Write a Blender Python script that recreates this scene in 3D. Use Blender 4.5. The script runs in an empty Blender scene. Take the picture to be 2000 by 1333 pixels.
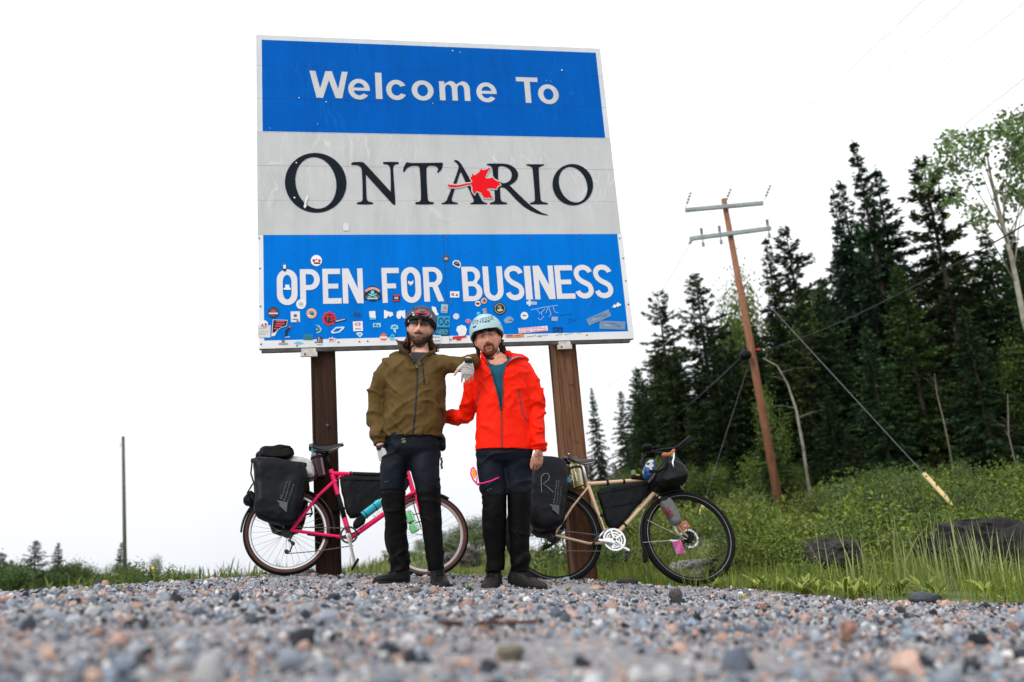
import bpy, math, random
import numpy as np
from mathutils import Vector, Matrix

# ------------------------------------------------------------------ camera, world, sun, exposure
scene = bpy.context.scene
COL = scene.collection
rng = np.random.default_rng(7)
random.seed(7)

W, H, F = 2000.0, 1333.0, 1764.0        # survey picture frame and focal length in its pixels
EYE = np.array([0.0, 0.0, 0.12])        # the camera lies almost on the gravel
_Z = np.array([-552.0, 6985.0, -F]); _Z /= np.linalg.norm(_Z)
_f = np.array([0.0, 0.0, -1.0]); _Y = _f - (_f @ _Z) * _Z; _Y /= np.linalg.norm(_Y)
_X = np.cross(_Y, _Z)
ROT = np.stack([_X, _Y, _Z], 1)         # world -> camera

cam_data = bpy.data.cameras.new('camera')
cam = bpy.data.objects.new('camera', cam_data)
COL.objects.link(cam)
M = Matrix(ROT.T.tolist()).to_4x4()
M.translation = Vector(EYE)
cam.matrix_world = M
cam_data.sensor_width = 36.0
cam_data.lens = 36.0 * F / W
cam_data.clip_start = 0.02
cam_data.clip_end = 6000.0
cam_data.dof.use_dof = True
cam_data.dof.focus_distance = 6.25
cam_data.dof.aperture_fstop = 1.85
scene.camera = cam

SUN_EL, SUN_AZ = math.radians(40), math.radians(215)   # soft light from upper left, a little behind the camera
world = bpy.data.worlds.new('World')
scene.world = world
world.use_nodes = True
nt = world.node_tree
nt.nodes.clear()
n_out = nt.nodes.new('ShaderNodeOutputWorld')
n_bg = nt.nodes.new('ShaderNodeBackground')
n_sky = nt.nodes.new('ShaderNodeTexSky')
n_sky.sky_type = 'NISHITA'
n_sky.sun_disc = False
n_sky.sun_elevation = SUN_EL
n_sky.sun_rotation = SUN_AZ
n_sky.dust_density = 4.0
n_co = nt.nodes.new('ShaderNodeTexCoord')
n_sep = nt.nodes.new('ShaderNodeSeparateXYZ')
n_ramp = nt.nodes.new('ShaderNodeValToRGB')             # overcast cloud deck: brighter overhead than at the horizon
n_ramp.color_ramp.elements[0].position = 0.0
n_ramp.color_ramp.elements[0].color = (0.83, 0.865, 0.93, 1)
n_ramp.color_ramp.elements[1].position = 1.0
n_ramp.color_ramp.elements[1].color = (1.50, 1.51, 1.54, 1)
for pos, c in ((0.08, (0.93, 0.955, 0.99, 1)), (0.22, (1.10, 1.12, 1.14, 1))):
    e = n_ramp.color_ramp.elements.new(pos); e.color = c
n_cl = nt.nodes.new('ShaderNodeTexNoise')
n_cl.inputs['Scale'].default_value = 2.2
n_cl.inputs['Detail'].default_value = 4.0
n_map = nt.nodes.new('ShaderNodeMapRange')
n_map.inputs['From Min'].default_value = 0.3
n_map.inputs['From Max'].default_value = 0.7
n_map.inputs['To Min'].default_value = 9.6
n_map.inputs['To Max'].default_value = 11.0
n_mul = nt.nodes.new('ShaderNodeVectorMath'); n_mul.operation = 'SCALE'
n_mix = nt.nodes.new('ShaderNodeMixRGB')
n_mix.inputs['Fac'].default_value = 0.94
L = nt.links.new
L(n_co.outputs['Generated'], n_sep.inputs[0])
L(n_sep.outputs['Z'], n_ramp.inputs[0])
L(n_co.outputs['Generated'], n_cl.inputs['Vector'])
L(n_cl.outputs['Fac'], n_map.inputs['Value'])
L(n_ramp.outputs[0], n_mul.inputs[0])
L(n_map.outputs[0], n_mul.inputs['Scale'])
L(n_sky.outputs[0], n_mix.inputs[1])
L(n_mul.outputs[0], n_mix.inputs[2])
L(n_mix.outputs[0], n_bg.inputs['Color'])
n_bg.inputs['Strength'].default_value = 0.10
L(n_bg.outputs[0], n_out.inputs['Surface'])

sun_data = bpy.data.lights.new('sun', 'SUN')
sun_data.energy = 1.45
sun_data.angle = math.radians(22)
sun_data.color = (1.0, 0.965, 0.92)
sun = bpy.data.objects.new('sun', sun_data)
COL.objects.link(sun)
# Nishita's rotation runs clockwise from +Y; build the same direction by hand
sd = Vector((math.sin(SUN_AZ) * math.cos(SUN_EL), math.cos(SUN_AZ) * math.cos(SUN_EL), math.sin(SUN_EL)))
sun.rotation_euler = (-sd).to_track_quat('-Z', 'Y').to_euler()
sun.location = (0, 0, 30)

scene.view_settings.view_transform = 'Standard'
scene.view_settings.look = 'None'
scene.view_settings.exposure = 0.12
scene.view_settings.gamma = 1.0
scene.view_settings.use_curve_mapping = False
scene.cycles.max_bounces = 8
scene.cycles.transparent_max_bounces = 12
scene.cycles.use_denoising = True

# ------------------------------------------------------------------ survey helpers
def ray(x, y):
    return ROT.T @ np.array([x - W / 2, H / 2 - y, -F])
def at(x, y, Y):
    """point seen at survey pixel (x, y) on the vertical plane Y metres away"""
    d = ray(x, y)
    return EYE + d * (Y / d[1])
class Plane:
    """a real plane in the place (sign face, bicycle's own plane); p(x, y, w) is the surveyed point w metres in front of it"""
    def __init__(s, o, n):
        s.o = np.array(o, float); s.n = np.array(n, float) / np.linalg.norm(n)
    def p(s, x, y, w=0.0):
        d = ray(x, y)
        o = s.o + s.n * w
        return EYE + d * (((o - EYE) @ s.n) / (d @ s.n))
def project(P):
    q = (np.asarray(P, float) - EYE) @ ROT.T
    return np.stack([W / 2 + F * q[..., 0] / -q[..., 2], H / 2 - F * q[..., 1] / -q[..., 2]], -1)

# ------------------------------------------------------------------ mesh helpers
def vnorm(v):
    return v / (np.linalg.norm(v) + 1e-12)
class MB:
    """collects shapes; build() links them as ONE mesh object"""
    def __init__(s):
        s.v = []; s.f = []; s.m = []; s.n = 0
    def add(s, V, Fc, m=0):
        V = np.asarray(V, float)
        s.v.append(V)
        k = s.n
        for fc in Fc:
            s.f.append([i + k for i in fc]); s.m.append(m)
        s.n += len(V)
        return s
    def box(s, c, size, ax=None, m=0, bevel=0.0):
        c = np.asarray(c, float); h = np.asarray(size, float) / 2
        A = np.eye(3) if ax is None else np.asarray(ax, float)
        if bevel <= 0:
            V = [c + A.T @ (h * np.array(q)) for q in ((-1,-1,-1),(1,-1,-1),(1,1,-1),(-1,1,-1),(-1,-1,1),(1,-1,1),(1,1,1),(-1,1,1))]
            return s.add(V, [(0,3,2,1),(4,5,6,7),(0,1,5,4),(1,2,6,5),(2,3,7,6),(3,0,4,7)], m)
        b = min(bevel, h.min() * 0.9)
        V = []; idx = {}
        for sx in (-1, 1):
            for sy in (-1, 1):
                for sz in (-1, 1):
                    q = np.array([sx, sy, sz])
                    for k in range(3):
                        w = h - b; w = w.copy(); w[k] = h[k]
                        idx[(sx, sy, sz, k)] = len(V); V.append(c + A.T @ (q * w))
        Fs = []
        for k in range(3):
            a, bb = (k + 1) % 3, (k + 2) % 3
            for sg in (-1, 1):
                lp = []
                for (p, q) in ((-1,-1),(1,-1),(1,1),(-1,1)):
                    t = [0, 0, 0]; t[k] = sg; t[a] = p; t[bb] = q
                    lp.append(idx[(t[0], t[1], t[2], k)])
                Fs.append(lp if sg > 0 else lp[::-1])
            for p in (-1, 1):
                for q in (-1, 1):
                    t0 = [0]*3; t1 = [0]*3
                    t0[k] = -1; t1[k] = 1
                    for t in (t0, t1): t[a] = p; t[bb] = q
                    lp = [idx[(*t0, a)], idx[(*t1, a)], idx[(*t1, bb)], idx[(*t0, bb)]]
                    Fs.append(lp if p * q < 0 else lp[::-1])
        for sx in (-1, 1):
            for sy in (-1, 1):
                for sz in (-1, 1):
                    lp = [idx[(sx, sy, sz, k)] for k in range(3)]
                    Fs.append(lp if sx * sy * sz > 0 else lp[::-1])
        return s.add(V, Fs, m)
    def tube(s, path, rad, n=10, m=0, caps=True, flat=1.0, up=None, dome=False):
        P = np.asarray(path, float)
        N = len(P)
        R = np.broadcast_to(np.asarray(rad, float), (N,)) if np.ndim(rad) < 2 else None
        if dome:
            r0, r1 = R[0], R[-1]
            t0 = vnorm(P[0] - P[1]); t1 = vnorm(P[-1] - P[-2])
            a = [P[0] + t0 * r0 * math.sin(q) for q in (1.4, 1.05, 0.6)]
            b = [P[-1] + t1 * r1 * math.sin(q) for q in (0.6, 1.05, 1.4)]
            R = np.concatenate([[r0 * math.cos(q) for q in (1.4, 1.05, 0.6)], R, [r1 * math.cos(q) for q in (0.6, 1.05, 1.4)]])
            P = np.concatenate([a, P, b]); N = len(P)
        T = np.gradient(P, axis=0)
        T /= np.linalg.norm(T, axis=1)[:, None] + 1e-12
        u = np.array([0, 0, 1.0]) if up is None else np.asarray(up, float)
        if abs(u @ T[0]) > 0.95: u = np.array([1.0, 0, 0])
        u = vnorm(u - (u @ T[0]) * T[0])
        V = []
        ang = np.linspace(0, 2 * math.pi, n, endpoint=False)
        for i in range(N):
            u = vnorm(u - (u @ T[i]) * T[i])
            w = np.cross(T[i], u)
            V.append(P[i] + R[i] * (np.cos(ang)[:, None] * w * 1.0 + np.sin(ang)[:, None] * u * flat))
        V = np.concatenate(V)
        Fs = []
        for i in range(N - 1):
            for j in range(n):
                a, b = i * n + j, i * n + (j + 1) % n
                Fs.append((a, b, b + n, a + n))
        if caps:
            Fs.append(tuple(range(n))[::-1]); Fs.append(tuple(range((N - 1) * n, N * n)))
        return s.add(V, Fs, m)
    def loft(s, rings, m=0, caps=True, closed=True):
        n = len(rings[0]); V = np.concatenate([np.asarray(r, float) for r in rings]); Fs = []
        for i in range(len(rings) - 1):
            for j in range(n if closed else n - 1):
                a, b = i * n + j, i * n + (j + 1) % n
                Fs.append((a, b, b + n, a + n))
        if caps and closed:
            Fs.append(tuple(range(n))[::-1]); Fs.append(tuple(range((len(rings) - 1) * n, len(rings) * n)))
        return s.add(V, Fs, m)
    def ball(s, c, r, n=12, k=8, ax=None, m=0):
        c = np.asarray(c, float); r = np.broadcast_to(np.asarray(r, float), (3,))
        A = np.eye(3) if ax is None else np.asarray(ax, float)
        V = [c + A.T @ (r * np.array([0, 0, -1.0]))]
        for i in range(1, k):
            t = -math.pi / 2 + math.pi * i / k
            for j in range(n):
                a = 2 * math.pi * j / n
                V.append(c + A.T @ (r * np.array([math.cos(t) * math.cos(a), math.cos(t) * math.sin(a), math.sin(t)])))
        V.append(c + A.T @ (r * np.array([0, 0, 1.0])))
        Fs = [(0, 1 + (j + 1) % n, 1 + j) for j in range(n)]
        for i in range(k - 2):
            for j in range(n):
                a, b = 1 + i * n + j, 1 + i * n + (j + 1) % n
                Fs.append((a, b, b + n, a + n))
        t = len(V) - 1; o = 1 + (k - 2) * n
        Fs += [(o + j, o + (j + 1) % n, t) for j in range(n)]
        return s.add(V, Fs, m)
    def ring(s, c, ax, R, r, n=48, k=10, m=0, rz=None, arc=None):
        """torus about axis ax"""
        c = np.asarray(c, float); ax = vnorm(np.asarray(ax, float))
        u = vnorm(np.cross(ax, [0.3, 0.2, 1.0])); w = np.cross(ax, u)
        rz = r if rz is None else rz
        V = []; 
        for i in range(n):
            a = 2 * math.pi * i / n
            d = math.cos(a) * u + math.sin(a) * w
            for j in range(k):
                b = 2 * math.pi * j / k
                V.append(c + d * (R + r * math.cos(b)) + ax * rz * math.sin(b))
        Fs = [(i * k + j, ((i + 1) % n) * k + j, ((i + 1) % n) * k + (j + 1) % k, i * k + (j + 1) % k) for i in range(n) for j in range(k)]
        return s.add(V, Fs, m)
    def cyl(s, c, ax, R, h, n=24, m=0, R2=None):
        c = np.asarray(c, float); ax = vnorm(np.asarray(ax, float))
        return s.tube([c - ax * h / 2, c + ax * h / 2], [R, R if R2 is None else R2], n, m)
    def slab(s, poly, off, m=0):
        """closed prism: polygon of 3-D points, pushed by vector off (poly may be concave)"""
        P = np.asarray(poly, float); n = len(P); o = np.asarray(off, float)
        V = np.concatenate([P, P + o])
        Fs = [tuple(range(n))[::-1], tuple(range(n, 2 * n))] + [(i, (i + 1) % n, (i + 1) % n + n, i + n) for i in range(n)]
        return s.add(V, Fs, m)
    def arrays(s):
        return np.concatenate(s.v), s.f
    def build(s, name, mats, parent=None, smooth=False, **kw):
        V = np.concatenate(s.v)
        return mesh_obj(name, V, s.f, mats, parent, smooth, s.m, **kw)

ROOT_LOC = {}
def mesh_obj(name, V, Fs, mats, parent=None, smooth=False, midx=None, angle=None, colors=None):
    V = np.asarray(V, float)
    if parent is not None:
        V = V - ROOT_LOC[parent.name]
    me = bpy.data.meshes.new(name)
    me.from_pydata(V.tolist(), [], Fs if isinstance(Fs, list) else Fs.tolist())
    if not isinstance(mats, (list, tuple)): mats = [mats]
    for mt in mats: me.materials.append(mt)
    if midx is not None and len(mats) > 1: me.polygons.foreach_set('material_index', np.asarray(midx, dtype=np.int32))
    if smooth: me.polygons.foreach_set('use_smooth', np.ones(len(me.polygons), dtype=bool))
    if colors is not None:
        ca = me.color_attributes.new('tint', 'FLOAT_COLOR', 'POINT')
        c4 = np.ones((len(V), 4)); c4[:, :3] = colors
        ca.data.foreach_set('color', c4.ravel())
    me.update()
    o = bpy.data.objects.new(name, me)
    COL.objects.link(o)
    if angle is not None:
        me.polygons.foreach_set('use_smooth', np.ones(len(me.polygons), dtype=bool))
        me.set_sharp_from_angle(angle=math.radians(angle))
    if parent is not None:
        o.parent = parent
        ROOT_LOC[o.name] = ROOT_LOC[parent.name]
    else:
        ROOT_LOC[o.name] = np.zeros(3)
    return o
def fast_mesh(name, V, Fq, mats, midx=None, colors=None, smooth=False):
    """big meshes from numpy arrays; Fq is (n, k) with k = 3 or 4"""
    me = bpy.data.meshes.new(name)
    n, k = Fq.shape
    me.vertices.add(len(V)); me.vertices.foreach_set('co', np.ascontiguousarray(V, dtype=np.float32).ravel())
    me.loops.add(n * k); me.loops.foreach_set('vertex_index', np.ascontiguousarray(Fq, dtype=np.int32).ravel())
    me.polygons.add(n)
    me.polygons.foreach_set('loop_start', np.arange(0, n * k, k, dtype=np.int32))
    for mt in (mats if isinstance(mats, (list, tuple)) else [mats]): me.materials.append(mt)
    if midx is not None: me.polygons.foreach_set('material_index', np.asarray(midx, dtype=np.int32))
    me.polygons.foreach_set('use_smooth', np.full(n, smooth, dtype=bool))
    if colors is not None:
        ca = me.color_attributes.new('tint', 'FLOAT_COLOR', 'POINT')
        c4 = np.ones((len(V), 4), dtype=np.float32); c4[:, :3] = colors
        ca.data.foreach_set('color', c4.ravel())
    me.update(calc_edges=True)
    me.validate()
    return me
def link(name, me, parent=None):
    o = bpy.data.objects.new(name, me); COL.objects.link(o)
    if parent is not None: o.parent = parent; ROOT_LOC[o.name] = ROOT_LOC[parent.name]
    return o
def tag(o, label=None, cat=None, group=None, kind=None):
    if label: o['label'] = label
    if cat: o['category'] = cat
    if group: o['group'] = group
    if kind: o['kind'] = kind
    return o
def thing(name, loc, label, cat, group=None):
    o = bpy.data.objects.new(name, None)
    o.empty_display_size = 0.1
    o.location = Vector(loc)
    COL.objects.link(o)
    ROOT_LOC[o.name] = np.array(loc, float)
    return tag(o, label, cat, group)
def place(o, loc):
    """give a single-mesh thing its own origin at loc"""
    loc = np.array(loc, float)
    o.data.transform(Matrix.Translation(Vector(-loc))); o.location = Vector(loc)
    ROOT_LOC[o.name] = loc
    return o
def copy_tree(root, loc, rotz=0.0, scale=1.0, label=None):
    r = root.copy(); COL.objects.link(r)
    r.location = Vector(loc); r.rotation_euler = (0, 0, rotz); r.scale = (scale, scale, scale) if np.isscalar(scale) else scale
    if label: r['label'] = label
    for ch in root.children:
        c = ch.copy(); COL.objects.link(c); c.parent = r
        for g in ch.children:
            d = g.copy(); COL.objects.link(d); d.parent = c
    return r

def _hash(i, j, k, seed):
    h = (i.astype(np.int64) * 374761393 + j.astype(np.int64) * 668265263 + k.astype(np.int64) * 2147483647 + seed * 974711) & 0xFFFFFFFF
    h = ((h ^ (h >> 13)) * 1274126177) & 0xFFFFFFFF
    h = h ^ (h >> 16)
    return (h & 0xFFFF) / 32767.5 - 1.0
def noise3(P, seed=0):
    P = np.asarray(P, float)
    I = np.floor(P).astype(np.int64); f = P - I
    u = f * f * f * (f * (f * 6 - 15) + 10)
    r = 0
    for a in (0, 1):
        for b in (0, 1):
            for c in (0, 1):
                w = (u[:, 0] if a else 1 - u[:, 0]) * (u[:, 1] if b else 1 - u[:, 1]) * (u[:, 2] if c else 1 - u[:, 2])
                r = r + w * _hash(I[:, 0] + a, I[:, 1] + b, I[:, 2] + c, seed)
    return r
def fbm(P, seed=0, oct=4):
    r = 0; a = 1.0; t = 0
    for o in range(oct):
        r = r + a * noise3(np.asarray(P) * (2.03 ** o) + 17.3 * o, seed + o); t += a; a *= 0.5
    return r / t

def remesh(mb, voxel, smooth=4):
    """union of overlapping closed shapes as one continuous skin"""
    V, Fs = mb.arrays()
    me = bpy.data.meshes.new('tmp'); me.from_pydata(V.tolist(), [], Fs)
    o = bpy.data.objects.new('tmp', me); COL.objects.link(o)
    md = o.modifiers.new('r', 'REMESH'); md.mode = 'VOXEL'; md.voxel_size = voxel; md.adaptivity = 0.0
    if smooth:
        sm = o.modifiers.new('s', 'SMOOTH'); sm.factor = 0.5; sm.iterations = smooth
    dg = bpy.context.evaluated_depsgraph_get()
    ev = o.evaluated_get(dg); m2 = ev.to_mesh()
    n = len(m2.vertices); V2 = np.empty(n * 3, dtype=np.float32); m2.vertices.foreach_get('co', V2); V2 = V2.reshape(-1, 3).astype(float)
    N2 = np.empty(n * 3, dtype=np.float32); m2.vertices.foreach_get('normal', N2); N2 = N2.reshape(-1, 3).astype(float)
    q = np.empty(len(m2.loops), dtype=np.int32); m2.loops.foreach_get('vertex_index', q)
    ev.to_mesh_clear()
    bpy.data.objects.remove(o); bpy.data.meshes.remove(me)
    return V2, N2, q.reshape(-1, 4)
def np_obj(name, V, Fq, mats, parent, colors=None, midx=None, smooth=True):
    base = ROOT_LOC[parent.name] if parent is not None else np.zeros(3)
    me = fast_mesh(name, V - base, Fq, mats, midx, colors, smooth)
    return link(name, me, parent)

# ------------------------------------------------------------------ materials
def srgb(r, g, b):
    f = lambda c: (c / 255 / 12.92) if c <= 10 else ((c / 255 + 0.055) / 1.055) ** 2.4
    return (f(r), f(g), f(b))
def mat(name, col, rough=0.6, metal=0.0, var=0.0, vscale=20.0, bump=0.0, bscale=60.0, spec=0.22, tint=False, trans=0.0, alpha=1.0, stretch=None, dark=None, coat=0.0, sheen=0.0):
    m = bpy.data.materials.new(name); m.use_nodes = True
    t = m.node_tree; b = t.nodes['Principled BSDF']
    b.inputs['Roughness'].default_value = rough
    b.inputs['Metallic'].default_value = metal
    b.inputs['Specular IOR Level'].default_value = spec
    b.inputs['Transmission Weight'].default_value = trans
    b.inputs['Alpha'].default_value = alpha
    b.inputs['Coat Weight'].default_value = coat
    b.inputs['Sheen Weight'].default_value = sheen
    c = (*col, 1)
    b.inputs['Base Color'].default_value = c
    src = None
    if tint:
        a = t.nodes.new('ShaderNodeVertexColor'); a.layer_name = 'tint'; src = a.outputs['Color']
    tc = t.nodes.new('ShaderNodeTexCoord')
    vec = tc.outputs['Object']
    if stretch:
        mp = t.nodes.new('ShaderNodeMapping'); mp.inputs['Scale'].default_value = stretch
        t.links.new(vec, mp.inputs['Vector']); vec = mp.outputs[0]
    if var > 0:
        nz = t.nodes.new('ShaderNodeTexNoise'); nz.inputs['Scale'].default_value = vscale; nz.inputs['Detail'].default_value = 5
        nz.inputs['Roughness'].default_value = 0.65
        t.links.new(vec, nz.inputs['Vector'])
        mr = t.nodes.new('ShaderNodeMapRange')
        mr.inputs['From Min'].default_value = 0.3; mr.inputs['From Max'].default_value = 0.7
        mr.inputs['To Min'].default_value = 1 - var; mr.inputs['To Max'].default_value = 1 + var
        t.links.new(nz.outputs['Fac'], mr.inputs['Value'])
        vm = t.nodes.new('ShaderNodeVectorMath'); vm.operation = 'SCALE'
        if src is not None: t.links.new(src, vm.inputs[0])
        else: vm.inputs[0].default_value = col
        t.links.new(mr.outputs[0], vm.inputs['Scale'])
        src = vm.outputs[0]
        if dark is not None:
            mx = t.nodes.new('ShaderNodeMixRGB'); mx.inputs[2].default_value = (*dark, 1)
            n2 = t.nodes.new('ShaderNodeTexNoise'); n2.inputs['Scale'].default_value = vscale * 0.37; n2.inputs['Detail'].default_value = 6
            r2 = t.nodes.new('ShaderNodeValToRGB'); r2.color_ramp.elements[0].position = 0.5; r2.color_ramp.elements[1].position = 0.68
            t.links.new(vec, n2.inputs['Vector']); t.links.new(n2.outputs['Fac'], r2.inputs[0]); t.links.new(r2.outputs[0], mx.inputs[0])
            t.links.new(src, mx.inputs[1]); src = mx.outputs[0]
    if src is not None: t.links.new(src, b.inputs['Base Color'])
    if bump > 0:
        nb = t.nodes.new('ShaderNodeTexNoise'); nb.inputs['Scale'].default_value = bscale; nb.inputs['Detail'].default_value = 4
        t.links.new(vec, nb.inputs['Vector'])
        bp = t.nodes.new('ShaderNodeBump'); bp.inputs['Strength'].default_value = bump; bp.inputs['Distance'].default_value = 0.01
        t.links.new(nb.outputs['Fac'], bp.inputs['Height']); t.links.new(bp.outputs[0], b.inputs['Normal'])
    return m
def flat(name, r, g, b, rough=0.55, **k):
    return mat(name, srgb(r, g, b), rough, **k)
def leaf_mat(name, trans=0.3, rough=0.55):
    """leaf tissue: own vertex tint, some light passing through"""
    m = bpy.data.materials.new(name); m.use_nodes = True
    t = m.node_tree; b = t.nodes['Principled BSDF']; o = t.nodes['Material Output']
    a = t.nodes.new('ShaderNodeVertexColor'); a.layer_name = 'tint'
    oi = t.nodes.new('ShaderNodeObjectInfo')
    mr = t.nodes.new('ShaderNodeMapRange'); mr.inputs['To Min'].default_value = 0.72; mr.inputs['To Max'].default_value = 1.22
    t.links.new(oi.outputs['Random'], mr.inputs['Value'])
    vm = t.nodes.new('ShaderNodeVectorMath'); vm.operation = 'SCALE'
    t.links.new(a.outputs['Color'], vm.inputs[0]); t.links.new(mr.outputs[0], vm.inputs['Scale'])
    t.links.new(vm.outputs[0], b.inputs['Base Color'])
    b.inputs['Roughness'].default_value = rough
    b.inputs['Specular IOR Level'].default_value = 0.25
    if trans > 0:
        tr = t.nodes.new('ShaderNodeBsdfTranslucent'); t.links.new(vm.outputs[0], tr.inputs['Color'])
        mx = t.nodes.new('ShaderNodeMixShader'); mx.inputs[0].default_value = trans
        t.links.new(b.outputs[0], mx.inputs[1]); t.links.new(tr.outputs[0], mx.inputs[2]); t.links.new(mx.outputs[0], o.inputs[0])
    return m

M_BLACK = mat('black_plastic', (0.003, 0.003, 0.0034), 0.5, spec=.15)
M_RUBBER = mat('rubber', (0.0038, 0.004, 0.0048), 0.7, spec=.15, bump=0.1, bscale=200)
M_STEEL = mat('steel', (0.55, 0.56, 0.57), 0.32, 1.0, var=0.15, vscale=60)
M_DARKSTEEL = mat('dark_steel', (0.05, 0.05, 0.053), 0.42, 0.8)
M_WHITE = mat('white_vinyl', (0.72, 0.73, 0.74), 0.5)

# ------------------------------------------------------------------ the ground
def sstep(a, b, x):
    t = np.clip((x - a) / (b - a), 0, 1); return t * t * (3 - 2 * t)
_cx = np.array([-60, -20, -9, -5.6, -4.1, -2.7, -1.9, -0.67, 0.24, 1.2, 2.2, 3.2, 5.0, 9.0, 60])
_cz = np.array([.05, .22, .26, .27, .24, .215, .205, .102, .005, -.09, -.19, -.27, -.34, -.38, -.3])
def pad(x, y):
    """the gravel pad: falls to the right, with a low mound under the sign"""
    z = np.interp(x, _cx, _cz)
    return z - 0.055 * (1 - sstep(5.5, 6.9, y)) * (1 - sstep(-1.2, -3.0, x) * 0.3) - 0.02 * (1 - sstep(0.5, 3, y))
def height(x, y):
    x = np.asarray(x, float); y = np.asarray(y, float)
    g = pad(x, np.minimum(y, 9.0))
    # left and centre: behind the crest the land drops to the road and runs out flat
    left = g - 0.5 * sstep(8.5, 13.5, y) * (1 - sstep(-2.4, -5.0, x) * 0.72) * (1 - sstep(-20, -45, x))
    left = left + 0.16 * np.exp(-((x + 7.5) / 4.5) ** 2 - ((y - 19) / 4.0) ** 2) - 1.2 * sstep(45, 160, y)
    # right: grassy bank climbing to the forest, with the road cutting beside it
    bank = -0.30 + 0.060 * (y - 6.0) * sstep(5.0, 9.5, y) + 0.02 * np.clip(x - 3, 0, 40) + 0.05 * np.clip(y - 30, 0, 60)
    bank = np.minimum(bank, 7.0 + 0.0 * bank)
    w = sstep(0.35, 1.5, x - 0.045 * (y - 7.5)) * sstep(6.0, 9.0, y + 0.28 * np.clip(x - 1.2, 0, 3))
    h = left * (1 - w) + bank * w
    # far hill with rocks behind the men
    h = h + 1.5 * np.exp(-((x + 1.2) / 6.5) ** 2 - ((y - 46) / 12) ** 2) * sstep(25, 40, y)
    return h
def height1(x, y):
    return float(height(np.array([x]), np.array([y]))[0])
def gravelness(x, y):
    n = fbm(np.stack([x * 0.9, y * 0.9, 0 * x], -1), 5, 4)
    n2 = fbm(np.stack([x * 4, y * 4, 0 * x + 3], -1), 9, 3)
    edge_r = np.interp(y, [0, 4.6, 5.2, 5.7, 6.6, 7.3, 8.2, 30], [6.0, 6.0, 2.6, 1.75, 1.5, 1.15, .3, -0.6]) + 0.30 * n + 0.12 * n2
    edge_b = 8.6 + 0.5 * n + np.clip(-x - 3, 0, 30) * 0.55
    a = 1 - sstep(-0.06, 0.10, x - edge_r)
    b = 1 - sstep(-0.2, 0.2, y - edge_b)
    return a * b
def warp(n, lo, hi, c, p):
    t = np.linspace(-1, 1, n); s = np.sign(t) * np.abs(t) ** p
    return np.where(s < 0, c + (c - lo) * s, c + (hi - c) * s)
gx = warp(300, -900, 900, 0.0, 3.4); gy = warp(340, -60, 1500, 6.0, 3.0)
GX, GY = np.meshgrid(gx, gy)
X, Y = GX.ravel(), GY.ravel()
Z = height(X, Y)
Z = Z + 0.012 * fbm(np.stack([X * 3, Y * 3, 0 * X], -1), 3, 3) * (np.abs(Y - 5) < 9)
gv = gravelness(X, Y)
nx, ny = len(gx), len(gy)
ii = (np.arange(ny - 1)[:, None] * nx + np.arange(nx - 1)[None]).ravel()
Fq = np.stack([ii, ii + 1, ii + nx + 1, ii + nx], 1)
gm = bpy.data.materials.new('ground'); gm.use_nodes = True
t = gm.node_tree; b = t.nodes['Principled BSDF']; b.inputs['Roughness'].default_value = 0.9
a = t.nodes.new('ShaderNodeVertexColor'); a.layer_name = 'tint'
sp = t.nodes.new('ShaderNodeSeparateColor'); t.links.new(a.outputs['Color'], sp.inputs[0])
tc = t.nodes.new('ShaderNodeTexCoord')
vo = t.nodes.new('ShaderNodeTexVoronoi'); vo.inputs['Scale'].default_value = 75
t.links.new(tc.outputs['Object'], vo.inputs['Vector'])
cr = t.nodes.new('ShaderNodeValToRGB'); cr.color_ramp.interpolation = 'CONSTANT'
for k, (p_, c_) in enumerate(((0, (.13, .14, .165)), (.3, (.21, .22, .24)), (.5, (.30, .22, .18)), (.7, (.17, .19, .22)), (.85, (.36, .35, .34)))):
    e = cr.color_ramp.elements[k] if k < 2 else cr.color_ramp.elements.new(p_)
    e.position = p_; e.color = (*c_, 1)
sc_ = t.nodes.new('ShaderNodeSeparateColor'); t.links.new(vo.outputs['Color'], sc_.inputs[0]); t.links.new(sc_.outputs[0], cr.inputs[0])
nz = t.nodes.new('ShaderNodeTexNoise'); nz.inputs['Scale'].default_value = 1.7; nz.inputs['Detail'].default_value = 8
t.links.new(tc.outputs['Object'], nz.inputs['Vector'])
gr = t.nodes.new('ShaderNodeValToRGB')
gr.color_ramp.elements[0].position = 0.35; gr.color_ramp.elements[0].color = (.045, .065, .014, 1)
gr.color_ramp.elements[1].position = 0.62; gr.color_ramp.elements[1].color = (.12, .14, .032, 1)
t.links.new(nz.outputs['Fac'], gr.inputs[0])
mx = t.nodes.new('ShaderNodeMixRGB'); t.links.new(sp.outputs[0], mx.inputs[0]); t.links.new(gr.outputs[0], mx.inputs[1]); t.links.new(cr.outputs[0], mx.inputs[2])
t.links.new(mx.outputs[0], b.inputs['Base Color'])
bp = t.nodes.new('ShaderNodeBump'); bp.inputs['Strength'].default_value = 0.6; bp.inputs['Distance'].default_value = 0.008
t.links.new(vo.outputs['Distance'], bp.inputs['Height']); t.links.new(bp.outputs[0], b.inputs['Normal'])
ground = link('ground', fast_mesh('ground', np.stack([X, Y, Z], 1), Fq, gm, colors=np.stack([gv, gv, gv], 1), smooth=True))
tag(ground, 'gravel pad falling to the right, grass bank and land beyond', kind='structure')

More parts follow.
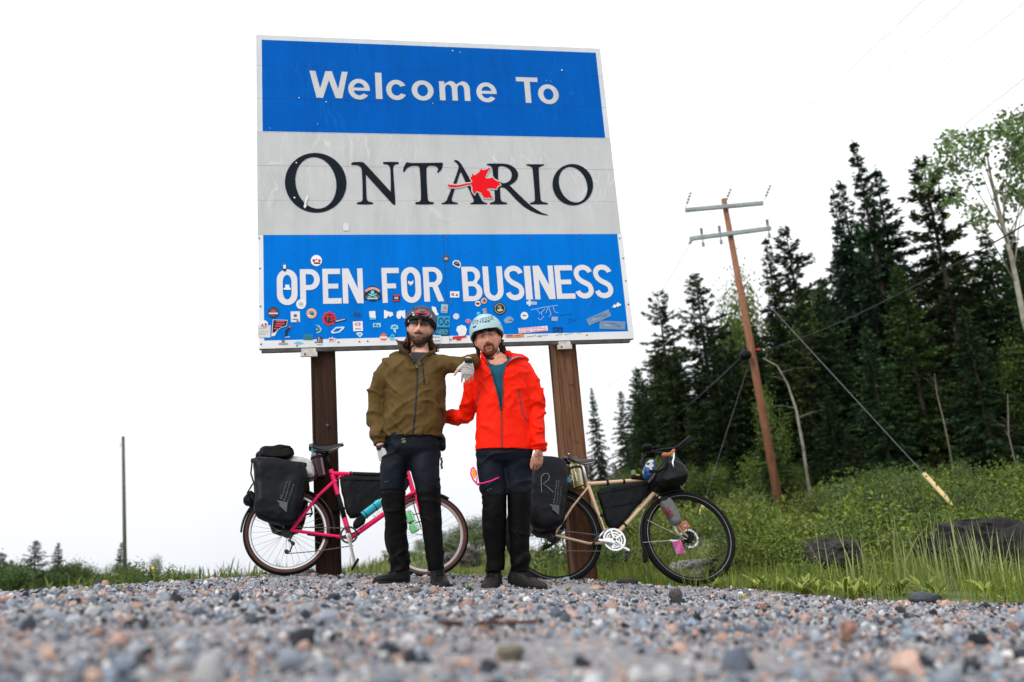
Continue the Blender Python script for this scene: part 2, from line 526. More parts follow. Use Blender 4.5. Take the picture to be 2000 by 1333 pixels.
# ------------------------------------------------------------------ gravel: loose crushed stones
def rock_proto(seed, sub=1):
    bm_t = (1 + 5 ** .5) / 2
    V = np.array([(-1,bm_t,0),(1,bm_t,0),(-1,-bm_t,0),(1,-bm_t,0),(0,-1,bm_t),(0,1,bm_t),(0,-1,-bm_t),(0,1,-bm_t),(bm_t,0,-1),(bm_t,0,1),(-bm_t,0,-1),(-bm_t,0,1)], float)
    Fc = [(0,11,5),(0,5,1),(0,1,7),(0,7,10),(0,10,11),(1,5,9),(5,11,4),(11,10,2),(10,7,6),(7,1,8),(3,9,4),(3,4,2),(3,2,6),(3,6,8),(3,8,9),(4,9,5),(2,4,11),(6,2,10),(8,6,7),(9,8,1)]
    V /= np.linalg.norm(V[0])
    for _ in range(sub):
        V = list(map(tuple, V)); cache = {}; out = []
        def mid(a, b):
            k = (min(a, b), max(a, b))
            if k not in cache:
                m = (np.array(V[a]) + np.array(V[b])); V.append(tuple(m / np.linalg.norm(m))); cache[k] = len(V) - 1
            return cache[k]
        for (p, q, r) in Fc:
            x, y_, z = mid(p, q), mid(q, r), mid(r, p); out += [(p, x, z), (q, y_, x), (r, z, y_), (x, y_, z)]
        Fc = out; V = np.array(V)
    r = np.random.default_rng(seed)
    V = V * (1 + 0.22 * fbm(V * 1.3 + seed * 3.1, seed, 2))[:, None]
    for _ in range(7):                       # broken faces
        d = vnorm(r.normal(size=3)); lim = r.uniform(0.55, 0.85)
        s = V @ d; V = V - np.outer(np.clip(s - lim, 0, None), d) * 0.9
    return V, np.array(Fc)
PAL = np.array([(.23,.255,.30),(.10,.115,.145),(.33,.36,.405),(.45,.45,.455),(.48,.33,.27),(.42,.27,.22),(.028,.032,.041),(.62,.61,.60),(.23,.28,.35),(.33,.19,.14)])
PWT = np.array([.18,.15,.14,.10,.10,.07,.13,.05,.06,.02]); PWT = PWT / PWT.sum()
def scatter_rocks(px, py, size, protos, r, sink=0.25, flat=(0.5, 0.9)):
    n = len(px)
    pz = height(px, py)
    Vs, Fs, Cs = [], [], []; off = 0
    pick = r.integers(0, len(protos), n)
    col = PAL[r.choice(len(PAL), n, p=PWT)] * r.uniform(0.6, 1.15, (n, 1))
    for k, (pv, pf) in enumerate(protos):
        ix = np.where(pick == k)[0]; m = len(ix)
        if m == 0: continue
        ax = r.normal(size=(m, 4)); ax /= np.linalg.norm(ax, axis=1)[:, None]
        w, x, y_, z = ax.T
        Rm = np.stack([1-2*(y_*y_+z*z), 2*(x*y_-z*w), 2*(x*z+y_*w), 2*(x*y_+z*w), 1-2*(x*x+z*z), 2*(y_*z-x*w), 2*(x*z-y_*w), 2*(y_*z+x*w), 1-2*(x*x+y_*y_)], 1).reshape(m, 3, 3)
        sc = size[ix][:, None] * np.stack([np.ones(m), r.uniform(0.65, 1, m), r.uniform(*flat, m)], 1) * 0.5
        V = np.einsum('mij,mkj->mki', Rm, pv[None] * sc[:, None, :])
        V[:, :, 0] += px[ix][:, None]; V[:, :, 1] += py[ix][:, None]
        V[:, :, 2] += (pz[ix] + size[ix] * (0.5 - sink) * 0.6)[:, None]
        Vs.append(V.reshape(-1, 3)); Cs.append(np.repeat(col[ix], len(pv), 0))
        Fs.append((pf[None] + (np.arange(m) * len(pv))[:, None, None]).reshape(-1, 3) + off); off += m * len(pv)
    return np.concatenate(Vs), np.concatenate(Fs), np.concatenate(Cs)
def frustum_pts(n, y0, y1, r, pw=1.0, half=0.66):
    y = y0 + (y1 - y0) * r.random(n) ** pw
    x = (r.random(n) * 2 - 1) * half * y
    return x, y
M_STONE = mat('crushed_stone', (.2, .2, .2), 0.8, tint=True, var=0.28, vscale=260, bump=0.25, bscale=500)
P0 = [rock_proto(s, 0) for s in range(8)]
P1 = [rock_proto(s + 40, 1) for s in range(6)]
r = np.random.default_rng(3)
gx0, gy0, gs0 = [], [], []
for n, y0, y1, smu, ssd, pw in ((13000, .55, 2.6, .0092, .38, .8), (18000, 2.2, 5.2, .0140, .42, .8), (17500, 5.0, 9.0, .0165, .42, .75), (1500, .6, 9.0, .027, .35, .8), (330, 1.2, 9.0, .045, .3, .8)):
    x, y = frustum_pts(n, y0, y1, r, pw)
    keep = (gravelness(x, y) > r.random(n) * 0.9 + 0.05)
    gx0.append(x[keep]); gy0.append(y[keep]); gs0.append((smu * np.exp(r.normal(0, ssd, n)))[keep])
gx0 = np.concatenate(gx0); gy0 = np.concatenate(gy0); gs0 = np.clip(np.concatenate(gs0), .006, .075)
near = gy0 < 1.5
Va, Fa, Ca = scatter_rocks(gx0[~near], gy0[~near], gs0[~near], P0, r)
gravel = link('gravel', fast_mesh('gravel', Va, Fa, M_STONE, colors=Ca))
tag(gravel, 'grey and pink crushed stone gravel covering the pad', kind='stuff')
Va, Fa, Ca = scatter_rocks(gx0[near], gy0[near], gs0[near], P1, r)
gravel2 = link('gravel', fast_mesh('gravel', Va, Fa, M_STONE, colors=Ca, smooth=True))
tag(gravel2, 'blurred grey and pink gravel close in front', kind='stuff')

def stone_thing(px, py, Y, wpx, hpx, col, label, name='stone', seed=1, cat='stone', yaw=0.0, rough=0.75, bump=0.5, depth=None, sub=2, sink=0.2):
    c = at(px, py, Y); s = Y * 1.03 / F
    w, h = wpx * s, hpx * s
    V, Fc = rock_proto(seed, sub)
    V = V / np.abs(V).max(0) * 0.5
    V = V * np.array([w, depth or w * 0.7, h * (1 + sink)])
    ca, sa = math.cos(yaw), math.sin(yaw)
    V = V @ np.array([[ca, sa, 0], [-sa, ca, 0], [0, 0, 1]])
    zc = height1(c[0], c[1]) + h * (0.5 - sink * 0.5)
    m = mat(name, col, rough, var=0.35, vscale=9 / max(w, .05), bump=bump, bscale=18 / max(w, .05), dark=tuple(q * .45 for q in col))
    o = mesh_obj(name, V + np.array([c[0], c[1], zc]), [list(f) for f in Fc], m, None, angle=38)
    place(o, (c[0], c[1], zc - h * .4))
    return tag(o, label, cat)

# ------------------------------------------------------------------ the welcome sign
SU = np.array([math.cos(math.radians(11.974)), math.sin(math.radians(11.974)), 0.0])   # along the sign, to the right
SN = np.array([SU[1], -SU[0], 0.0])                                                    # out of its face, to the road
S0 = at(505, 682, 7.0)                                                                 # bottom left corner
SIGN = Plane(S0, SN)
SW_, SH_ = 3.152, 2.852
def suv(px, py):
    d = SIGN.p(px, py) - S0
    return np.array([d @ SU, d[2]])
def spt(u, v, w=0.0):
    return S0 + SU * u + np.array([0, 0, v]) + SN * w

def fill2d(loops):
    """flat filled outline with holes (even-odd)"""
    cu = bpy.data.curves.new('tmp', 'CURVE'); cu.dimensions = '2D'; cu.fill_mode = 'FRONT'
    for lp in loops:
        s = cu.splines.new('POLY'); s.points.add(len(lp) - 1)
        for p, q in zip(s.points, lp): p.co = (q[0], q[1], 0, 1)
        s.use_cyclic_u = True
    o = bpy.data.objects.new('tmp', cu); COL.objects.link(o)
    dg = bpy.context.evaluated_depsgraph_get()
    me = o.evaluated_get(dg).to_mesh()
    V = np.array([v.co[:2] for v in me.vertices]).reshape(-1, 2); Fc = [list(p.vertices) for p in me.polygons]
    bpy.data.objects.remove(o); bpy.data.curves.remove(cu)
    return V, Fc
_tc = {}
def text2d(s, bold=0.0):
    k = (s, bold)
    if k in _tc: return _tc[k]
    cu = bpy.data.curves.new('tmp', 'FONT'); cu.body = s; cu.dimensions = '2D'; cu.fill_mode = 'FRONT'; cu.offset = bold; cu.resolution_u = 3
    o = bpy.data.objects.new('tmp', cu); COL.objects.link(o)
    dg = bpy.context.evaluated_depsgraph_get(); me = o.evaluated_get(dg).to_mesh()
    V = np.array([v.co[:2] for v in me.vertices]).reshape(-1, 2); Fc = [list(p.vertices) for p in me.polygons]
    bpy.data.objects.remove(o); bpy.data.curves.remove(cu)
    V = (V - V.min(0)) / np.maximum(V.max(0) - V.min(0), 1e-6)
    _tc[k] = (V, Fc)
    return V, Fc
def smooth_loop(pts, n=5, corner=55):
    """Catmull-Rom through the points, keeping sharp corners sharp"""
    P = np.array(pts, float); N = len(P); out = []
    sharp = []
    for i in range(N):
        a, b = P[i] - P[i - 1], P[(i + 1) % N] - P[i]
        c = (a @ b) / (np.linalg.norm(a) * np.linalg.norm(b) + 1e-9)
        sharp.append(math.degrees(math.acos(np.clip(c, -1, 1))) > corner)
    for i in range(N):
        p1, p2 = P[i], P[(i + 1) % N]
        d = np.linalg.norm(p2 - p1)
        def tan(j, sg):
            if sharp[j]: return p2 - p1
            tt = P[(j + 1) % N] - P[j - 1]
            l0, l1 = np.linalg.norm(P[j] - P[j - 1]), np.linalg.norm(P[(j + 1) % N] - P[j])
            return tt / (np.linalg.norm(tt) + 1e-9) * min(d, 1.4 * min(l0, l1) if sg else d) 
        m1, m2 = tan(i, 0), tan((i + 1) % N, 0)
        if sharp[i] and sharp[(i + 1) % N]:
            out.append(p1); continue
        for k in range(n):
            q = k / n
            out.append((2*q**3-3*q**2+1)*p1 + (q**3-2*q**2+q)*m1 + (-2*q**3+3*q**2)*p2 + (q**3-q**2)*m2)
    return np.array(out)
def stroke(path, w, closed=False):
    """outline of a brush stroke of width w"""
    P = np.array(path, float); T = np.gradient(P, axis=0); T /= np.linalg.norm(T, axis=1)[:, None] + 1e-9
    Nn = np.stack([-T[:, 1], T[:, 0]], 1); w = np.broadcast_to(np.asarray(w, float), (len(P),))[:, None]
    return np.concatenate([P + Nn * w / 2, (P - Nn * w / 2)[::-1]])

# materials of the board
def board_mat(name, col, crack, camt, grime, rough=0.42):
    m = mat(name, col, rough, var=0.06, vscale=3.0, spec=.03)
    t = m.node_tree; b = t.nodes['Principled BSDF']
    src = b.inputs['Base Color'].links[0].from_socket
    tc = t.nodes.new('ShaderNodeTexCoord')
    # long, mostly vertical cracks in the old reflective sheeting
    wn = t.nodes.new('ShaderNodeTexNoise'); wn.inputs['Scale'].default_value = 2.3; wn.inputs['Detail'].default_value = 3
    t.links.new(tc.outputs['Object'], wn.inputs['Vector'])
    ws = t.nodes.new('ShaderNodeVectorMath'); ws.operation = 'SCALE'; ws.inputs['Scale'].default_value = 0.35
    t.links.new(wn.outputs['Color'], ws.inputs[0])
    ad = t.nodes.new('ShaderNodeVectorMath'); ad.operation = 'ADD'
    t.links.new(tc.outputs['Object'], ad.inputs[0]); t.links.new(ws.outputs[0], ad.inputs[1])
    masks = []
    for k, (sx, sz, th) in enumerate(((12, 1.6, .010), (24, 5.0, .009))):
        mp = t.nodes.new('ShaderNodeMapping'); mp.inputs['Scale'].default_value = (sx, 0.0, sz); mp.inputs['Location'].default_value = (k * 3.3, k * 1.7, k)
        t.links.new(ad.outputs[0], mp.inputs['Vector'])
        vo = t.nodes.new('ShaderNodeTexVoronoi'); vo.feature = 'DISTANCE_TO_EDGE'; vo.inputs['Scale'].default_value = 1.0
        t.links.new(mp.outputs[0], vo.inputs['Vector'])
        mr = t.nodes.new('ShaderNodeMapRange'); mr.inputs['From Min'].default_value = 0.0; mr.inputs['From Max'].default_value = th * 2.2
        mr.inputs['To Min'].default_value = 1.0; mr.inputs['To Max'].default_value = 0.0
        t.links.new(vo.outputs['Distance'], mr.inputs['Value'])
        nm = t.nodes.new('ShaderNodeTexNoise'); nm.inputs['Scale'].default_value = 1.6 + k; nm.inputs['Detail'].default_value = 4
        t.links.new(tc.outputs['Object'], nm.inputs['Vector'])
        rr = t.nodes.new('ShaderNodeMapRange'); rr.inputs['From Min'].default_value = .46 + .04 * k; rr.inputs['From Max'].default_value = .62
        t.links.new(nm.outputs['Fac'], rr.inputs['Value'])
        mu = t.nodes.new('ShaderNodeMath'); mu.operation = 'MULTIPLY'
        t.links.new(mr.outputs[0], mu.inputs[0]); t.links.new(rr.outputs[0], mu.inputs[1]); masks.append(mu)
    mxm = t.nodes.new('ShaderNodeMath'); mxm.operation = 'MAXIMUM'
    t.links.new(masks[0].outputs[0], mxm.inputs[0]); t.links.new(masks[1].outputs[0], mxm.inputs[1])
    sc = t.nodes.new('ShaderNodeMath'); sc.operation = 'MULTIPLY'; sc.inputs[1].default_value = camt
    t.links.new(mxm.outputs[0], sc.inputs[0])
    mix = t.nodes.new('ShaderNodeMixRGB'); mix.inputs[2].default_value = (*crack, 1)
    t.links.new(sc.outputs[0], mix.inputs[0]); t.links.new(src, mix.inputs[1])
    # rain streaks / grime
    mp = t.nodes.new('ShaderNodeMapping'); mp.inputs['Scale'].default_value = (9, 9, 0.8)
    t.links.new(tc.outputs['Object'], mp.inputs['Vector'])
    gn = t.nodes.new('ShaderNodeTexNoise'); gn.inputs['Scale'].default_value = 1.0; gn.inputs['Detail'].default_value = 8; gn.inputs['Roughness'].default_value = .7
    t.links.new(mp.outputs[0], gn.inputs['Vector'])
    gr = t.nodes.new('ShaderNodeMapRange'); gr.inputs['From Min'].default_value = .45; gr.inputs['From Max'].default_value = .75; gr.inputs['To Max'].default_value = grime
    t.links.new(gn.outputs['Fac'], gr.inputs['Value'])
    g2 = t.nodes.new('ShaderNodeMixRGB'); g2.blend_type = 'MULTIPLY'; g2.inputs[2].default_value = (.45, .44, .42, 1)
    t.links.new(gr.outputs[0], g2.inputs[0]); t.links.new(mix.outputs[0], g2.inputs[1])
    t.links.new(g2.outputs[0], b.inputs['Base Color'])
    return m
M_SBLUE = board_mat('sign_blue', (.0, .102, .46), (.01, .17, .56), .5, .25)
M_SBLUE2 = board_mat('sign_blue_lower', (.0, .172, .66), (.0, .10, .46), .35, .30)
M_SBORDER = board_mat('sign_border', (.62, .655, .69), (.8, .8, .8), .25, .18)
M_SSILVER = board_mat('sign_silver', (.535, .545, .55), (.74, .74, .73), .6, .22)
M_SWHITE = board_mat('sign_lower_white', (.74, .75, .77), (.6, .6, .6), .1, .12)
M_SLET = board_mat('sign_letter_silver', (.56, .575, .59), (.3, .32, .36), .5, .15)
M_SLETW = mat('sign_letter_white', (.69, .69, .72), .45, var=.04, vscale=6)
M_SDARK = mat('sign_letter_dark', (.0045, .0095, .016), .5, var=.15, vscale=8, spec=.1)
M_SRED = mat('leaf_red', (.80, .004, .010), .4, var=.08, vscale=9, spec=.1)
M_SEDGE = mat('sign_edge', (.23, .225, .22), .55, .3, var=.3, vscale=14)
M_SSCREW = mat('screw', (.12, .10, .09), .5, .6)
def wood_mat(name, col, dark):
    m = mat(name, col, .8, bump=.5, bscale=30, stretch=(9, 9, .55))
    t = m.node_tree; b = t.nodes['Principled BSDF']; tc = t.nodes.new('ShaderNodeTexCoord')
    mp = t.nodes.new('ShaderNodeMapping'); mp.inputs['Scale'].default_value = (14, 14, .7); t.links.new(tc.outputs['Object'], mp.inputs['Vector'])
    nz = t.nodes.new('ShaderNodeTexNoise'); nz.inputs['Scale'].default_value = 3; nz.inputs['Detail'].default_value = 9; nz.inputs['Roughness'].default_value = .7; nz.inputs['Distortion'].default_value = .6
    t.links.new(mp.outputs[0], nz.inputs['Vector'])
    cr = t.nodes.new('ShaderNodeValToRGB'); cr.color_ramp.elements[0].position = .32; cr.color_ramp.elements[0].color = (*dark, 1)
    cr.color_ramp.elements[1].position = .66; cr.color_ramp.elements[1].color = (*col, 1)
    t.links.new(nz.outputs['Fac'], cr.inputs[0]); t.links.new(cr.outputs[0], b.inputs['Base Color'])
    return m
M_POST = wood_mat('post_timber', (.050, .022, .012), (.012, .0055, .003))
M_POST2 = wood_mat('post_timber_light', (.22, .105, .054), (.070, .030, .015))

sign = thing('welcome_sign', spt(1.5, 0, -.15) * np.array([1, 1, 0]) + np.array([0, 0, .1]),
             'large blue and silver welcome sign reading ONTARIO on two timber posts', 'road sign')
DEPTH = 0.055
# seams, surveyed at the left edge
vs = [suv(500, 68)[1]] + [suv(502, y)[1] for y in (127.5, 192.3, 258)] + [suv(503, y)[1] for y in (323.5, 391.3, 459.5)] + [0.0]
uL, uR = 0.0, SW_
bL, bR = suv(512, 170)[0], suv(1171, 170)[0]                 # blue field of the upper boards
bT, bB = suv(512, 78)[1], suv(513, 257)[1]
def front_rects(mb, us, vs_, pick, w=0.0):
    for i in range(len(us) - 1):
        for j in range(len(vs_) - 1):
            u0, u1, v0, v1 = us[i], us[i + 1], vs_[j], vs_[j + 1]
            if u1 - u0 < 1e-4 or v1 - v0 < 1e-4: continue
            mb.add([spt(u0, v0, w), spt(u1, v0, w), spt(u1, v1, w), spt(u0, v1, w)], [(0, 1, 2, 3)], pick((u0 + u1) / 2, (v0 + v1) / 2))
def board(name, u0, u1, v0, v1, us, vv, pick, mats, w=0.0):
    mb = MB(); g = 0.0008
    v0 += g; v1 -= g
    us = sorted({u0, u1} | {u for u in us if u0 < u < u1}); vv = sorted({v0, v1} | {v for v in vv if v0 < v < v1})
    front_rects(mb, us, vv, pick, w)
    k = len(mats) - 1
    A = [spt(u0, v0, w), spt(u1, v0, w), spt(u1, v1, w), spt(u0, v1, w)]; B = [p - SN * (DEPTH + w) for p in A]
    mb.add(A + B, [(0, 4, 5, 1), (1, 5, 6, 2), (2, 6, 7, 3), (3, 7, 4, 0), (4, 7, 6, 5)], k)
    return mb.build(name, mats, sign)
rj = np.random.default_rng(5)
for j in range(3):
    board('plank', uL, uR, vs[j + 1], vs[j], [bL, bR], [bT, bB], lambda u, v: 1 if (bL < u < bR and bB < v < bT) else 0, [M_SBORDER, M_SBLUE, M_SEDGE], w=rj.uniform(-.0012, .0012))
for j in range(3, 6):
    board('plank', uL, uR, vs[j + 1], vs[j], [], [], lambda u, v: 0, [M_SSILVER, M_SEDGE], w=rj.uniform(-.0012, .0012))
lL, lR, lB = suv(515, 560)[0], suv(1217, 560)[0], suv(516, 666)[1]
uS = suv(871.5, 560)[0]
for (u0, u1) in ((uL + .004, uS - .0015), (uS + .0015, uR + .012)):
    board('panel', u0, u1, 0.0, vs[6], [lL, lR], [lB], lambda u, v: 1 if (lL < u < lR and v > lB) else 0, [M_SWHITE, M_SBLUE2, M_SEDGE], w=.002)
# aluminium channel under the board and brackets on the posts
mb = MB(); mb.slab([spt(0.02, -.002, -.002), spt(SW_ - .02, -.002, -.002), spt(SW_ - .02, -.024, -.02), spt(.02, -.024, -.02)], -SN * (DEPTH - .012))
mb.build('bottom_channel', M_SEDGE, sign)
for (px, py, wp) in ((603, 688, 32), (1103, 672, 30)):
    u, v = suv(px, py); u0 = u - wp * .0021; u1 = u + wp * .0021
    br = MB(); br.slab([spt(u0, -.035, .0), spt(u1, -.035, .0), spt(u1, -.073, .0), spt(u0, -.073, .0)], -SN * .028)
    br.slab([spt(u0 + .01, -.001, -.004), spt(u1 - .01, -.001, -.004), spt(u1 - .01, -.0345, -.004), spt(u0 + .01, -.0345, -.004)], -SN * .012)
    b_ = br.build('bracket', mat('galvanised', (.55, .52, .48), .5, .4, var=.25, vscale=20), sign)
    bo = MB(); bo.cyl(spt((u0 + u1) / 2 - .03, -.054, .003), SN, .008, .008, 10); bo.build('bolt', M_SSCREW, b_)
# posts
def post(pxs, m, side):
    (xl, xr, yt), (xbl, xbr, yb) = pxs
    P1 = Plane(S0 - SN * (DEPTH + .006), SN)
    a, b2 = P1.p(xl, yt), P1.p(xr, yt); c, d = P1.p(xbl, yb), P1.p(xbr, yb)
    uc = (((c + d) / 2 - S0) @ SU) * .5 + (((a + b2) / 2 - S0) @ SU) * .5
    w = 0.5 * (np.linalg.norm(b2 - a) + np.linalg.norm(d - c))
    zb = min(c[2], d[2]) - .55
    mb = MB()
    base = S0 - SN * (DEPTH + .006 + w / 2) + SU * uc
    N = 24
    rings = []
    for i in range(N + 1):
        z = zb + (S0[2] + 1.9 - zb) * i / N
        h = w / 2; bv = .012
        ring = []
        for (sx, sy) in ((-1, -1), (1, -1), (1, 1), (-1, 1)):
            for k in range(2):
                q = (sx * (h - (bv if (k == 0) == (sx * sy > 0) else 0)), sy * (h - (bv if (k == 1) == (sx * sy > 0) else 0)))
                ring.append(np.array([base[0], base[1], z]) + SU * q[0] - SN * q[1])
        rings.append(ring)
    mb.loft(rings)
    o = mb.build('post', m, sign, angle=50)
    return w, base
W1, B1 = post(((603, 652, 700), (620, 671, 1115)), M_POST, 0)
W2, B2 = post(((1086, 1132, 690), (1118, 1163, 1115)), M_POST2, 1)
for (b_, w_, zz, rr) in ((B2, W2, 1.62, .012), (B2, W2, 1.13, .01), (B1, W1, 1.35, .011)):
    mb = MB(); mb.cyl(np.array([b_[0], b_[1], zz]) + SN * (w_ / 2 + .003) + SU * .02, SN, rr, .008, 12); mb.build('bolt', M_SSCREW, sign)

# lettering ---------------------------------------------------------------
def sheet(name, V2, Fc, m, w, parent=None, th=.0):
    V = np.array([spt(u, v, w) for u, v in V2])
    return mesh_obj(name, V, Fc, m, parent or sign)
def join2d(parts):
    Vs, Fs, k = [], [], 0
    for V, Fc in parts:
        Vs.append(V); Fs += [[i + k for i in f] for f in Fc]; k += len(V)
    return np.concatenate(Vs), Fs
def z2p(ox, oy, s, pts):
    return np.array([suv(ox + x / s, oy + y / s) for x, y in pts])
def fitbox(V, corners):
    """unit outline into a quad (tl, tr, br, bl)"""
    tl, tr, br, bl = [np.array(c) for c in corners]
    x, y = V[:, :1], V[:, 1:]
    return bl * (1 - x) * (1 - y) + br * x * (1 - y) + tr * x * y + tl * (1 - x) * y
def zbox(ox, oy, s, x0, x1, y0, y1):
    a, b_ = suv(ox + x0 / s, oy + y0 / s), suv(ox + x1 / s, oy + y1 / s)
    c, d = suv(ox + x1 / s, oy + y0 / s), suv(ox + x0 / s, oy + y1 / s)
    u0, u1 = (a[0] + d[0]) / 2, (b_[0] + c[0]) / 2; v1, v0 = (a[1] + c[1]) / 2, (b_[1] + d[1]) / 2
    return (u0, v1), (u1, v1), (u1, v0), (u0, v0)
def arc(cx, cy, rx, ry, a0, a1, n=9):
    return [(cx + rx * math.cos(math.radians(a0 + (a1 - a0) * i / n)), cy + ry * math.sin(math.radians(a0 + (a1 - a0) * i / n))) for i in range(n + 1)]
_e = lambda rx, ry, a0, a1, n=26: arc(.5, .5, rx, ry, a0, a1, n)
WL = {'W': [[(.165, 0), (.335, 0), (.5, .66), (.665, 0), (.835, 0), (1, 1), (.845, 1), (.735, .34), (.585, 1), (.415, 1), (.265, .34), (.155, 1), (0, 1)]],
 'l': [[(0, 0), (1, 0), (1, 1), (0, 1)]], 'T': [[(.37, 0), (.63, 0), (.63, .83), (1, .83), (1, 1), (0, 1), (0, .83), (.37, .83)]],
 'o': [_e(.5, .5, 0, 352, 30), _e(.245, .29, 0, 350, 24)], 'c': [_e(.5, .5, 28, 332) + _e(.25, .285, 325, 35)],
 'e': [[(1, .43)] + _e(.5, .5, 0, 325, 30) + _e(.26, .295, 318, 190, 16) + [(.255, .43)], _e(.26, .30, 14, 166, 14)],
 'm': [[(0, 0), (.185, 0), (.185, .58)] + arc(.297, .60, .112, .215, 180, 0, 8) + [(.41, 0), (.59, 0), (.59, .58)] + arc(.7025, .60, .1125, .215, 180, 0, 8) + [(.815, 0), (1, 0), (1, .64)] + arc(.79, .64, .21, .36, 0, 125, 8) + [(.56, .84)] + arc(.39, .64, .20, .36, 40, 118, 6) + [(.175, .84), (.17, .975), (0, .975)]]}
for ch, zx, x0, x1, y0, y1 in (('W', 1, 658, 1052, 474, 748), ('e', 1, 1053, 1275, 552, 765), ('l', 1, 1333, 1400, 489, 759), ('c', 1, 1443, 1655, 562, 770), ('o', 1, 1705, 1930, 568, 775),
                               ('m', 2, 96, 408, 576, 775), ('e', 2, 476, 684, 589, 793), ('T', 2, 890, 1112, 537, 798), ('o', 2, 1110, 1321, 609, 811)):
    ox = 480 if zx == 1 else 840
    V, Fc = fill2d(WL[ch])
    sheet('letter', fitbox(V, zbox(ox, 50, 5.263, x0, x1, y0, y1)), Fc, M_SLET, .0035)

def rrect(x0, y0, x1, y1, rx, ry, n=8):
    return arc(x1 - rx, y1 - ry, rx, ry, 0, 90, n) + arc(x0 + rx, y1 - ry, rx, ry, 90, 180, n) + arc(x0 + rx, y0 + ry, rx, ry, 180, 270, n) + arc(x1 - rx, y0 + ry, rx, ry, 270, 360, n)
t_, q_ = .29, .155                                # stem and bar weights of the condensed highway lettering
GL = {
 'O': [rrect(0, 0, 1, 1, .5, .30), rrect(t_, q_, 1 - t_, 1 - q_, .21, .20)],
 'P': [[(0, 0), (t_, 0), (t_, .40)] + arc(.5, .70, .5, .30, -90, 90, 12) + [(0, 1)], [(t_, .545)] + arc(.5, .70, .21, .155, -90, 90, 8) + [(t_, .855)]],
 'E': [[(0, 0), (1, 0), (1, q_), (t_, q_), (t_, .43), (.84, .43), (.84, .57), (t_, .57), (t_, 1 - q_), (.96, 1 - q_), (.96, 1), (0, 1)]],
 'F': [[(0, 0), (t_, 0), (t_, .41), (.80, .41), (.80, .55), (t_, .55), (t_, 1 - q_), (1, 1 - q_), (1, 1), (0, 1)]],
 'N': [[(0, 0), (.26, 0), (.26, .60), (.70, 0), (1, 0), (1, 1), (.74, 1), (.74, .42), (.31, 1), (0, 1)]],
 'R': [[(0, 0), (t_, 0), (t_, .42), (.45, .42), (.70, 0), (1, 0), (.72, .44)] + arc(.5, .715, .48, .285, -62, 90, 12) + [(0, 1)], [(t_, .56)] + arc(.5, .715, .20, .155, -90, 90, 8) + [(t_, .87)]],
 'B': [[(0, 0)] + arc(.52, .27, .48, .27, -90, 62, 12) + arc(.50, .76, .44, .24, -48, 90, 12) + [(0, 1)], [(t_, .14)] + arc(.52, .285, .20, .145, -90, 90, 8) + [(t_, .43)], [(t_, .57)] + arc(.5, .715, .17, .145, -90, 90, 8) + [(t_, .86)]],
 'U': [[(0, 1), (0, .30)] + arc(.5, .30, .5, .30, 180, 360, 14) + [(1, 1), (1 - t_, 1), (1 - t_, .31)] + arc(.5, .31, .21, .16, 360, 180, 10) + [(t_, 1)]],
 'I': [[(0, 0), (1, 0), (1, 1), (0, 1)]],
}
sp_ = arc(.5, .755, .375, .175, 8, 180, 12) + [(.135, .69), (.21, .60), (.40, .51), (.62, .45)] + [(.80, .385), (.865, .30)] + arc(.5, .245, .375, .175, 0, -172, 12)
sw_ = np.array(sp_) * np.array([1.0, 1.75])
so_ = stroke(sw_, .27) / np.array([1.0, 1.75])
so_ = (so_ - so_.min(0)) / (so_.max(0) - so_.min(0))
GL['S'] = [so_]
for ch, zx, x0, x1, y0, y1 in (('O', 5, 260, 467, 292, 650), ('P', 5, 493, 693, 290, 640), ('E', 5, 719, 905, 286, 636), ('N', 5, 918, 1123, 283, 633), ('F', 5, 1313, 1488, 277, 627), ('O', 5, 1505, 1703, 269, 628), ('R', 5, 1728, 1926, 270, 614),
                               ('B', 6, 264, 455, 259, 595), ('U', 6, 470, 662, 256, 592), ('S', 6, 680, 862, 249, 588), ('I', 6, 875, 940, 252, 580), ('N', 6, 962, 1160, 249, 577), ('E', 6, 1174, 1355, 245, 572), ('S', 6, 1358, 1538, 240, 570), ('S', 6, 1548, 1728, 238, 567)):
    ox, s = (490, 5.128) if zx == 5 else (850, 5.0)
    V, Fc = fill2d(GL[ch])
    sheet('letter', fitbox(V, zbox(ox, 470, s, x0, x1, y0, y1)), Fc, M_SLETW, .0055)
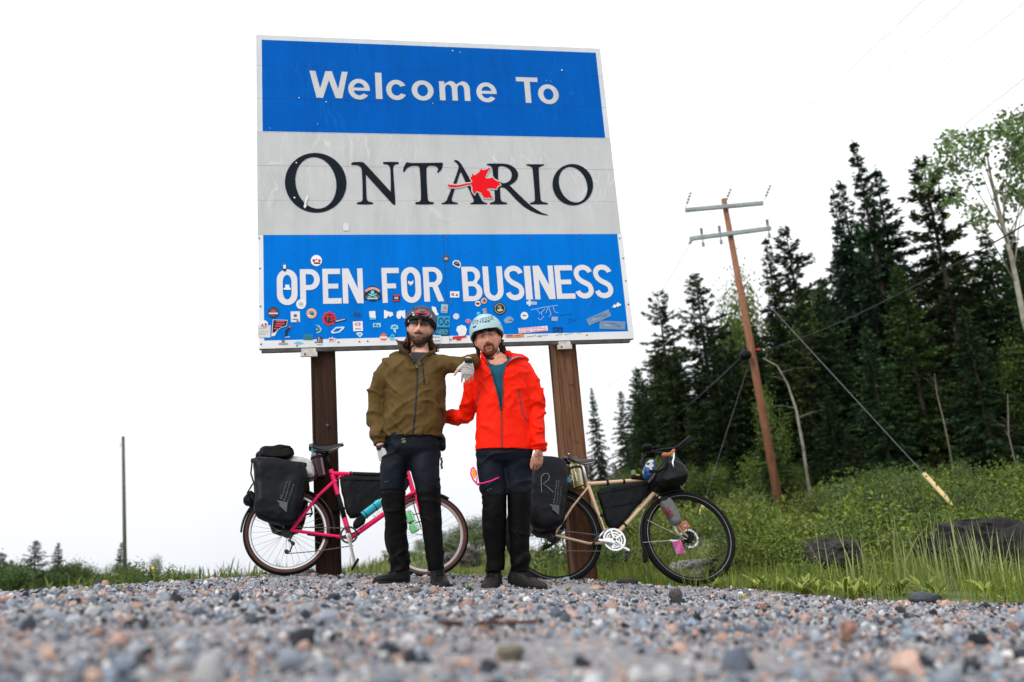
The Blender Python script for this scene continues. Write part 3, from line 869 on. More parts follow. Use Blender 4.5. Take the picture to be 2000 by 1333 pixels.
# ONTARIO, drawn from its outlines
def ell(cx, cy, rx, ry, k, n=56):
    return [(cx + rx * math.cos(a) + k * ry * math.sin(a), cy + ry * math.sin(a)) for a in np.linspace(0, 2 * math.pi, n, endpoint=False)]
ZA, ZB = (490, 260, 5.263), (850, 260, 5.128)
LT = [
 (ZA, [ell(666, 514, 316, 307, .02), ell(668, 515, 210, 265, .085)], 0),
 (ZA, [[(1030,318),(1048,303),(1100,300),(1150,303),(1176,322),(1438,606),(1434,390),(1424,345),(1398,326),(1365,321),(1356,311),(1362,301),(1514,301),(1522,311),(1514,321),(1485,326),(1466,346),(1463,390),(1485,733),(1476,742),(1461,737),(1181,430),(1190,672),(1206,704),(1242,713),(1258,723),(1250,734),(1095,734),(1086,723),(1100,714),(1133,707),(1148,680),(1140,390),(1126,352),(1092,333),(1050,330),(1034,330)]], 1),
 (ZA, [[(1563,398),(1572,352),(1600,303),(1650,310),(1945,307),(1970,306),(1973,330),(1956,380),(1921,413),(1914,402),(1924,376),(1905,347),(1850,339),(1818,346),(1804,376),(1818,676),(1832,706),(1875,714),(1881,724),(1871,734),(1695,734),(1688,723),(1700,714),(1734,706),(1748,678),(1735,372),(1724,347),(1690,339),(1640,344),(1602,367),(1577,404)]], 1),
 (ZB, [[(190,278),(206,272),(236,287),(266,322),(448,640),(470,680),(492,697),(522,704),(520,715),(352,715),(350,704),(376,697),(386,680),(368,635),(258,396),(250,396),(166,660),(171,688),(200,697),(228,703),(224,714),(66,714),(62,703),(90,697),(116,672),(234,350),(224,318),(204,295),(191,288)]], 1),
 (ZB, [[(518,310),(560,308),(640,308),(720,314),(790,347),(829,410),(815,470),(768,512),(742,524),(860,640),(960,732),(1060,796),(1126,822),(1128,829),(1020,808),(900,749),(800,660),(700,556),(648,545),(655,662),(670,688),(702,697),(722,705),(715,715),(548,715),(543,705),(562,697),(590,688),(598,665),(574,380),(566,347),(545,330),(517,324)], [(630,345),(632,480),(655,501),(702,503),(746,478),(766,430),(751,376),(702,341),(650,334)]], 1),
 (ZB, [[(914,315),(1088,315),(1090,327),(1066,333),(1041,346),(1036,372),(1055,662),(1069,688),(1100,697),(1129,705),(1125,716),(950,716),(945,705),(966,697),(990,688),(998,660),(975,372),(965,347),(940,333),(912,327)]], 1),
 (ZB, [ell(1377, 520, 203, 207, .02), ell(1380, 520, 140, 178, .17)], 0),
]
for (z, loops, sm) in LT:
    lp = [z2p(*z, smooth_loop(l, 4, 62) if sm else l) for l in loops]
    V, Fc = fill2d(lp)
    sheet('letter', V, Fc, M_SDARK, .0035)
LEAF = [(128,515),(145,522),(230,527),(310,510),(360,503),(372,487),(350,455),(355,445),(365,440),(372,408),(378,415),(392,430),(440,395),(462,355),(470,375),(500,372),(515,365),(550,348),(545,370),(525,390),(522,405),(508,430),(500,450),(520,460),(580,450),(590,470),(605,475),(625,490),(662,490),(640,510),(655,525),(635,530),(620,540),(612,565),(590,560),(535,560),(515,570),(545,590),(552,612),(575,662),(545,655),(530,645),(525,661),(510,650),(490,656),(470,625),(455,600),(430,590),(410,587),(395,622),(380,600),(370,575),(372,545),(360,530),(365,520),(310,527),(230,547),(145,549),(128,535)]
def offset_loop(P, d):
    P = np.array(P, float); A = np.roll(P, 1, 0); B = np.roll(P, -1, 0)
    t1 = P - A; t2 = B - P
    t1 /= np.linalg.norm(t1, axis=1)[:, None]; t2 /= np.linalg.norm(t2, axis=1)[:, None]
    n1 = np.stack([t1[:, 1], -t1[:, 0]], 1); n2 = np.stack([t2[:, 1], -t2[:, 0]], 1)
    n = n1 + n2; l = np.linalg.norm(n, axis=1)[:, None]; n = n / np.maximum(l, .5)
    n /= np.maximum(1.0, np.linalg.norm(n, axis=1)[:, None])
    return P + n * d
V, Fc = fill2d([z2p(*ZB, offset_loop(LEAF, 11))]); ol = sheet('leaf_outline', V, Fc, M_SSILVER, .0050)
V, Fc = fill2d([z2p(*ZB, LEAF)]); sheet('maple_leaf', V, Fc, M_SRED, .0065)

# screws along the lower panel's border
mb = MB()
for px, py in ((508, 525), (509, 599), (510, 673), (580, 676), (616, 669), (661, 669), (718, 667), (1217, 505), (1222, 549), (1227, 595), (1146, 655), (1054, 657), (880, 664), (702, 668), (1210, 466), (506, 466), (872, 524), (878, 524), (872, 593), (880, 593), (1040, 553), (872, 465), (1034, 467), (1131, 467), (710, 467), (609, 467), (800, 465)):
    u, v = suv(px, py); mb.cyl(spt(u, v, .004), SN, .0065, .005, 8)
mb.build('screw', M_SSCREW, sign)['kind'] = 'stuff'
# worn spots of the upper boards
mb = MB(); V2 = []
rs = np.random.default_rng(12)
for px, py, r_ in ((884, 100, 2.2), (898, 103, 1.2), (1097, 138, 2.2), (584, 192, 1.4), (637, 200, 1.6), (579, 319, 2.0), (575, 387, 2.4), (620, 243, 1.2), (527, 251, 1.0), (1067, 158, 1.2), (1075, 160, .9), (845, 203, 1.3)):
    u, v = suv(px, py); r_ *= .0046 * .75
    lp = [(u + r_ * rs.uniform(.6, 1.3) * math.cos(a), v + r_ * rs.uniform(.6, 1.3) * math.sin(a)) for a in np.linspace(0, 6.28, 8, endpoint=False)]
    mb.add([spt(*p, .0062) for p in lp], [tuple(range(8))])
mb.build('chipped_spot', M_WHITE, sign)['kind'] = 'stuff'
def on_sign(name, loops, m, w):
    V, Fc = fill2d([np.array([suv(*p) for p in lp]) for lp in loops]); return sheet(name, V, Fc, m, w)
on_sign('peeled_patch', [[(598,384),(602,383),(601,390),(598,398),(599,404),(595,408),(593,404),(595,396)]], M_WHITE, .0068)
on_sign('sticker', [[(670,440),(672,436.5),(679,436.5),(681.5,440),(682,451.5),(670,451.5)]], mat('pale_film', (.66, .67, .70), .4), .0045)

# ------------------------------------------------------------------ stickers, scratches and pen marks on the lower panel
_cm = {}
def cmat(c):
    if c not in _cm: _cm[c] = mat('sticker_print', srgb(*c), .45, var=.10, vscale=40)
    return _cm[c]
def rot2(P, cx, cy, a):
    P = np.array(P, float); a = math.radians(a); c, s = math.cos(a), math.sin(a)
    return np.stack([cx + (P[:, 0]) * c - P[:, 1] * s, cy + P[:, 0] * s + P[:, 1] * c], 1)
def C_(x, y, r, ry=None, n=20): return [(x + r * math.cos(a), y + (ry or r) * math.sin(a)) for a in np.linspace(0, 2 * math.pi, n, endpoint=False)]
def R_(x, y, w, h): return [(x - w/2, y - h/2), (x + w/2, y - h/2), (x + w/2, y + h/2), (x - w/2, y + h/2)]
def blob(x, y, w, h, seed, n=13, j=.3):
    r_ = np.random.default_rng(seed)
    return [(x + w / 2 * math.cos(a) * (1 - j * r_.random()), y + h / 2 * math.sin(a) * (1 - j * r_.random())) for a in np.linspace(0, 2 * math.pi, n, endpoint=False)]
WH, BK, RD, TL, GY = (226, 229, 233), (28, 32, 38), (200, 42, 52), (70, 178, 200), (120, 130, 142)
def sticker(cx, cy, layers, rot=0.0, label=None, name='sticker'):
    """layers: (outline loops or ('t', text, x, y, w, h), colour) in survey pixels about (cx, cy)"""
    mb = MB(); mats = []; w = .0066
    for sh, col in layers:
        if isinstance(sh[0], str):
            _, s, x, y, ww, hh = sh
            V, Fc = text2d(s, .012)
            V = np.stack([x + (V[:, 0] - .5) * ww, y - (V[:, 1] - .5) * hh], 1)
        else:
            lps = [sh] if np.ndim(sh[0][0]) == 0 else sh
            V, Fc = fill2d([np.array(l, float) for l in lps])
        V = rot2(V, cx, cy, rot)
        P = [spt(*suv(*q), w) for q in V]
        if col not in mats: mats.append(col)
        mb.add(P, Fc, mats.index(col)); w += .0006
    o = mb.build(name, [cmat(c) for c in mats], sign)
    if label: o['label'] = label
    return o
sticker(618, 510, [(C_(0,0,11), WH), (C_(0,0,10), (240,240,242)), (blob(-5,0,7,7,1), RD), (blob(6,0,6,7,2), RD), (blob(0,-2,5,4,3), (190,90,170)), (R_(1,5,12,3), (90,40,60))], label='round white sticker with red shapes')
sticker(556, 523, [(blob(-2,-4,13,9,4), (70,110,150)), (blob(0,4,9,10,5), (40,60,80)), (R_(0,-1,5,7), WH)])
sticker(561, 562, [([(-8,2),(-4,1),(-4,-5),(4,-5),(5,1),(8,2),(6,5),(-6,5)], WH)])
sticker(588, 595, [(C_(0,0,9.5), WH), (C_(0,0,6), (205,212,220)), (blob(0,0,8,4,6), (150,160,170))])
sticker(727.5, 575, [([(-17,6),(-14,-9),(-8,-14),(0,-16),(8,-14),(14,-9),(17,6),(15,12),(8,10),(6,14),(-6,14),(-8,10),(-15,12)], (30,36,40)), ([(-15,-7),(-8,-12),(0,-13.5),(8,-12),(15,-7),(13,-3),(7,-7),(0,-9),(-7,-7),(-13,-3)], (214,160,150)), (blob(-10,6,10,9,7), (70,95,110)), (blob(10,6,10,9,8), (70,95,110)), (blob(0,-3,8,8,9,j=.1), (120,205,215)), (rot2(R_(0,0,17,2),0,3,20), (120,205,215)), (rot2(R_(0,0,17,2),0,3,-20), (120,205,215)), (R_(0,9,20,3), (190,200,205))], label='black badge sticker with pale banner and crossed bones')
sticker(774, 583, [(R_(0,0,14,14), BK), (R_(0,-5,12,3), RD), (R_(0,5,12,2.5), RD), (blob(0,0,11,6,10), (170,175,185))], rot=4)
sticker(802, 553, [([(-5,-4),(-2,-2),(2,-2),(5,-5),(5,1),(0,6),(-5,1)], WH), ([(-1,2),(1,2),(0,5)], (120,60,50))])
sticker(871, 505, [(C_(0,0,6.5), (70,72,80)), (blob(0,1,9,6,11), (160,160,165))])
sticker(534, 611, [(C_(0,0,11), (48,46,54)), (C_(0,0,9.5), (72,70,78)), (blob(0,-3,11,5,12), (205,70,62)), (R_(0,2,18,3), (200,200,205)), (blob(0,6,9,3,13), (150,60,60))])
sticker(577, 619.5, [(R_(0,0,18,21), (214,217,222)), (blob(0,-2,9,7,14), (90,90,98)), (R_(0,5,12,1.5), (90,90,98)), (R_(4,8.5,5,2), (110,40,50))], rot=-2)
sticker(608.5, 613, [(C_(0,0,10), (226,172,122)), (blob(0,-2,13,7,15), (60,150,190)), (blob(1,2,9,6,16), (30,90,120)), (R_(-2,5,9,2), (235,235,235))])
gear = []
for i in range(32):
    a = 2 * math.pi * i / 32; rr = 14.5 if (i // 2) % 2 == 0 else 12.2
    gear.append((rr * math.cos(a), rr * math.sin(a)))
sticker(643, 623, [(gear, RD), (C_(0,0,9), (35,42,60)), ([(7,4),(30,-1),(32,0),(33,3),(10,8)], (44,48,66)), ([(12,4.5),(30,.6),(31,2),(13,6.5)], (200,205,212)), (('t','TS',0,0,15,10), (226,52,60))], label='red cog sticker lettered TS with a spanner')
sticker(697, 615, [(blob(-3,-1,8,12,17,j=.5), (30,70,120)), (blob(4,0,8,11,18,j=.5), (30,70,120))])
sticker(727.5, 617, [(R_(0,0,12,17), WH), ([(-6,3),(6,6),(6,8.5),(-6,8.5)], (70,180,215))], rot=-5)
sticker(759, 614, [([(-9,-8),(-2,-5),(8,-3),(9,3),(3,6),(-1,3),(-4,8),(-9,9)], WH)])
sticker(783, 615, [([(-9,4),(-8,-5),(-2,-8),(4,-7),(8,-9),(9,8),(4,7),(1,2),(-1,8),(-6,9)], WH)])
sticker(851, 609, [([(-8,-10),(0,-8),(3,2),(6,6),(3,8),(-6,6)], WH)])
sticker(516, 634, [(C_(0,0,7.5), WH), (blob(-3,1,4,5,19), RD), (blob(3,0,5,5,20), RD)])
sticker(516, 648, [(R_(0,0,25,24), (206,207,203)), (R_(-2,-5,15,.8), (150,150,150)), (R_(0,0,17,.8), (150,150,150)), (R_(-3,5,13,.8), (150,150,150))], rot=2)
sticker(546, 641, [([(-13,-16),(16,-15),(14,-3),(3,0),(-4,6),(-9,16),(-16,17)], (215,215,220)), ([(-12,-15),(15,-14),(13,-4),(3,-1),(-5,5),(-9,9),(-14,10)], (26,28,34)), (R_(2,-12,17,2.6), (214,70,84)), (R_(1,-7.5,17,2.6), (214,70,84)), (R_(-2,-3,14,2.6), (214,70,84)), (R_(-7,2,8,2.4), (214,70,84))], label='torn black poster sticker with red lettering')
sticker(562, 647, [([(5,-10),(8,-7),(4,-4),(0,2),(-1,10),(-6,11),(-4,4),(-6,1),(2,-7)], BK), ([(4,-10),(7,-8),(5,-5),(2,-6)], (200,70,80)), ([(-5,12),(4,11),(4,12.5),(-5,13)], WH)])
sticker(621, 643, [([(-7,-8),(2,-7),(8,0),(6,6),(0,9),(-4,8),(1,4),(2,-2),(-2,-6)], (120,190,200)), ([(-3,-5),(3,-2),(4,3),(0,6),(1,1)], (60,120,90)), (blob(-2,1,4,4,21), (230,150,140))])
sticker(660, 645.5, [(([(-14,3),(-4,-6),(13,-7),(12,-3),(3,5),(-11,7)], [(-10,2.5),(-3,-3),(8,-4),(1,3),(-8,4)]), (200,222,240))])
sticker(699, 638, [(R_(0,0,19,19), WH), (([(-6,-4),(-4,-7),(4,-7),(6,-4),(4,-1),(-4,-1)], [(-3.6,-4),(-2.5,-5.4),(2.5,-5.4),(3.6,-4),(2.5,-2.6),(-2.5,-2.6)]), (218,70,76)), (('t','HINO',0,5,11,3), (70,60,66))], rot=-3, label='white square sticker with red emblem')
sticker(736, 636, [(R_(0,0,15,8), (150,215,225)), (R_(-3,0,5,5), (50,120,150)), (R_(3,1,4,4), (50,120,150))])
sticker(770.5, 642.5, [([(-8,0),(-6,-6),(0,-8),(6,-6),(8,0),(2,2),(3,9),(-2,6),(-2,2)], (150,215,230)), ([(-5,-1),(-3,-5),(2,-6),(5,-1)], (50,150,185))])
sticker(702, 655, [([(-7,-3),(-3,-5),(4,-5),(7,-1),(1,5)], (200,225,240)), ([(-4,-2),(4,-3),(1,3)], (110,180,215))])
sticker(749, 659, [([(0,-9),(2,-5),(5,-6),(5,-2),(8,-1),(5,3),(6,6),(1,5),(0,9),(-1,5),(-6,6),(-5,3),(-8,-1),(-5,-2),(-5,-6),(-2,-5)], (238,112,44)), (R_(0,1,14,3.5), (240,225,215))], label='orange maple leaf sticker')
sticker(766, 660, [([(-1,-7),(4,-5),(4,1),(2,7),(-1,2),(-4,7),(-5,0)], (90,190,215)), (blob(0,-2,4,4,22), (20,60,90))])
sticker(624.5, 665.5, [(R_(0,0,11,16), (60,66,84)), (R_(-2,-1,3,11), (150,155,165)), (R_(2,2,3,9), (120,125,150)), (R_(0,7,11,2), WH)], rot=3)
sticker(648, 663, [([(-7,1),(-5,-3),(-1,-1),(1,-5),(3,-1),(7,-2),(6,3),(-6,5)], WH), ([(-5,1),(-4,-1),(0,1),(1,-2),(3,1),(5,0),(4,2),(-5,3.5)], (190,40,60))])
sticker(583, 670, [(blob(0,0,27,7,23,j=.6,n=24), (110,200,215))])
sticker(553, 672, [(R_(0,0,18,3), (150,150,155)), (R_(0,-5,6,4), (120,100,95))])
sticker(602, 659, [(R_(0,0,19,11), (30,120,160)), (R_(0,2,15,5), (40,110,120))])
sticker(867.7, 603.6, [(R_(0,0,13,17), (110,205,205)), (blob(1,-1,9,11,24), (226,110,150)), (R_(0,6,10,2), (210,60,110))], rot=5)
sticker(866, 629, [(R_(0,0,25,22), (46,150,196)), (('t','OG',0,0,20,15), (18,44,58))], rot=1, label='teal sticker lettered OG')
sticker(864, 649, [(R_(0,0,25,14), (26,62,76)), (('t','NERD!',0,0,22,10), (62,180,214))], rot=1, label='dark teal sticker lettered NERD')
sticker(890.8, 618.8, [(C_(0,0,6), (214,226,238)), (C_(0,0,4), (196,212,228))])
sticker(914, 628, [([(-6,0),(-2,-4),(0,-3),(2,-4),(6,0),(2,4),(-2,4)], (235,190,200)), (([(-5,0),(-2,-3),(0,-2.2),(2,-3),(5,0),(2,3),(-2,3)], [(-3,0),(0,-.8),(3,0),(0,1)]), (218,36,84))], label='small pink lips sticker')
sticker(900.8, 646.5, [([(-8,-8),(0,-11),(8,-9),(11,-2),(9,7),(5,11),(-5,11),(-6,5),(-10,0)], WH)], label='large blank white mitten shaped sticker')
sticker(897, 661, [([(-14,0),(-12,-3),(13,-5),(14,-2),(4,0),(3,4),(-5,5),(-6,1),(-13,3)], (205,36,58))])
sticker(849, 663, [(R_(0,0,24,15), (222,224,228)), (('t','RANGO',1,-3.6,18,4.2), BK), (('t','GAUCHO',1,3.6,19,4.2), BK)], rot=1, label='white sticker lettered RANGO GAUCHO')
sticker(892, 517, [([(-8,-4),(-4,-8),(4,-7),(8,-1),(7,6),(5,8),(-1,5),(-8,1)], WH), ([(-6,-3),(-3,-6),(3,-5),(6,0),(5,5),(-1,3),(-6,0)], (42,48,58)), (R_(0,-2,6,2), (140,150,160))], label='sticker of a dark car cut out in white')
sticker(888, 576, [(R_(0,0,18,12), WH), (blob(-3,0,9,7,25), (205,80,90)), (blob(4,1,6,6,26), (70,130,190)), (C_(0,0,2), (240,240,240))])
sticker(933, 594, [(C_(0,0,5.5), (232,224,214)), (blob(0,0,8,7,27), (170,70,48)), (R_(0,0,8,1.5), BK)])
sticker(945, 588.5, [(C_(0,0,5.5), (230,218,206)), (C_(0,0,4.6), (226,130,60)), (blob(1,0,4,6,28), (70,44,36))])
sticker(976, 603.5, [(C_(0,0,12), (30,34,36)), ((C_(0,0,10), C_(0,0,9.2)), (214,190,150)), (blob(-1,-4,10,5,29), (130,140,146)), (blob(0,3,14,6,30), (190,190,176)), (blob(1,-1,5,3,31), (200,140,60)), (blob(-4,1,4,4,32), (90,110,110))], label='round black badge sticker with landscape')
sticker(1038, 592.6, [([(-10,-3),(-6,-3),(-6,-6),(-2,-6),(-2,-3),(10,-2),(10,3),(-2,3),(-2,6),(-6,6),(-6,3),(-10,3)], (206,216,230)), (R_(4,0,10,2), (120,150,195))])
sticker(994, 626, [(blob(0,0,21,15,33,j=.25), (128,158,190)), (blob(3,1,8,5,34), (70,110,160))], rot=-8)
sticker(1024, 617.6, [(C_(0,0,7.5), WH), (blob(0,0,10,4,35), (150,155,165)), (blob(-1,-1,4,3,36), (120,60,80))])
sticker(1083, 623.6, [(R_(0,0,12,8), (150,170,196))], rot=3)
for (x, y, w_, h_, ro, sd_) in ((1169, 621, 48, 14, -24, 1), (1195.6, 636, 50, 16, 2, 2)):
    sticker(x, y, [(R_(0,0,w_,h_), (112,140,172)), (blob(-8,0,24,6,40+sd_,j=.5), (140,160,182)), (blob(12,1,14,5,50+sd_,j=.5), (92,122,160)), (blob(0,-3,26,3,60+sd_,j=.6), (78,112,156))], rot=ro, label='tilted grey scraped tape strip' if sd_ == 1 else 'level grey scraped tape strip')
sticker(1204, 597, [([(-9,5),(-5,-2),(-2,0),(2,-6),(6,-3),(9,-2),(8,1),(5,1),(3,3),(0,2),(-3,5),(-6,4)], WH)])
sticker(1041, 644.5, [(rot2(R_(0,0,57,10),0,0,-2), (228,222,230)), (('t','HARDERALL',0,-2.5,52,4), (222,80,96)), (('t','RIVER HIKING',0,2.8,54,3.6), (222,80,96))], rot=-3)
sticker(1089, 641, [(R_(0,0,20,2), (20,34,58))])
sticker(1089, 646.5, [(('t','SAKE',0,0,20,7), (16,28,50))])
sticker(1005, 656.5, [([(-19,-1),(-12,-3),(2,-2),(18,-3),(19,2),(8,3),(-18,3)], (226,140,90)), (R_(-10,0,12,3), (120,100,110)), (R_(6,0,10,2), (190,90,50))], rot=-1)
def scrawl(lines, col, wd, name):
    mb = MB()
    for ln in lines:
        P = np.array([suv(*p) for p in ln])
        o_ = stroke(P, wd); n = len(P)
        V = [spt(u, v, .0064) for u, v in o_]
        mb.add(V, [(i, i + 1, 2 * n - 2 - i, 2 * n - 1 - i) for i in range(n - 1)])
    return mb.build(name, cmat(col), sign)
scrawl([[(1037,606),(1048,604),(1062,601),(1089,597)], [(1048,604),(1054,614),(1057,611),(1064,604)], [(1057,611),(1058,616)], [(1071,599),(1073,606),(1076,614),(1072,620)], [(1050,622),(1056,626),(1062,618)], [(1066,612),(1070,601)], [(1080,600),(1083,610),(1090,612)]], (190, 212, 236), .0035, 'scratched_letters')
def wiggle(x0, y0, x1, y1, n, a, seed):
    r_ = np.random.default_rng(seed)
    return [(x0 + (x1 - x0) * i / n + r_.normal(0, .4), y0 + (y1 - y0) * i / n + a * (1 if i % 2 else -1) * r_.uniform(.3, 1)) for i in range(n + 1)]
scrawl([wiggle(1094,617,1117,613,10,2.2,1), [(1110,623),(1112,625),(1114,622),(1112,627),(1109,624)], wiggle(1107,633,1127,624,9,2.0,2)], (16, 30, 62), .0032, 'pen_signature')
scrawl([wiggle(1028,659,1046,656,10,1.5,3), wiggle(1048,658,1070,655,12,1.6,4), wiggle(1085,656,1099,653,9,1.5,5), wiggle(1102,655,1118,650,9,1.7,6), wiggle(1126,652,1150,645,11,1.8,7)], (50, 54, 84), .003, 'pen_signature')
scrawl([[(1140,618),(1146,604),(1152,592)], [(1150,596),(1158,588)], [(1136,622),(1141,610)], [(905,498),(918,489)], [(1000,508),(1008,492),(1010,486)]], (40, 120, 210), .003, 'scratch')

# ------------------------------------------------------------------ bicycles
def circle_pts(c, ax, R, n=48, a0=0, a1=360, ref=None):
    ax = vnorm(np.asarray(ax, float)); u = vnorm(np.cross(ax, [0, 0, 1.0])) if ref is None else vnorm(ref - (ref @ ax) * ax)
    w = np.cross(ax, u)
    return [c + R * (math.cos(math.radians(a)) * u + math.sin(math.radians(a)) * w) for a in np.linspace(a0, a1, n)]
class Bike:
    """surveying frame of a leaning bicycle: s along, t up in its own plane, n out to the road side"""
    def __init__(s, rear, front, lean):
        s.r = np.array(rear, float); s.f_ = np.array(front, float)
        s.S = vnorm(s.f_ - s.r)
        out = vnorm(np.cross(s.S, [0, 0, 1.0])); up = np.cross(out, s.S)
        a = math.radians(lean)
        s.T = up * math.cos(a) - out * math.sin(a)
        s.N = out * math.cos(a) + up * math.sin(a)
        s.pl = Plane(s.r, s.N)
    def p(s, x, y, w=0.0): return s.pl.p(x, y, w)
    def L(s, pts): return [s.p(*q) for q in pts]
def wheel(bk, root, c, R, tyre_r, m_tyre, m_wall, m_rim, m_spoke, nsp=32, rimw=.012, wall=True, seed=0, stripe=None, hubr=.018):
    w = thing('wheel', c, None, None); w.parent = root
    w.location = Vector(c - ROOT_LOC[root.name]); ROOT_LOC[w.name] = np.array(c)
    t = MB(); n, k = 72, 14
    Rc = R - tyre_r
    u, v = bk.S, bk.T
    rings = []
    for i in range(n):
        a = 2 * math.pi * i / n; d = math.cos(a) * u + math.sin(a) * v
        for j in range(k):
            b = 2 * math.pi * j / k
            rings.append(c + d * (Rc + tyre_r * math.cos(b)) + bk.N * tyre_r * .92 * math.sin(b))
    Fs, ms = [], []
    for i in range(n):
        for j in range(k):
            b = (j + .5) / k * 360; b = min(b, 360 - b)
            Fs.append((i * k + j, ((i + 1) % n) * k + j, ((i + 1) % n) * k + (j + 1) % k, i * k + (j + 1) % k))
            ms.append(1 if (wall and 72 < b < 165) else 0)
    ty = mesh_obj('tyre', np.array(rings), Fs, [m_tyre, m_wall] if wall else [m_tyre], w, True, ms if wall else None)
    tread = MB()
    for i in range(0, 150):
        a = 2 * math.pi * i / 150; d = math.cos(a) * u + math.sin(a) * v; tg = -math.sin(a) * u + math.cos(a) * v
        for sgn in (-1, 1):
            q = c + d * (R - .0008 - .09 * tyre_r) + bk.N * sgn * tyre_r * .42
            tread.box(q, (.009, tyre_r * .5, .0022), np.array([tg, bk.N, d]))
    tread.build('tread', m_tyre, w)['kind'] = 'stuff'
    rm = MB(); Ri = R - 2 * tyre_r + .004
    prof = [(Ri + .004, rimw), (Ri - .012, rimw * .95), (Ri - .018, rimw * .45), (Ri - .018, -rimw * .45), (Ri - .012, -rimw * .95), (Ri + .004, -rimw)]
    V = []
    for i in range(n):
        a = 2 * math.pi * i / n; d = math.cos(a) * u + math.sin(a) * v
        V += [c + d * r_ + bk.N * z_ for r_, z_ in prof]
    kk = len(prof)
    rm.add(V, [(i * kk + j, ((i + 1) % n) * kk + j, ((i + 1) % n) * kk + (j + 1) % kk, i * kk + (j + 1) % kk) for i in range(n) for j in range(kk)])
    rm.build('rim', m_rim, w, angle=30)
    if stripe is not None:
        sr = MB(); sr.ring(c + bk.N * tyre_r * .80, bk.N, Rc - tyre_r * .62, .0022, 72, 6); sr.build('reflective_stripe', stripe, w, True)
    for i in range(nsp):
        a = 2 * math.pi * (i + .3) / nsp; sd_ = 1 if i % 2 else -1; cr = .62 * (1 if (i // 2) % 2 else -1)
        d = math.cos(a) * u + math.sin(a) * v; e = math.cos(a + cr) * u + math.sin(a + cr) * v
        sp = MB(); sp.tube([c + e * (hubr + .004) + bk.N * sd_ * .026, c + d * (Ri - .016)], .00125, 5); sp.build('spoke', m_spoke, w)
    hb = MB(); hb.cyl(c, bk.N, hubr * .7, .07, 16); hb.cyl(c + bk.N * .026, bk.N, hubr + .008, .004, 20); hb.cyl(c - bk.N * .026, bk.N, hubr + .008, .004, 20); hb.cyl(c, bk.N, .006, .135, 10)
    hb.build('hub', M_DARKSTEEL, w, angle=40)
    return w
def wheel_fit(bk, cx, cy, edges):
    c = bk.p(cx, cy)
    return c, float(np.mean([np.linalg.norm(bk.p(*e) - c) for e in edges]))
def tubes(bk, lst, n=12):
    mb = MB()
    for pts, r_, *w in lst: mb.tube([bk.p(x, y, (w[0] if w else 0.0)) if len(q) == 2 else bk.p(*q) for q in pts for (x, y) in [q[:2]]], r_, n)
    return mb
def fender(bk, root, c, R, a0, a1, wd, m):
    """curved mudguard over a wheel, angles from the bike's forward direction"""
    V = []; n = 40; prof = [(-1, -.35), (-.8, 0), (-.3, .18), (.3, .18), (.8, 0), (1, -.35)]
    for i in range(n):
        a = math.radians(a0 + (a1 - a0) * i / (n - 1)); d = math.cos(a) * bk.S + math.sin(a) * bk.T
        V += [c + d * (R + .016 + y_ * .02) + bk.N * x_ * wd / 2 for x_, y_ in prof]
        V += [c + d * (R + .013 + y_ * .02) + bk.N * x_ * (wd / 2 - .002) for x_, y_ in prof[::-1]]
    k = 12
    mb = MB(); mb.loft([V[i * k:(i + 1) * k] for i in range(n)])
    return mb.build('mudguard', m, root, angle=40)
def saddle(bk, root, tail, nose, wmax, m_top, m_rail, sag=.5):
    """leather saddle from tail to nose"""
    A, B = np.array(tail), np.array(nose); Ld = np.linalg.norm(B - A); D = (B - A) / Ld; U = vnorm(bk.T - (bk.T @ D) * D); Nn = bk.N
    rings = []
    for i in range(19):
        q = i / 18
        w = wmax * (0.5 * (np.interp(q, [0, .08, .22, .45, .7, .95, 1], [.55, .92, 1, .60, .27, .20, .12])))
        drop = np.interp(q, [0, .1, .3, .5, .65, .85, 1], [.040, .052, .062, .060, .045, .032, .018])
        top = np.interp(q, [0, .08, .3, .6, .9, 1], [.006, .012, -.004, -.010, .002, -.004])
        c = A + D * Ld * q + U * top
        ring = []
        for a in np.linspace(-1.15, 1.15, 13):
            ring.append(c + Nn * w * math.sin(a) * 1.02 + U * (-(1 - math.cos(a)) * drop * 1.55))
        for a in np.linspace(1.1, -1.1, 13):
            ring.append(c + Nn * (w - .005) * math.sin(a) * 1.0 + U * (-(1 - math.cos(a)) * drop * 1.5 - .006))
        rings.append(ring)
    mb = MB(); mb.loft(rings); s = mb.build('saddle', m_top, root, angle=50)
    rl = MB()
    for sg in (-1, 1):
        f_ = lambda q, w_, h_: A + D * Ld * q + Nn * sg * w_ + U * h_
        rl.tube([f_(.06, .055, -.022), f_(.10, .045, -.050), f_(.30, .024, -.062), f_(.60, .022, -.060), f_(.85, .012, -.035), f_(.94, .006, -.016)], .0035, 8)
    rl.build('rail', m_rail, s, True)
    rv = MB()
    for (q, sg) in ((.10, 0), (.12, .45), (.12, -.45), (.96, 0)): rv.cyl(A + D * Ld * q + Nn * sg * wmax * .75 + U * .006, U, .006, .004, 10)
    rv.build('rivet', M_STEEL, s)
    return s
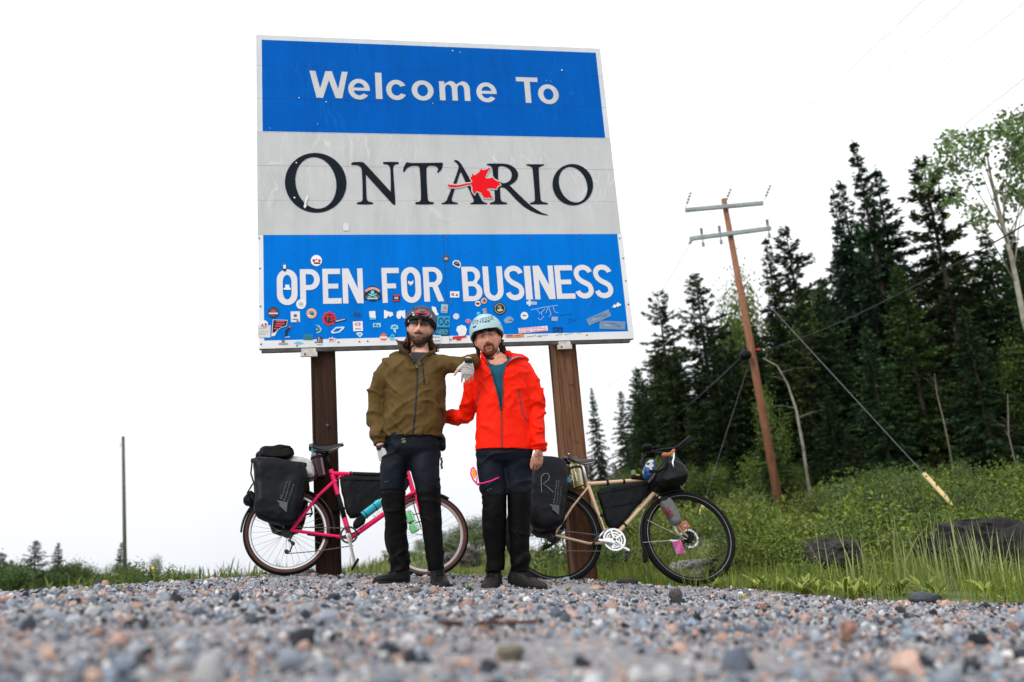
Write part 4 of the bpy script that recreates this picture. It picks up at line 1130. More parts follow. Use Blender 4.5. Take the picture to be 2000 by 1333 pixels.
def soft_bag(bk, outline, w0, w1, voxel=.010, puff=.35, disp=.006, nscale=9, seed=0, m=None, name='bag', parent=None, thick_scale=None):
    """stuffed bag: outline in survey pixels on the bike's plane, thickness from w0 to w1 along its normal"""
    P = smooth_loop(outline, 4, 50)
    mid = (w0 + w1) / 2; hw = (w1 - w0) / 2
    cen = np.mean(P, axis=0); rings = []
    for q in np.linspace(-1, 1, 9):
        s = 1 - puff * (1 - math.sqrt(max(0, 1 - abs(q) ** 3.2))) * .35
        Pq = cen + (P - cen) * (s if abs(q) < 1 else s * .96)
        rings.append([bk.p(x, y, mid) + bk.N * hw * q for x, y in Pq])
    # dense front and back grids come from the remesh
    mb = MB(); mb.loft(rings)
    V, Nn, Fq = remesh(mb, voxel, 3)
    wr = 1 - np.abs(fbm(V * nscale + seed * 9.1, seed, 3)) * 1.8
    wr2 = fbm(V * nscale * 2.2 + 4.4, seed + 5, 3)
    V = V + Nn * (disp * (wr - .4) + disp * .5 * wr2)[:, None]
    return V, Fq
M_PVC = mat('black_tarpaulin', (.0022, .0036, .0056), .45, var=.25, vscale=7, bump=.12, bscale=25, spec=.16)
M_CORD = mat('black_nylon', (.0032, .0042, .0052), .6, spec=.15, var=.2, vscale=30, bump=.15, bscale=300)
M_GREYPRINT = mat('grey_print', (.085, .09, .095), .5)
M_PINK = mat('pink_paint', (.86, .010, .115), .34, var=.06, vscale=8, coat=.08)
M_BEIGE = mat('champagne_paint', (.60, .42, .27), .30, .1, var=.06, vscale=8, coat=.2)
M_TAN = mat('tan_sidewall', (.085, .034, .022), .7, var=.15, vscale=40)
M_ALU = mat('rim_aluminium', (.62, .63, .65), .30, .85, var=.08, vscale=20)
M_ALU2 = mat('worn_crank', (.36, .34, .32), .38, .7, var=.25, vscale=25)
M_SPOKE = mat('spoke_steel', (.30, .31, .32), .35, .8)
M_BSPOKE = mat('spoke_black', (.03, .03, .032), .4, .6)
M_SILVER = mat('polished_silver', (.80, .81, .82), .26, .75, var=.06, vscale=25)
M_CHAIN = mat('chain', (.10, .09, .08), .45, .8, var=.4, vscale=150)
M_MUD = mat('mudguard_black', (.006, .0066, .008), .35, spec=.45)
def chain_run(bk, parent, pts, m, w=.045, pitch=.0127):
    P = np.array([bk.p(x, y, w) for x, y in pts]); mb = MB()
    for a, b in zip(P[:-1], P[1:]):
        l = np.linalg.norm(b - a); n = max(2, int(l / pitch)); d = (b - a) / l; u = vnorm(np.cross(bk.N, d))
        for i in range(n):
            c = a + d * l * (i + .5) / n
            mb.box(c, (pitch * .9 if i % 2 else pitch * 1.05, .0075 if i % 2 else .0058, .006 if i % 2 else .004), np.array([d, u, bk.N]))
    o = mb.build('chain', m, parent); o['kind'] = 'stuff'
    return o
def chainring(bk, c, R, r_in, m, name, parent, w, teeth=38, spider=5, a0=20, th=.004):
    n = teeth * 2; ring = MB(); V = []
    for i in range(n):
        a = 2 * math.pi * i / n; d = math.cos(a) * bk.S + math.sin(a) * bk.T
        ro = R + (.0035 if i % 2 else -.002)
        V += [c + d * ro + bk.N * (w + th / 2), c + d * r_in + bk.N * (w + th / 2), c + d * r_in + bk.N * (w - th / 2), c + d * ro + bk.N * (w - th / 2)]
    ring.add(V, [(i * 4 + j, i * 4 + (j + 1) % 4, ((i + 1) % n) * 4 + (j + 1) % 4, ((i + 1) % n) * 4 + j) for i in range(n) for j in range(4)])
    for k in range(spider):
        a = math.radians(a0 + 360 / spider * k); d = math.cos(a) * bk.S + math.sin(a) * bk.T; e = -math.sin(a) * bk.S + math.cos(a) * bk.T
        ring.slab([c + d * .012 + e * .009 + bk.N * (w + .003), c + d * (r_in + .004) + e * .006 + bk.N * (w + .003), c + d * (r_in + .004) - e * .006 + bk.N * (w + .003), c + d * .012 - e * .009 + bk.N * (w + .003)], bk.N * .004)
    return ring.build(name, m, parent)
def band(bk, root, pts_c, r_, wd, m, name='strap'):
    """short strap sleeve round a tube"""
    a, b = bk.p(*pts_c[0]), bk.p(*pts_c[1]); d = vnorm(b - a); mb = MB(); mb.cyl((a + b) / 2, d, r_, wd, 14)
    return mb.build(name, m, root)
def text_on(bk, name, s, corners, w, m, parent, bold=.01):
    """lettering laid on a surface: corners tl, tr, br, bl in survey pixels"""
    V, Fc = text2d(s, bold)
    C4 = [np.array(c, float) for c in corners]
    q = fitbox(V, C4)
    return mesh_obj(name, np.array([bk.p(x, y, w) for x, y in q]), Fc, m, parent)

# ---- the pink one
PB = Bike(at(563, 1124, 6.86), at(838, 1129, 7.09), 11)
bike1 = thing('touring_bicycle', at(563, 1124, 6.86), 'pink touring bicycle with brown sidewall tyres leaning on the left post', 'bicycle')
c1, R1 = wheel_fit(PB, 562.5, 1038.5, [(475.5, 1037), (560, 1124.5), (650, 1040)])
wheel(PB, bike1, c1, R1, .024, M_RUBBER, M_TAN, M_ALU, M_SPOKE, 32)
c2, R2 = wheel_fit(PB, 833.5, 1045.5, [(921.5, 1047), (862, 1128)])
wheel(PB, bike1, c2, R1, .024, M_RUBBER, M_TAN, M_ALU, M_SPOKE, 32)
fr = tubes(PB, [
    ([(646, 918), (684.5, 1051)], .0175), ([(648, 925), (800, 930)], .0165), ([(684.5, 1051), (812, 960)], .0205),
    ([(795, 920), (806, 958), (814, 972)], .019),
    ([(655, 938, .0), (622, 968, .035), (568, 1038, .062)], .0125), ([(655, 938, .0), (622, 968, -.035), (568, 1038, -.062)], .0125),
    ([(682, 1051, .02), (640, 1046, .045), (568, 1036, .062)], .0125), ([(682, 1051, -.02), (640, 1046, -.045), (568, 1036, -.062)], .0125),
    ([(672, 925), (660, 936)], .010)])
fr.ball(PB.p(684.5, 1051), .024, ax=None); fr.cyl(PB.p(684.5, 1051), PB.N, .021, .075, 18); fr.cyl(PB.p(655, 941), PB.N, .012, .05, 12)
fo = fr.build('frame', M_PINK, bike1, angle=50)
wr = tubes(PB, [([(688, 926.4), (800, 930)], .0185)]); wr.build('tube_wrap', M_CORD, fo, True)
sl = tubes(PB, [([(660, 967), (673, 1012)], .0185), ([(600, 1043.5, .05), (655, 1051, .035)], .0105)]); sl.build('tube_guard', M_CORD, fo, True)
fk = tubes(PB, [([(812, 966, .0), (816, 985, .03), (827, 1025, .055), (833.5, 1045.5, .056)], [.014, .013, .010, .008]), ([(812, 966, .0), (816, 985, -.03), (827, 1025, -.055), (833.5, 1045.5, -.056)], [.014, .013, .010, .008])])
fk.build('fork', M_PINK, bike1, True)
st = tubes(PB, [([(795, 920), (791, 902), (806, 893)], .014), ([(806, 893, .27), (806, 893, -.27)], .0115), ([(806, 893, .27), (790, 897, .30), (782, 899, .31)], .013), ([(806, 893, -.27), (790, 897, -.30), (782, 899, -.31)], .013)])
st.build('handlebar', M_BLACK, bike1, True)
text_on(PB, 'frame_lettering', 'RITCHEY', ((728, 1007.5), (769, 981), (771.5, 986.5), (731, 1013)), .0185, mat('cream_print', (.75, .72, .70), .4), fo)
sp1 = tubes(PB, [([(646, 918), (638, 884)], .0135)]); sp1.build('seat_post', M_BLACK, bike1, True)
M_SAD1 = mat('saddle_black', (.005, .006, .008), .36, bump=.05, bscale=60, spec=.45)
saddle(PB, bike1, PB.p(603, 870), PB.p(671, 866), .16, M_SAD1, M_STEEL)
ck = MB()
cB = PB.p(681, 1048, .075)
def crank(bk, root, cen, tip, m, w=.06, side=1, name='crank_arm'):
    a, b = bk.p(*cen, w), bk.p(*tip, w + .008); d = vnorm(b - a); u = vnorm(np.cross(bk.N, d)); mb = MB(); rings = []
    for q, hw, th in ((-.12, .010, .009), (-.06, .018, .011), (.04, .018, .012), (.25, .012, .011), (.7, .0105, .009), (.93, .013, .008), (1.04, .009, .007)):
        c = a + (b - a) * q
        rings.append([c + u * hw * x_ + bk.N * th * y_ for x_, y_ in ((-1, -.6), (-1, .6), (-.6, 1), (.6, 1), (1, .6), (1, -.6), (.6, -1), (-.6, -1))])
    mb.loft(rings); mb.cyl(a + bk.N * .013, bk.N, .012, .004, 16)
    return mb.build(name, m, root, angle=45)
chainring(PB, PB.p(681, 1048), .066, .052, M_DARKSTEEL, 'chainring', bike1, .045, 36, 4, 20)
crank(PB, bike1, (681, 1048), (666.5, 1000), M_ALU2, -.06)
crank(PB, bike1, (681, 1048), (692, 1098), M_ALU2, .062)
def pedal(bk, root, pos, w, ang, size=(.085, .018, .075), m=M_BLACK):
    c = bk.p(*pos, w); a = math.radians(ang); d = math.cos(a) * bk.S + math.sin(a) * bk.T; u = np.cross(bk.N, d); mb = MB()
    ax = np.array([d, u, bk.N])
    for sg in (-1, 1):
        mb.box(c + d * size[0] * .43 * sg, (size[0] * .14, size[1], size[2]), ax, bevel=.003)
        mb.box(c + bk.N * size[2] * .45 * sg, (size[0] * .72, size[1] * .8, size[2] * .1), ax, bevel=.002)
    mb.cyl(c, bk.N, .009, size[2] * 1.05, 12)
    return mb.build('pedal', m, root)
pedal(PB, bike1, (693.5, 1103), .115, 62)
pedal(PB, bike1, (663, 997), -.115, 10)
der = tubes(PB, [([(570, 1046, .07), (565, 1056, .075), (574, 1062, .075)], .011), ([(572, 1062, .072), (566, 1078, .070), (560, 1080, .068)], .006), ([(560, 1080, .070), (557, 1074, .072)], .005)])
for q, r_ in (((572, 1062), .016), ((560, 1078), .017)): der.cyl(PB.p(*q, .058), PB.N, r_, .006, 16)
der.build('derailleur', M_DARKSTEEL, bike1, angle=50)
cas = MB()
for i in range(7): cas.cyl(PB.p(562.5, 1038.5, .045 - i * .0045), PB.N, .024 + i * .0045, .0022, 26)
cas.build('cassette', M_DARKSTEEL, bike1)
chain_run(PB, bike1, [(573, 1030), (681, 1032)], M_CHAIN); chain_run(PB, bike1, [(560, 1082), (618, 1077), (690, 1066)], M_CHAIN)
fender(PB, bike1, c1, R1, 182, 2, .055, M_MUD); fender(PB, bike1, c2, R1, 60, 135, .055, M_MUD)
ca = tubes(PB, [([(553, 1047, .07), (537, 1042, .085), (530, 1032, .09), (536, 1024, .085)], .0022), ([(484, 999), (520, 1008, .04), (560, 1036, .07)], .0022), ([(484, 999), (520, 1008, -.04), (560, 1036, -.07)], .0022)]); ca.build('cable', M_DARKSTEEL, bike1)
br_ = tubes(PB, [([(606, 985, .03), (610, 1003, .04), (605, 1010, .045)], .006), ([(606, 985, -.03), (610, 1003, -.04), (605, 1010, -.045)], .006), ([(610, 1003, .03), (596, 1006, .03)], .007)]); br_.build('brake', M_BLACK, bike1, True)
rk = tubes(PB, [([(648, 925, .05), (606, 935, .06), (520, 938, .06), (498, 940, .06)], .0055), ([(648, 925, -.05), (606, 935, -.06), (520, 938, -.06), (498, 940, -.06)], .0055),
    ([(604, 936, .06), (566, 1034, .075)], .0052), ([(545, 938, .06), (564, 1034, .075)], .0052), ([(510, 939, .06), (561, 1035, .075)], .0052), ([(604, 936, -.06), (566, 1034, -.075)], .0052), ([(545, 938, -.06), (564, 1034, -.075)], .0052), ([(498, 940, .06), (498, 940, -.06)], .0052), ([(560, 938, .06), (560, 938, -.06)], .0052)])
rk.build('rear_rack', M_BLACK, bike1, True)

def pannier(bk, outline, w0, w1, label, loc, seed):
    t = thing('pannier', loc, label, 'pannier bag')
    V, Fq = soft_bag(bk, outline, w0, w1, .011, .6, .010, 5.5, seed)
    np_obj('bag_body', V, Fq, M_PVC, t)
    return t
def mountain_logo(bk, t, txt, tri, w):
    for (s, c4) in txt: text_on(bk, 'print', s, c4, w, M_GREYPRINT, t, .008)
    V, Fc = fill2d([tri]); mesh_obj('print', np.array([bk.p(x, y, w) for x, y in V]), Fc, M_GREYPRINT, t)
pan1 = pannier(PB, [(494,903),(497,896),(530,897),(565,902),(592,906),(599,920),(600,940),(594,965),(587,995),(575,1020),(560,1025),(532,1021),(506,1011),(498,1000),(498,960),(497,925)], .075, .225,
               'black roll top pannier with grey mountain print on the pink bicycle', PB.p(545, 1020, .15), 3)
WP = .236
mountain_logo(PB, pan1, [('Mountain', ((546, 973), (558, 939), (562, 941), (551, 976))), ('Equipment', ((553, 977), (565, 938), (569.5, 940), (558, 979.5))), ('Company', ((560, 980), (571.5, 944), (575.5, 946), (564.5, 981.5)))],
              [(540, 977), (562, 981.5), (559.5, 1001), (544, 986.5), (547, 985.5)], WP)
rl_ = MB()
for y0, w_ in ((899, .15), (902, .165)): rl_.tube([PB.p(x, y0 + (x - 497) * .085, w_) for x in np.linspace(493, 596, 12)], [.013] + [.018] * 10 + [.013], 10, dome=True)
rl_.build('roll_top', M_PVC, pan1, True)
sb = tubes(PB, [([(492, 905, .15), (490, 925, .17), (497, 948, .17), (499, 985, .2)], .006), ([(494, 945, .12), (483, 963, .1), (492, 980, .12), (480, 972, .1)], .006)]); sb.build('strap', M_CORD, pan1, True)
V, Fq = soft_bag(PB, [(481,968),(490,960),(499,968),(500,985),(490,990),(478,984),(476,976)], .02, .11, .006, .6, .006, 20, 9)
np_obj('strap_bundle', V, Fq, M_CORD, pan1)
pan1b = pannier(PB, [(506,905),(560,905),(602,912),(604,960),(597,1010),(586,1040),(560,1046),(532,1042),(522,1018),(508,990)], -.225, -.075,
                'black pannier on the far side of the pink bicycle', PB.p(560, 1046, -.15), 8)
shoes_roll = thing('spare_shoe', PB.p(540, 893, .0), 'black rubber clog strapped on top of the left pannier', 'shoe')
V, Fq = soft_bag(PB, [(507,893),(507,879),(515,874),(530,874),(545,871),(562,873),(572,879),(575,886),(570,894),(560,897),(520,897)], .02, .11, .006, .4, .003, 12, 4)
np_obj('shoe_body', V, Fq, M_BLACK, shoes_roll)
hs = tubes(PB, [([(549, 876, .11), (556, 871.5, .115), (566, 872.5, .115), (569, 879, .112)], .006)]); hs.build('heel_strap', M_BLACK, shoes_roll, True)
ho = MB()
for x in (527, 533, 540): ho.cyl(PB.p(x, 879, .105), PB.N, .006, .012, 10)
ho.build('vent', M_RUBBER, shoes_roll)
V, Fq = soft_bag(PB, [(499,897),(501,888),(512,882),(540,882),(552,890),(552,898)], -.10, .01, .007, .4, .003, 12, 6)
clog2 = thing('spare_shoe', PB.p(525, 893, -.05), 'second black clog half hidden behind the first on the pannier', 'shoe'); np_obj('shoe_body', V, Fq, M_BLACK, clog2)
stuff1 = thing('stuff_sack', PB.p(595, 930, .0), 'pale grey stuff sack on the rack behind the burgundy bottle', 'bag')
V, Fq = soft_bag(PB, [(562,898),(575,895),(595,899),(609,908),(614,925),(612,936),(600,939),(565,938)], -.10, .07, .008, .6, .008, 9, 12)
np_obj('bag_body', V, Fq, mat('grey_fabric', (.50, .49, .48), .7, var=.12, vscale=20, bump=.2, bscale=90), stuff1)
def bottle(bk, loc_t, axis_px, r_, w, m_body, m_cap, label, neck=True, cap_h=.03, strap=None):
    a, b = bk.p(*axis_px[0], w), bk.p(*axis_px[1], w); d = vnorm(b - a); Lh = np.linalg.norm(b - a)
    t = thing('bottle', a, label, 'bottle')
    prof = [(0, .86), (.02, 1), (.70, 1), (.80, .94), (.86, .72), (.88, .66)]
    mb = MB(); mb.tube([a + d * Lh * q for q, _ in prof], [r_ * k for _, k in prof], 24); mb.build('bottle_body', m_body, t, angle=40)
    cp = MB(); cp.tube([a + d * Lh * q for q in (.865, .99, 1.0)], [r_ * .76, r_ * .76, r_ * .68], 24); cp.build('cap', m_cap, t, angle=40)
    return t, a, d, Lh
def plastic(name, col, rough=.25, trans=.35): return mat(name, col, rough, trans=trans)
M_BURG = plastic('burgundy_plastic', (.030, .004, .010), .2, .15)
bt, a_, d_, L_ = bottle(PB, None, ((626, 934), (616, 876)), .0475, -.0, M_BURG, plastic('teal_cap', (.02, .22, .34), .35, 0), 'burgundy wide mouth bottle with teal cap behind the black saddle')
bs = MB(); bs.cyl(a_ + d_ * L_ * .66, d_, .051, .018, 24); bs.tube([a_ + d_ * L_ * .66 + PB.S * .04, PB.p(643, 903)], .008, 8); bs.build('strap', M_CORD, bt)
fb = thing('frame_bag', PB.p(700, 1010), 'black frame bag filling the triangle of the pink bicycle', 'bag')
V, Fq = soft_bag(PB, [(664,934),(672,930),(700,931),(745,933),(797,935),(800,944),(790,962),(745,985),(712,1005),(700,1011),(684,1012),(676,1000),(668,965)], -.035, .035, .007, .4, .006, 9, 15)
np_obj('bag_body', V, Fq, M_CORD, fb)
zp = tubes(PB, [([(668, 937, .037), (740, 938, .041), (790, 940, .037)], .003)]); zp.build('zip', M_BLACK, fb)
for pts in (((683, 921.5), (687, 921.7)),):
    pass
for q in (((683, 926), (687, 926)), ((740, 928), (745, 928))): band(PB, fb, q, .021, .014, M_CORD)
M_AQUA = plastic('aqua_plastic', (.02, .50, .62), .25, .25)
bt2, a_, d_, L_ = bottle(PB, None, ((708, 1008), (751, 976)), .036, .02, M_AQUA, plastic('pale_cap', (.45, .62, .66), .3, 0), 'turquoise drinks bottle in a cage on the pink down tube')
cg = MB()
for q in (.1, .55): cg.ring(a_ + d_ * L_ * q, d_, .038, .0025, 28, 6)
for sg in (-1, 1): cg.tube([a_ + d_ * L_ * q_ + np.cross(d_, PB.N) * sg * .03 + PB.N * .026 for q_ in (.0, .3, .6)], .0025, 6)
cg.build('cage', M_BLACK, bike1)
tr_ = thing('tool_roll', PB.p(700, 1025), 'black rolled tool pouch strapped low on the pink down tube', 'bag')
V, Fq = soft_bag(PB, [(691,1031),(690,1023),(698,1013),(704,1008),(712,1010),(714,1018),(708,1026),(698,1033)], -.035, .05, .006, .5, .006, 18, 18); np_obj('bag_body', V, Fq, M_CORD, tr_)
for q in (((697, 1043), (699, 1041.5)), ((704, 1037), (707, 1035))): band(PB, tr_, q, .020, .012, M_CORD)
M_GRN = plastic('green_plastic', (.18, .62, .26), .25, .3)
for (ax_, lab) in ((((803, 1020), (797, 999)), 'pale green bottle strapped to the pink fork, upper one'), (((812, 1039), (804, 1024)), 'pale green bottle strapped low on the pink fork')):
    bottle(PB, None, ax_, .036, .085, M_GRN, plastic('clear_cap', (.4, .6, .45), .3, .2), lab)
fc = tubes(PB, [([(806, 975, .05), (812, 1000, .07), (822, 1030, .07)], .004), ([(797, 1008, .05), (820, 1003, .06)], .004), ([(798, 1024, .05), (826, 1018, .06)], .004)]); fc.build('cage', M_BLACK, bike1, True)

# ---- the champagne one
TB = Bike(at(1090, 1136.5, 7.16), at(1345, 1141.5, 7.36), 16)
bike2 = thing('touring_bicycle', at(1090, 1136, 7.16), 'beige steel touring bicycle with silver chainset leaning on the right post', 'bicycle')
d1, Q1 = wheel_fit(TB, 1345, 1050, [(1253.5, 1050), (1435, 1050), (1345, 1141.5)])
d0 = TB.p(1081, 1046.5)
fw = wheel(TB, bike2, d1, Q1, .026, M_RUBBER, M_RUBBER, M_BLACK, M_BSPOKE, 32, wall=False, stripe=mat('reflective_stripe', (.30, .29, .28), .4), hubr=.030)
wheel(TB, bike2, d0, Q1, .026, M_RUBBER, M_RUBBER, M_BLACK, M_BSPOKE, 32, wall=False, stripe=mat('reflective_stripe', (.22, .21, .20), .4), hubr=.026)
fr = tubes(TB, [
    ([(1147, 943), (1184, 1048)], .0160), ([(1147, 946), (1265, 937)], .0160), ([(1190, 1059), (1278, 963)], .0190), ([(1263, 932), (1282, 966)], .020),
    ([(1150, 950, .0), (1118, 990, .035), (1085, 1041, .065)], .0088), ([(1150, 950, .0), (1118, 990, -.035), (1085, 1041, -.065)], .0088),
    ([(1190, 1061, .02), (1150, 1062, .045), (1085, 1046, .065)], .0105), ([(1190, 1061, -.02), (1150, 1062, -.045), (1085, 1046, -.065)], .0105)])
fr.cyl(TB.p(1192, 1060), TB.N, .022, .075, 18); fr.cyl(TB.p(1148, 945), TB.N, .011, .05, 12)
fo = fr.build('frame', M_BEIGE, bike2, angle=50)
fk = tubes(TB, [([(1284, 968, .0), (1298, 985, .045), (1320, 1025, .058), (1344, 1050, .060)], [.016, .014, .012, .009]), ([(1284, 968, .0), (1298, 985, -.045), (1320, 1025, -.058), (1344, 1050, -.060)], [.016, .014, .012, .009])])
fk.build('fork', M_BEIGE, bike2, True)
text_on(TB, 'frame_lettering', 'SURLY', ((1247, 989.5), (1266, 969), (1269, 972), (1250, 992.5)), .0200, mat('violet_print', (.35, .16, .24), .4), fo)
sp2 = tubes(TB, [([(1146, 941), (1138, 912), (1132, 905), (1120, 905)], .0136)]); sp2.build('seat_post', M_SILVER, bike2, True)
M_SAD2 = mat('saddle_brown', (.026, .011, .016), .34, bump=.06, bscale=60, spec=.45)
saddle(TB, bike2, TB.p(1100, 893), TB.p(1168, 897), .16, M_SAD2, M_STEEL)
CR = (1196, 1059)
for (R_o, R_i, w_, nm) in ((.0905, .077, .060, 'chainring'), (.066, .056, .052, 'chainring'), (.048, .040, .044, 'chainring')):
    chainring(TB, TB.p(*CR), R_o, R_i, M_SILVER, nm, bike2, w_, int(R_o * 550), 5, 35)
crank(TB, bike2, CR, (1170, 1055.5), M_SILVER, .074); crank(TB, bike2, (1197, 1060), (1228, 1075), M_SILVER, -.07, )
pedal(TB, bike2, (1163, 1054), .125, 60, m=M_DARKSTEEL); pedal(TB, bike2, (1224, 1085), -.12, 75, m=M_DARKSTEEL)
fd = tubes(TB, [([(1184, 1034, .03), (1176, 1042, .05), (1170, 1050, .055)], .008), ([(1186, 1033, .03), (1192, 1040, .05)], .008)]); fd.build('front_derailleur', M_SILVER, bike2, True)
cas = MB()
for i in range(8): cas.cyl(TB.p(1081, 1046.5, .045 - i * .0045), TB.N, .022 + i * .006, .0022, 26)
cas.build('cassette', M_DARKSTEEL, bike2)
der = tubes(TB, [([(1085, 1050, .07), (1080, 1062, .075), (1070, 1068, .075)], .012), ([(1070, 1064, .07), (1060, 1075, .07)], .010)]); der.box(TB.p(1066, 1069, .07), (.045, .03, .02), np.array([TB.S, TB.T, TB.N]), bevel=.006)
der.build('derailleur', M_BLACK, bike2, angle=50)
chain_run(TB, bike2, [(1090, 1036), (1180, 1047)], M_CHAIN); chain_run(TB, bike2, [(1068, 1076), (1180, 1077)], M_CHAIN)
fender(TB, bike2, d0, Q1, 150, -2, .058, M_MUD); fender(TB, bike2, d1, Q1, 88, 205, .058, M_MUD)
fl = MB(); fl.slab([TB.p(1254, 1080, -.02), TB.p(1256, 1100, -.025), TB.p(1262, 1100, -.025), TB.p(1262, 1080, -.02)], TB.N * .045); fl.build('mud_flap', M_RUBBER, bike2)
stays = tubes(TB, [([(1264, 1016, .03), (1300, 1034, .06), (1340, 1053, .07)], .0024), ([(1256, 1060, .03), (1300, 1057, .05), (1342, 1053, .07)], .0024), ([(1264, 1016, -.03), (1340, 1053, -.07)], .0024), ([(1256, 1060, -.03), (1342, 1053, -.07)], .0024)]); stays.build('mudguard_stay', M_STEEL, bike2)
rot_ = MB(); RC = TB.p(1346, 1052, -.03); n = 60
V = []
for i in range(n):
    a = 2 * math.pi * i / n; d = math.cos(a) * TB.S + math.sin(a) * TB.T; ro = .0795 + .0015 * math.sin(a * 10)
    V += [RC + d * ro + TB.N * .001, RC + d * .064 + TB.N * .001, RC + d * .064 - TB.N * .001, RC + d * ro - TB.N * .001]
rot_.add(V, [(i * 4 + j, i * 4 + (j + 1) % 4, ((i + 1) % n) * 4 + (j + 1) % 4, ((i + 1) % n) * 4 + j) for i in range(n) for j in range(4)])
for k in range(6):
    a = math.radians(60 * k); b = a + .5; rot_.tube([RC + (math.cos(a) * TB.S + math.sin(a) * TB.T) * .02, RC + (math.cos(b) * TB.S + math.sin(b) * TB.T) * .066], .003, 6)
rot_.build('brake_disc', M_STEEL, bike2)
hb = MB(); hb.cyl(TB.p(1345, 1050, .02), TB.N, .042, .05, 28); hb.cyl(TB.p(1345, 1050, .06), TB.N, .009, .02, 12); hb.build('hub_dynamo', M_BLACK, bike2, angle=40)
stm = tubes(TB, [([(1263, 932), (1255, 905), (1258, 893)], .018), ([(1258, 893), (1280, 886)], .017)]); stm.build('stem', M_BLACK, bike2, True)
# drop bar: wide, seen nearly side on, with the hoods towards us
bar = tubes(TB, [
    ([(1280, 886, -.20), (1280, 886, .20)], .0125),
    ([(1280, 886, .20), (1288, 885, .215), (1302, 887, .22), (1304, 900, .222), (1298, 914, .225), (1286, 921, .23), (1268, 921, .232)], .0135),
    ([(1280, 886, -.20), (1288, 885, -.215), (1302, 887, -.22), (1304, 900, -.222), (1298, 914, -.225), (1286, 921, -.23), (1268, 921, -.232)], .0135)], 12)
bar.build('handlebar', M_CORD, bike2, True)
ab = tubes(TB, [([(1268, 885, .07), (1286, 880, .07), (1312, 877, .07), (1324, 874, .07), (1335, 865, .07), (1348, 854, .07)], [.011, .011, .011, .014, .017, .017]), ([(1268, 885, -.05), (1290, 883, -.05), (1318, 881, -.05), (1330, 876, -.05), (1340, 867, -.05), (1352, 857, -.05)], [.011, .011, .011, .014, .017, .017])]); ab.build('aero_bar', M_BLACK, bike2, True)
for (x, y, w) in ((1264, 875, .12), (1270, 880, -.10)):
    pd = MB(); pd.ball(TB.p(x, y, w), (.045, .05, .03), ax=np.array([TB.S, TB.N, TB.T]), n=14, k=8); pd.box(TB.p(x + 4, y + 8, w - .02), (.05, .05, .05), np.array([TB.S, TB.N, TB.T]), bevel=.008); pd.build('arm_pad', M_CORD, bike2, True)
cb = MB(); cb.box(TB.p(1281, 876, .03), (.06, .05, .012), np.array([TB.S, TB.N, TB.T]), bevel=.004); cb.box(TB.p(1285, 873, .0), (.03, .045, .018), np.array([TB.S, TB.N, TB.T]), bevel=.004); cb.build('bike_computer', M_BLACK, bike2)
M_HOOD = mat('hood_tan', (.36, .12, .045), .5, var=.1, vscale=20)
hd = MB(); hd.tube([TB.p(1297, 889, .222), TB.p(1306, 889, .225), TB.p(1313, 885, .228), TB.p(1316, 880, .228)], [.021, .019, .015, .013], 14, dome=True)
hd.tube([TB.p(1317, 908, -.222), TB.p(1322, 903, -.225), TB.p(1323, 899, -.228)], [.018, .016, .012], 14, dome=True); hd.build('brake_hood', M_HOOD, bike2, True)
lv = tubes(TB, [([(1312, 892, .23), (1317, 885, .24), (1316, 894, .24), (1313.5, 904, .245), (1316, 913, .25)], [.010, .008, .0075, .0065, .005]), ([(1324, 905, -.225), (1325, 914, -.225), (1322, 922, -.23)], [.008, .007, .005])]); lv.build('brake_lever', M_SILVER, bike2, True)
rk = tubes(TB, [([(1140, 948, .05), (1104, 960, .06), (1030, 962, .06)], .0055), ([(1140, 948, -.05), (1104, 960, -.06), (1030, 962, -.06)], .0055), ([(1104, 960, .06), (1084, 1040, .075)], .0052), ([(1060, 962, .06), (1082, 1040, .075)], .0052), ([(1104, 960, -.06), (1084, 1040, -.075)], .0052), ([(1070, 962, .06), (1070, 962, -.06)], .0052)])
rk.build('rear_rack', M_BLACK, bike2, True)
pan2 = pannier(TB, [(1036,908),(1047,897),(1065,894),(1092,899),(1103,906),(1106,920),(1106,950),(1104,985),(1103,1010),(1095,1025),(1075,1033),(1052,1034),(1036,1020),(1031,980),(1032,930)], .075, .225,
               'scuffed black pannier with a hand drawn R and grey mountain print', TB.p(1065, 1030, .15), 23)
mountain_logo(TB, pan2, [('Mountain', ((1079.5, 983), (1085, 938), (1089, 938.5), (1083.5, 983.5))), ('Equipment', ((1085.5, 984), (1090, 938), (1094, 938.5), (1089.5, 984.5))), ('Company', ((1091, 985), (1094.5, 950), (1098, 950.5), (1094.5, 985)))],
              [(1072.5, 985), (1092.5, 987), (1091.5, 1006), (1077, 994), (1080, 993)], WP)
scr = MB(); scr.tube([TB.p(x, y, WP) for x, y in ((1058, 962), (1057, 945), (1057, 932), (1062, 926), (1070, 925), (1073, 930), (1071, 938), (1061, 945), (1070, 952), (1081, 962))], .0016, 5); scr.build('pen_mark', mat('pen_grey', (.35, .36, .37), .5), pan2)
pan2b = pannier(TB, [(1036,905),(1085,904),(1106,912),(1108,1000),(1098,1040),(1060,1050),(1040,1040),(1028,980)], -.225, -.075, 'black pannier on the far side of the beige bicycle', TB.p(1065, 1048, -.15), 31)
M_OLIVEP = plastic('yellow_plastic', (.23, .19, .008), .22, .35)
bt3, a_, d_, L_ = bottle(TB, None, ((1131, 958), (1120, 895)), .0475, -.0, M_OLIVEP, plastic('grey_cap', (.10, .115, .10), .4, 0), 'yellow see-through bottle with measuring marks behind the brown saddle')
bs = MB(); bs.cyl(a_ + d_ * L_ * .66, d_, .051, .018, 24); bs.tube([a_ + d_ * L_ * .66 + TB.S * .045, TB.p(1142, 918)], .009, 8); bs.build('strap', M_CORD, bt3)
mk = MB(); u_ = vnorm(np.cross(d_, TB.N))
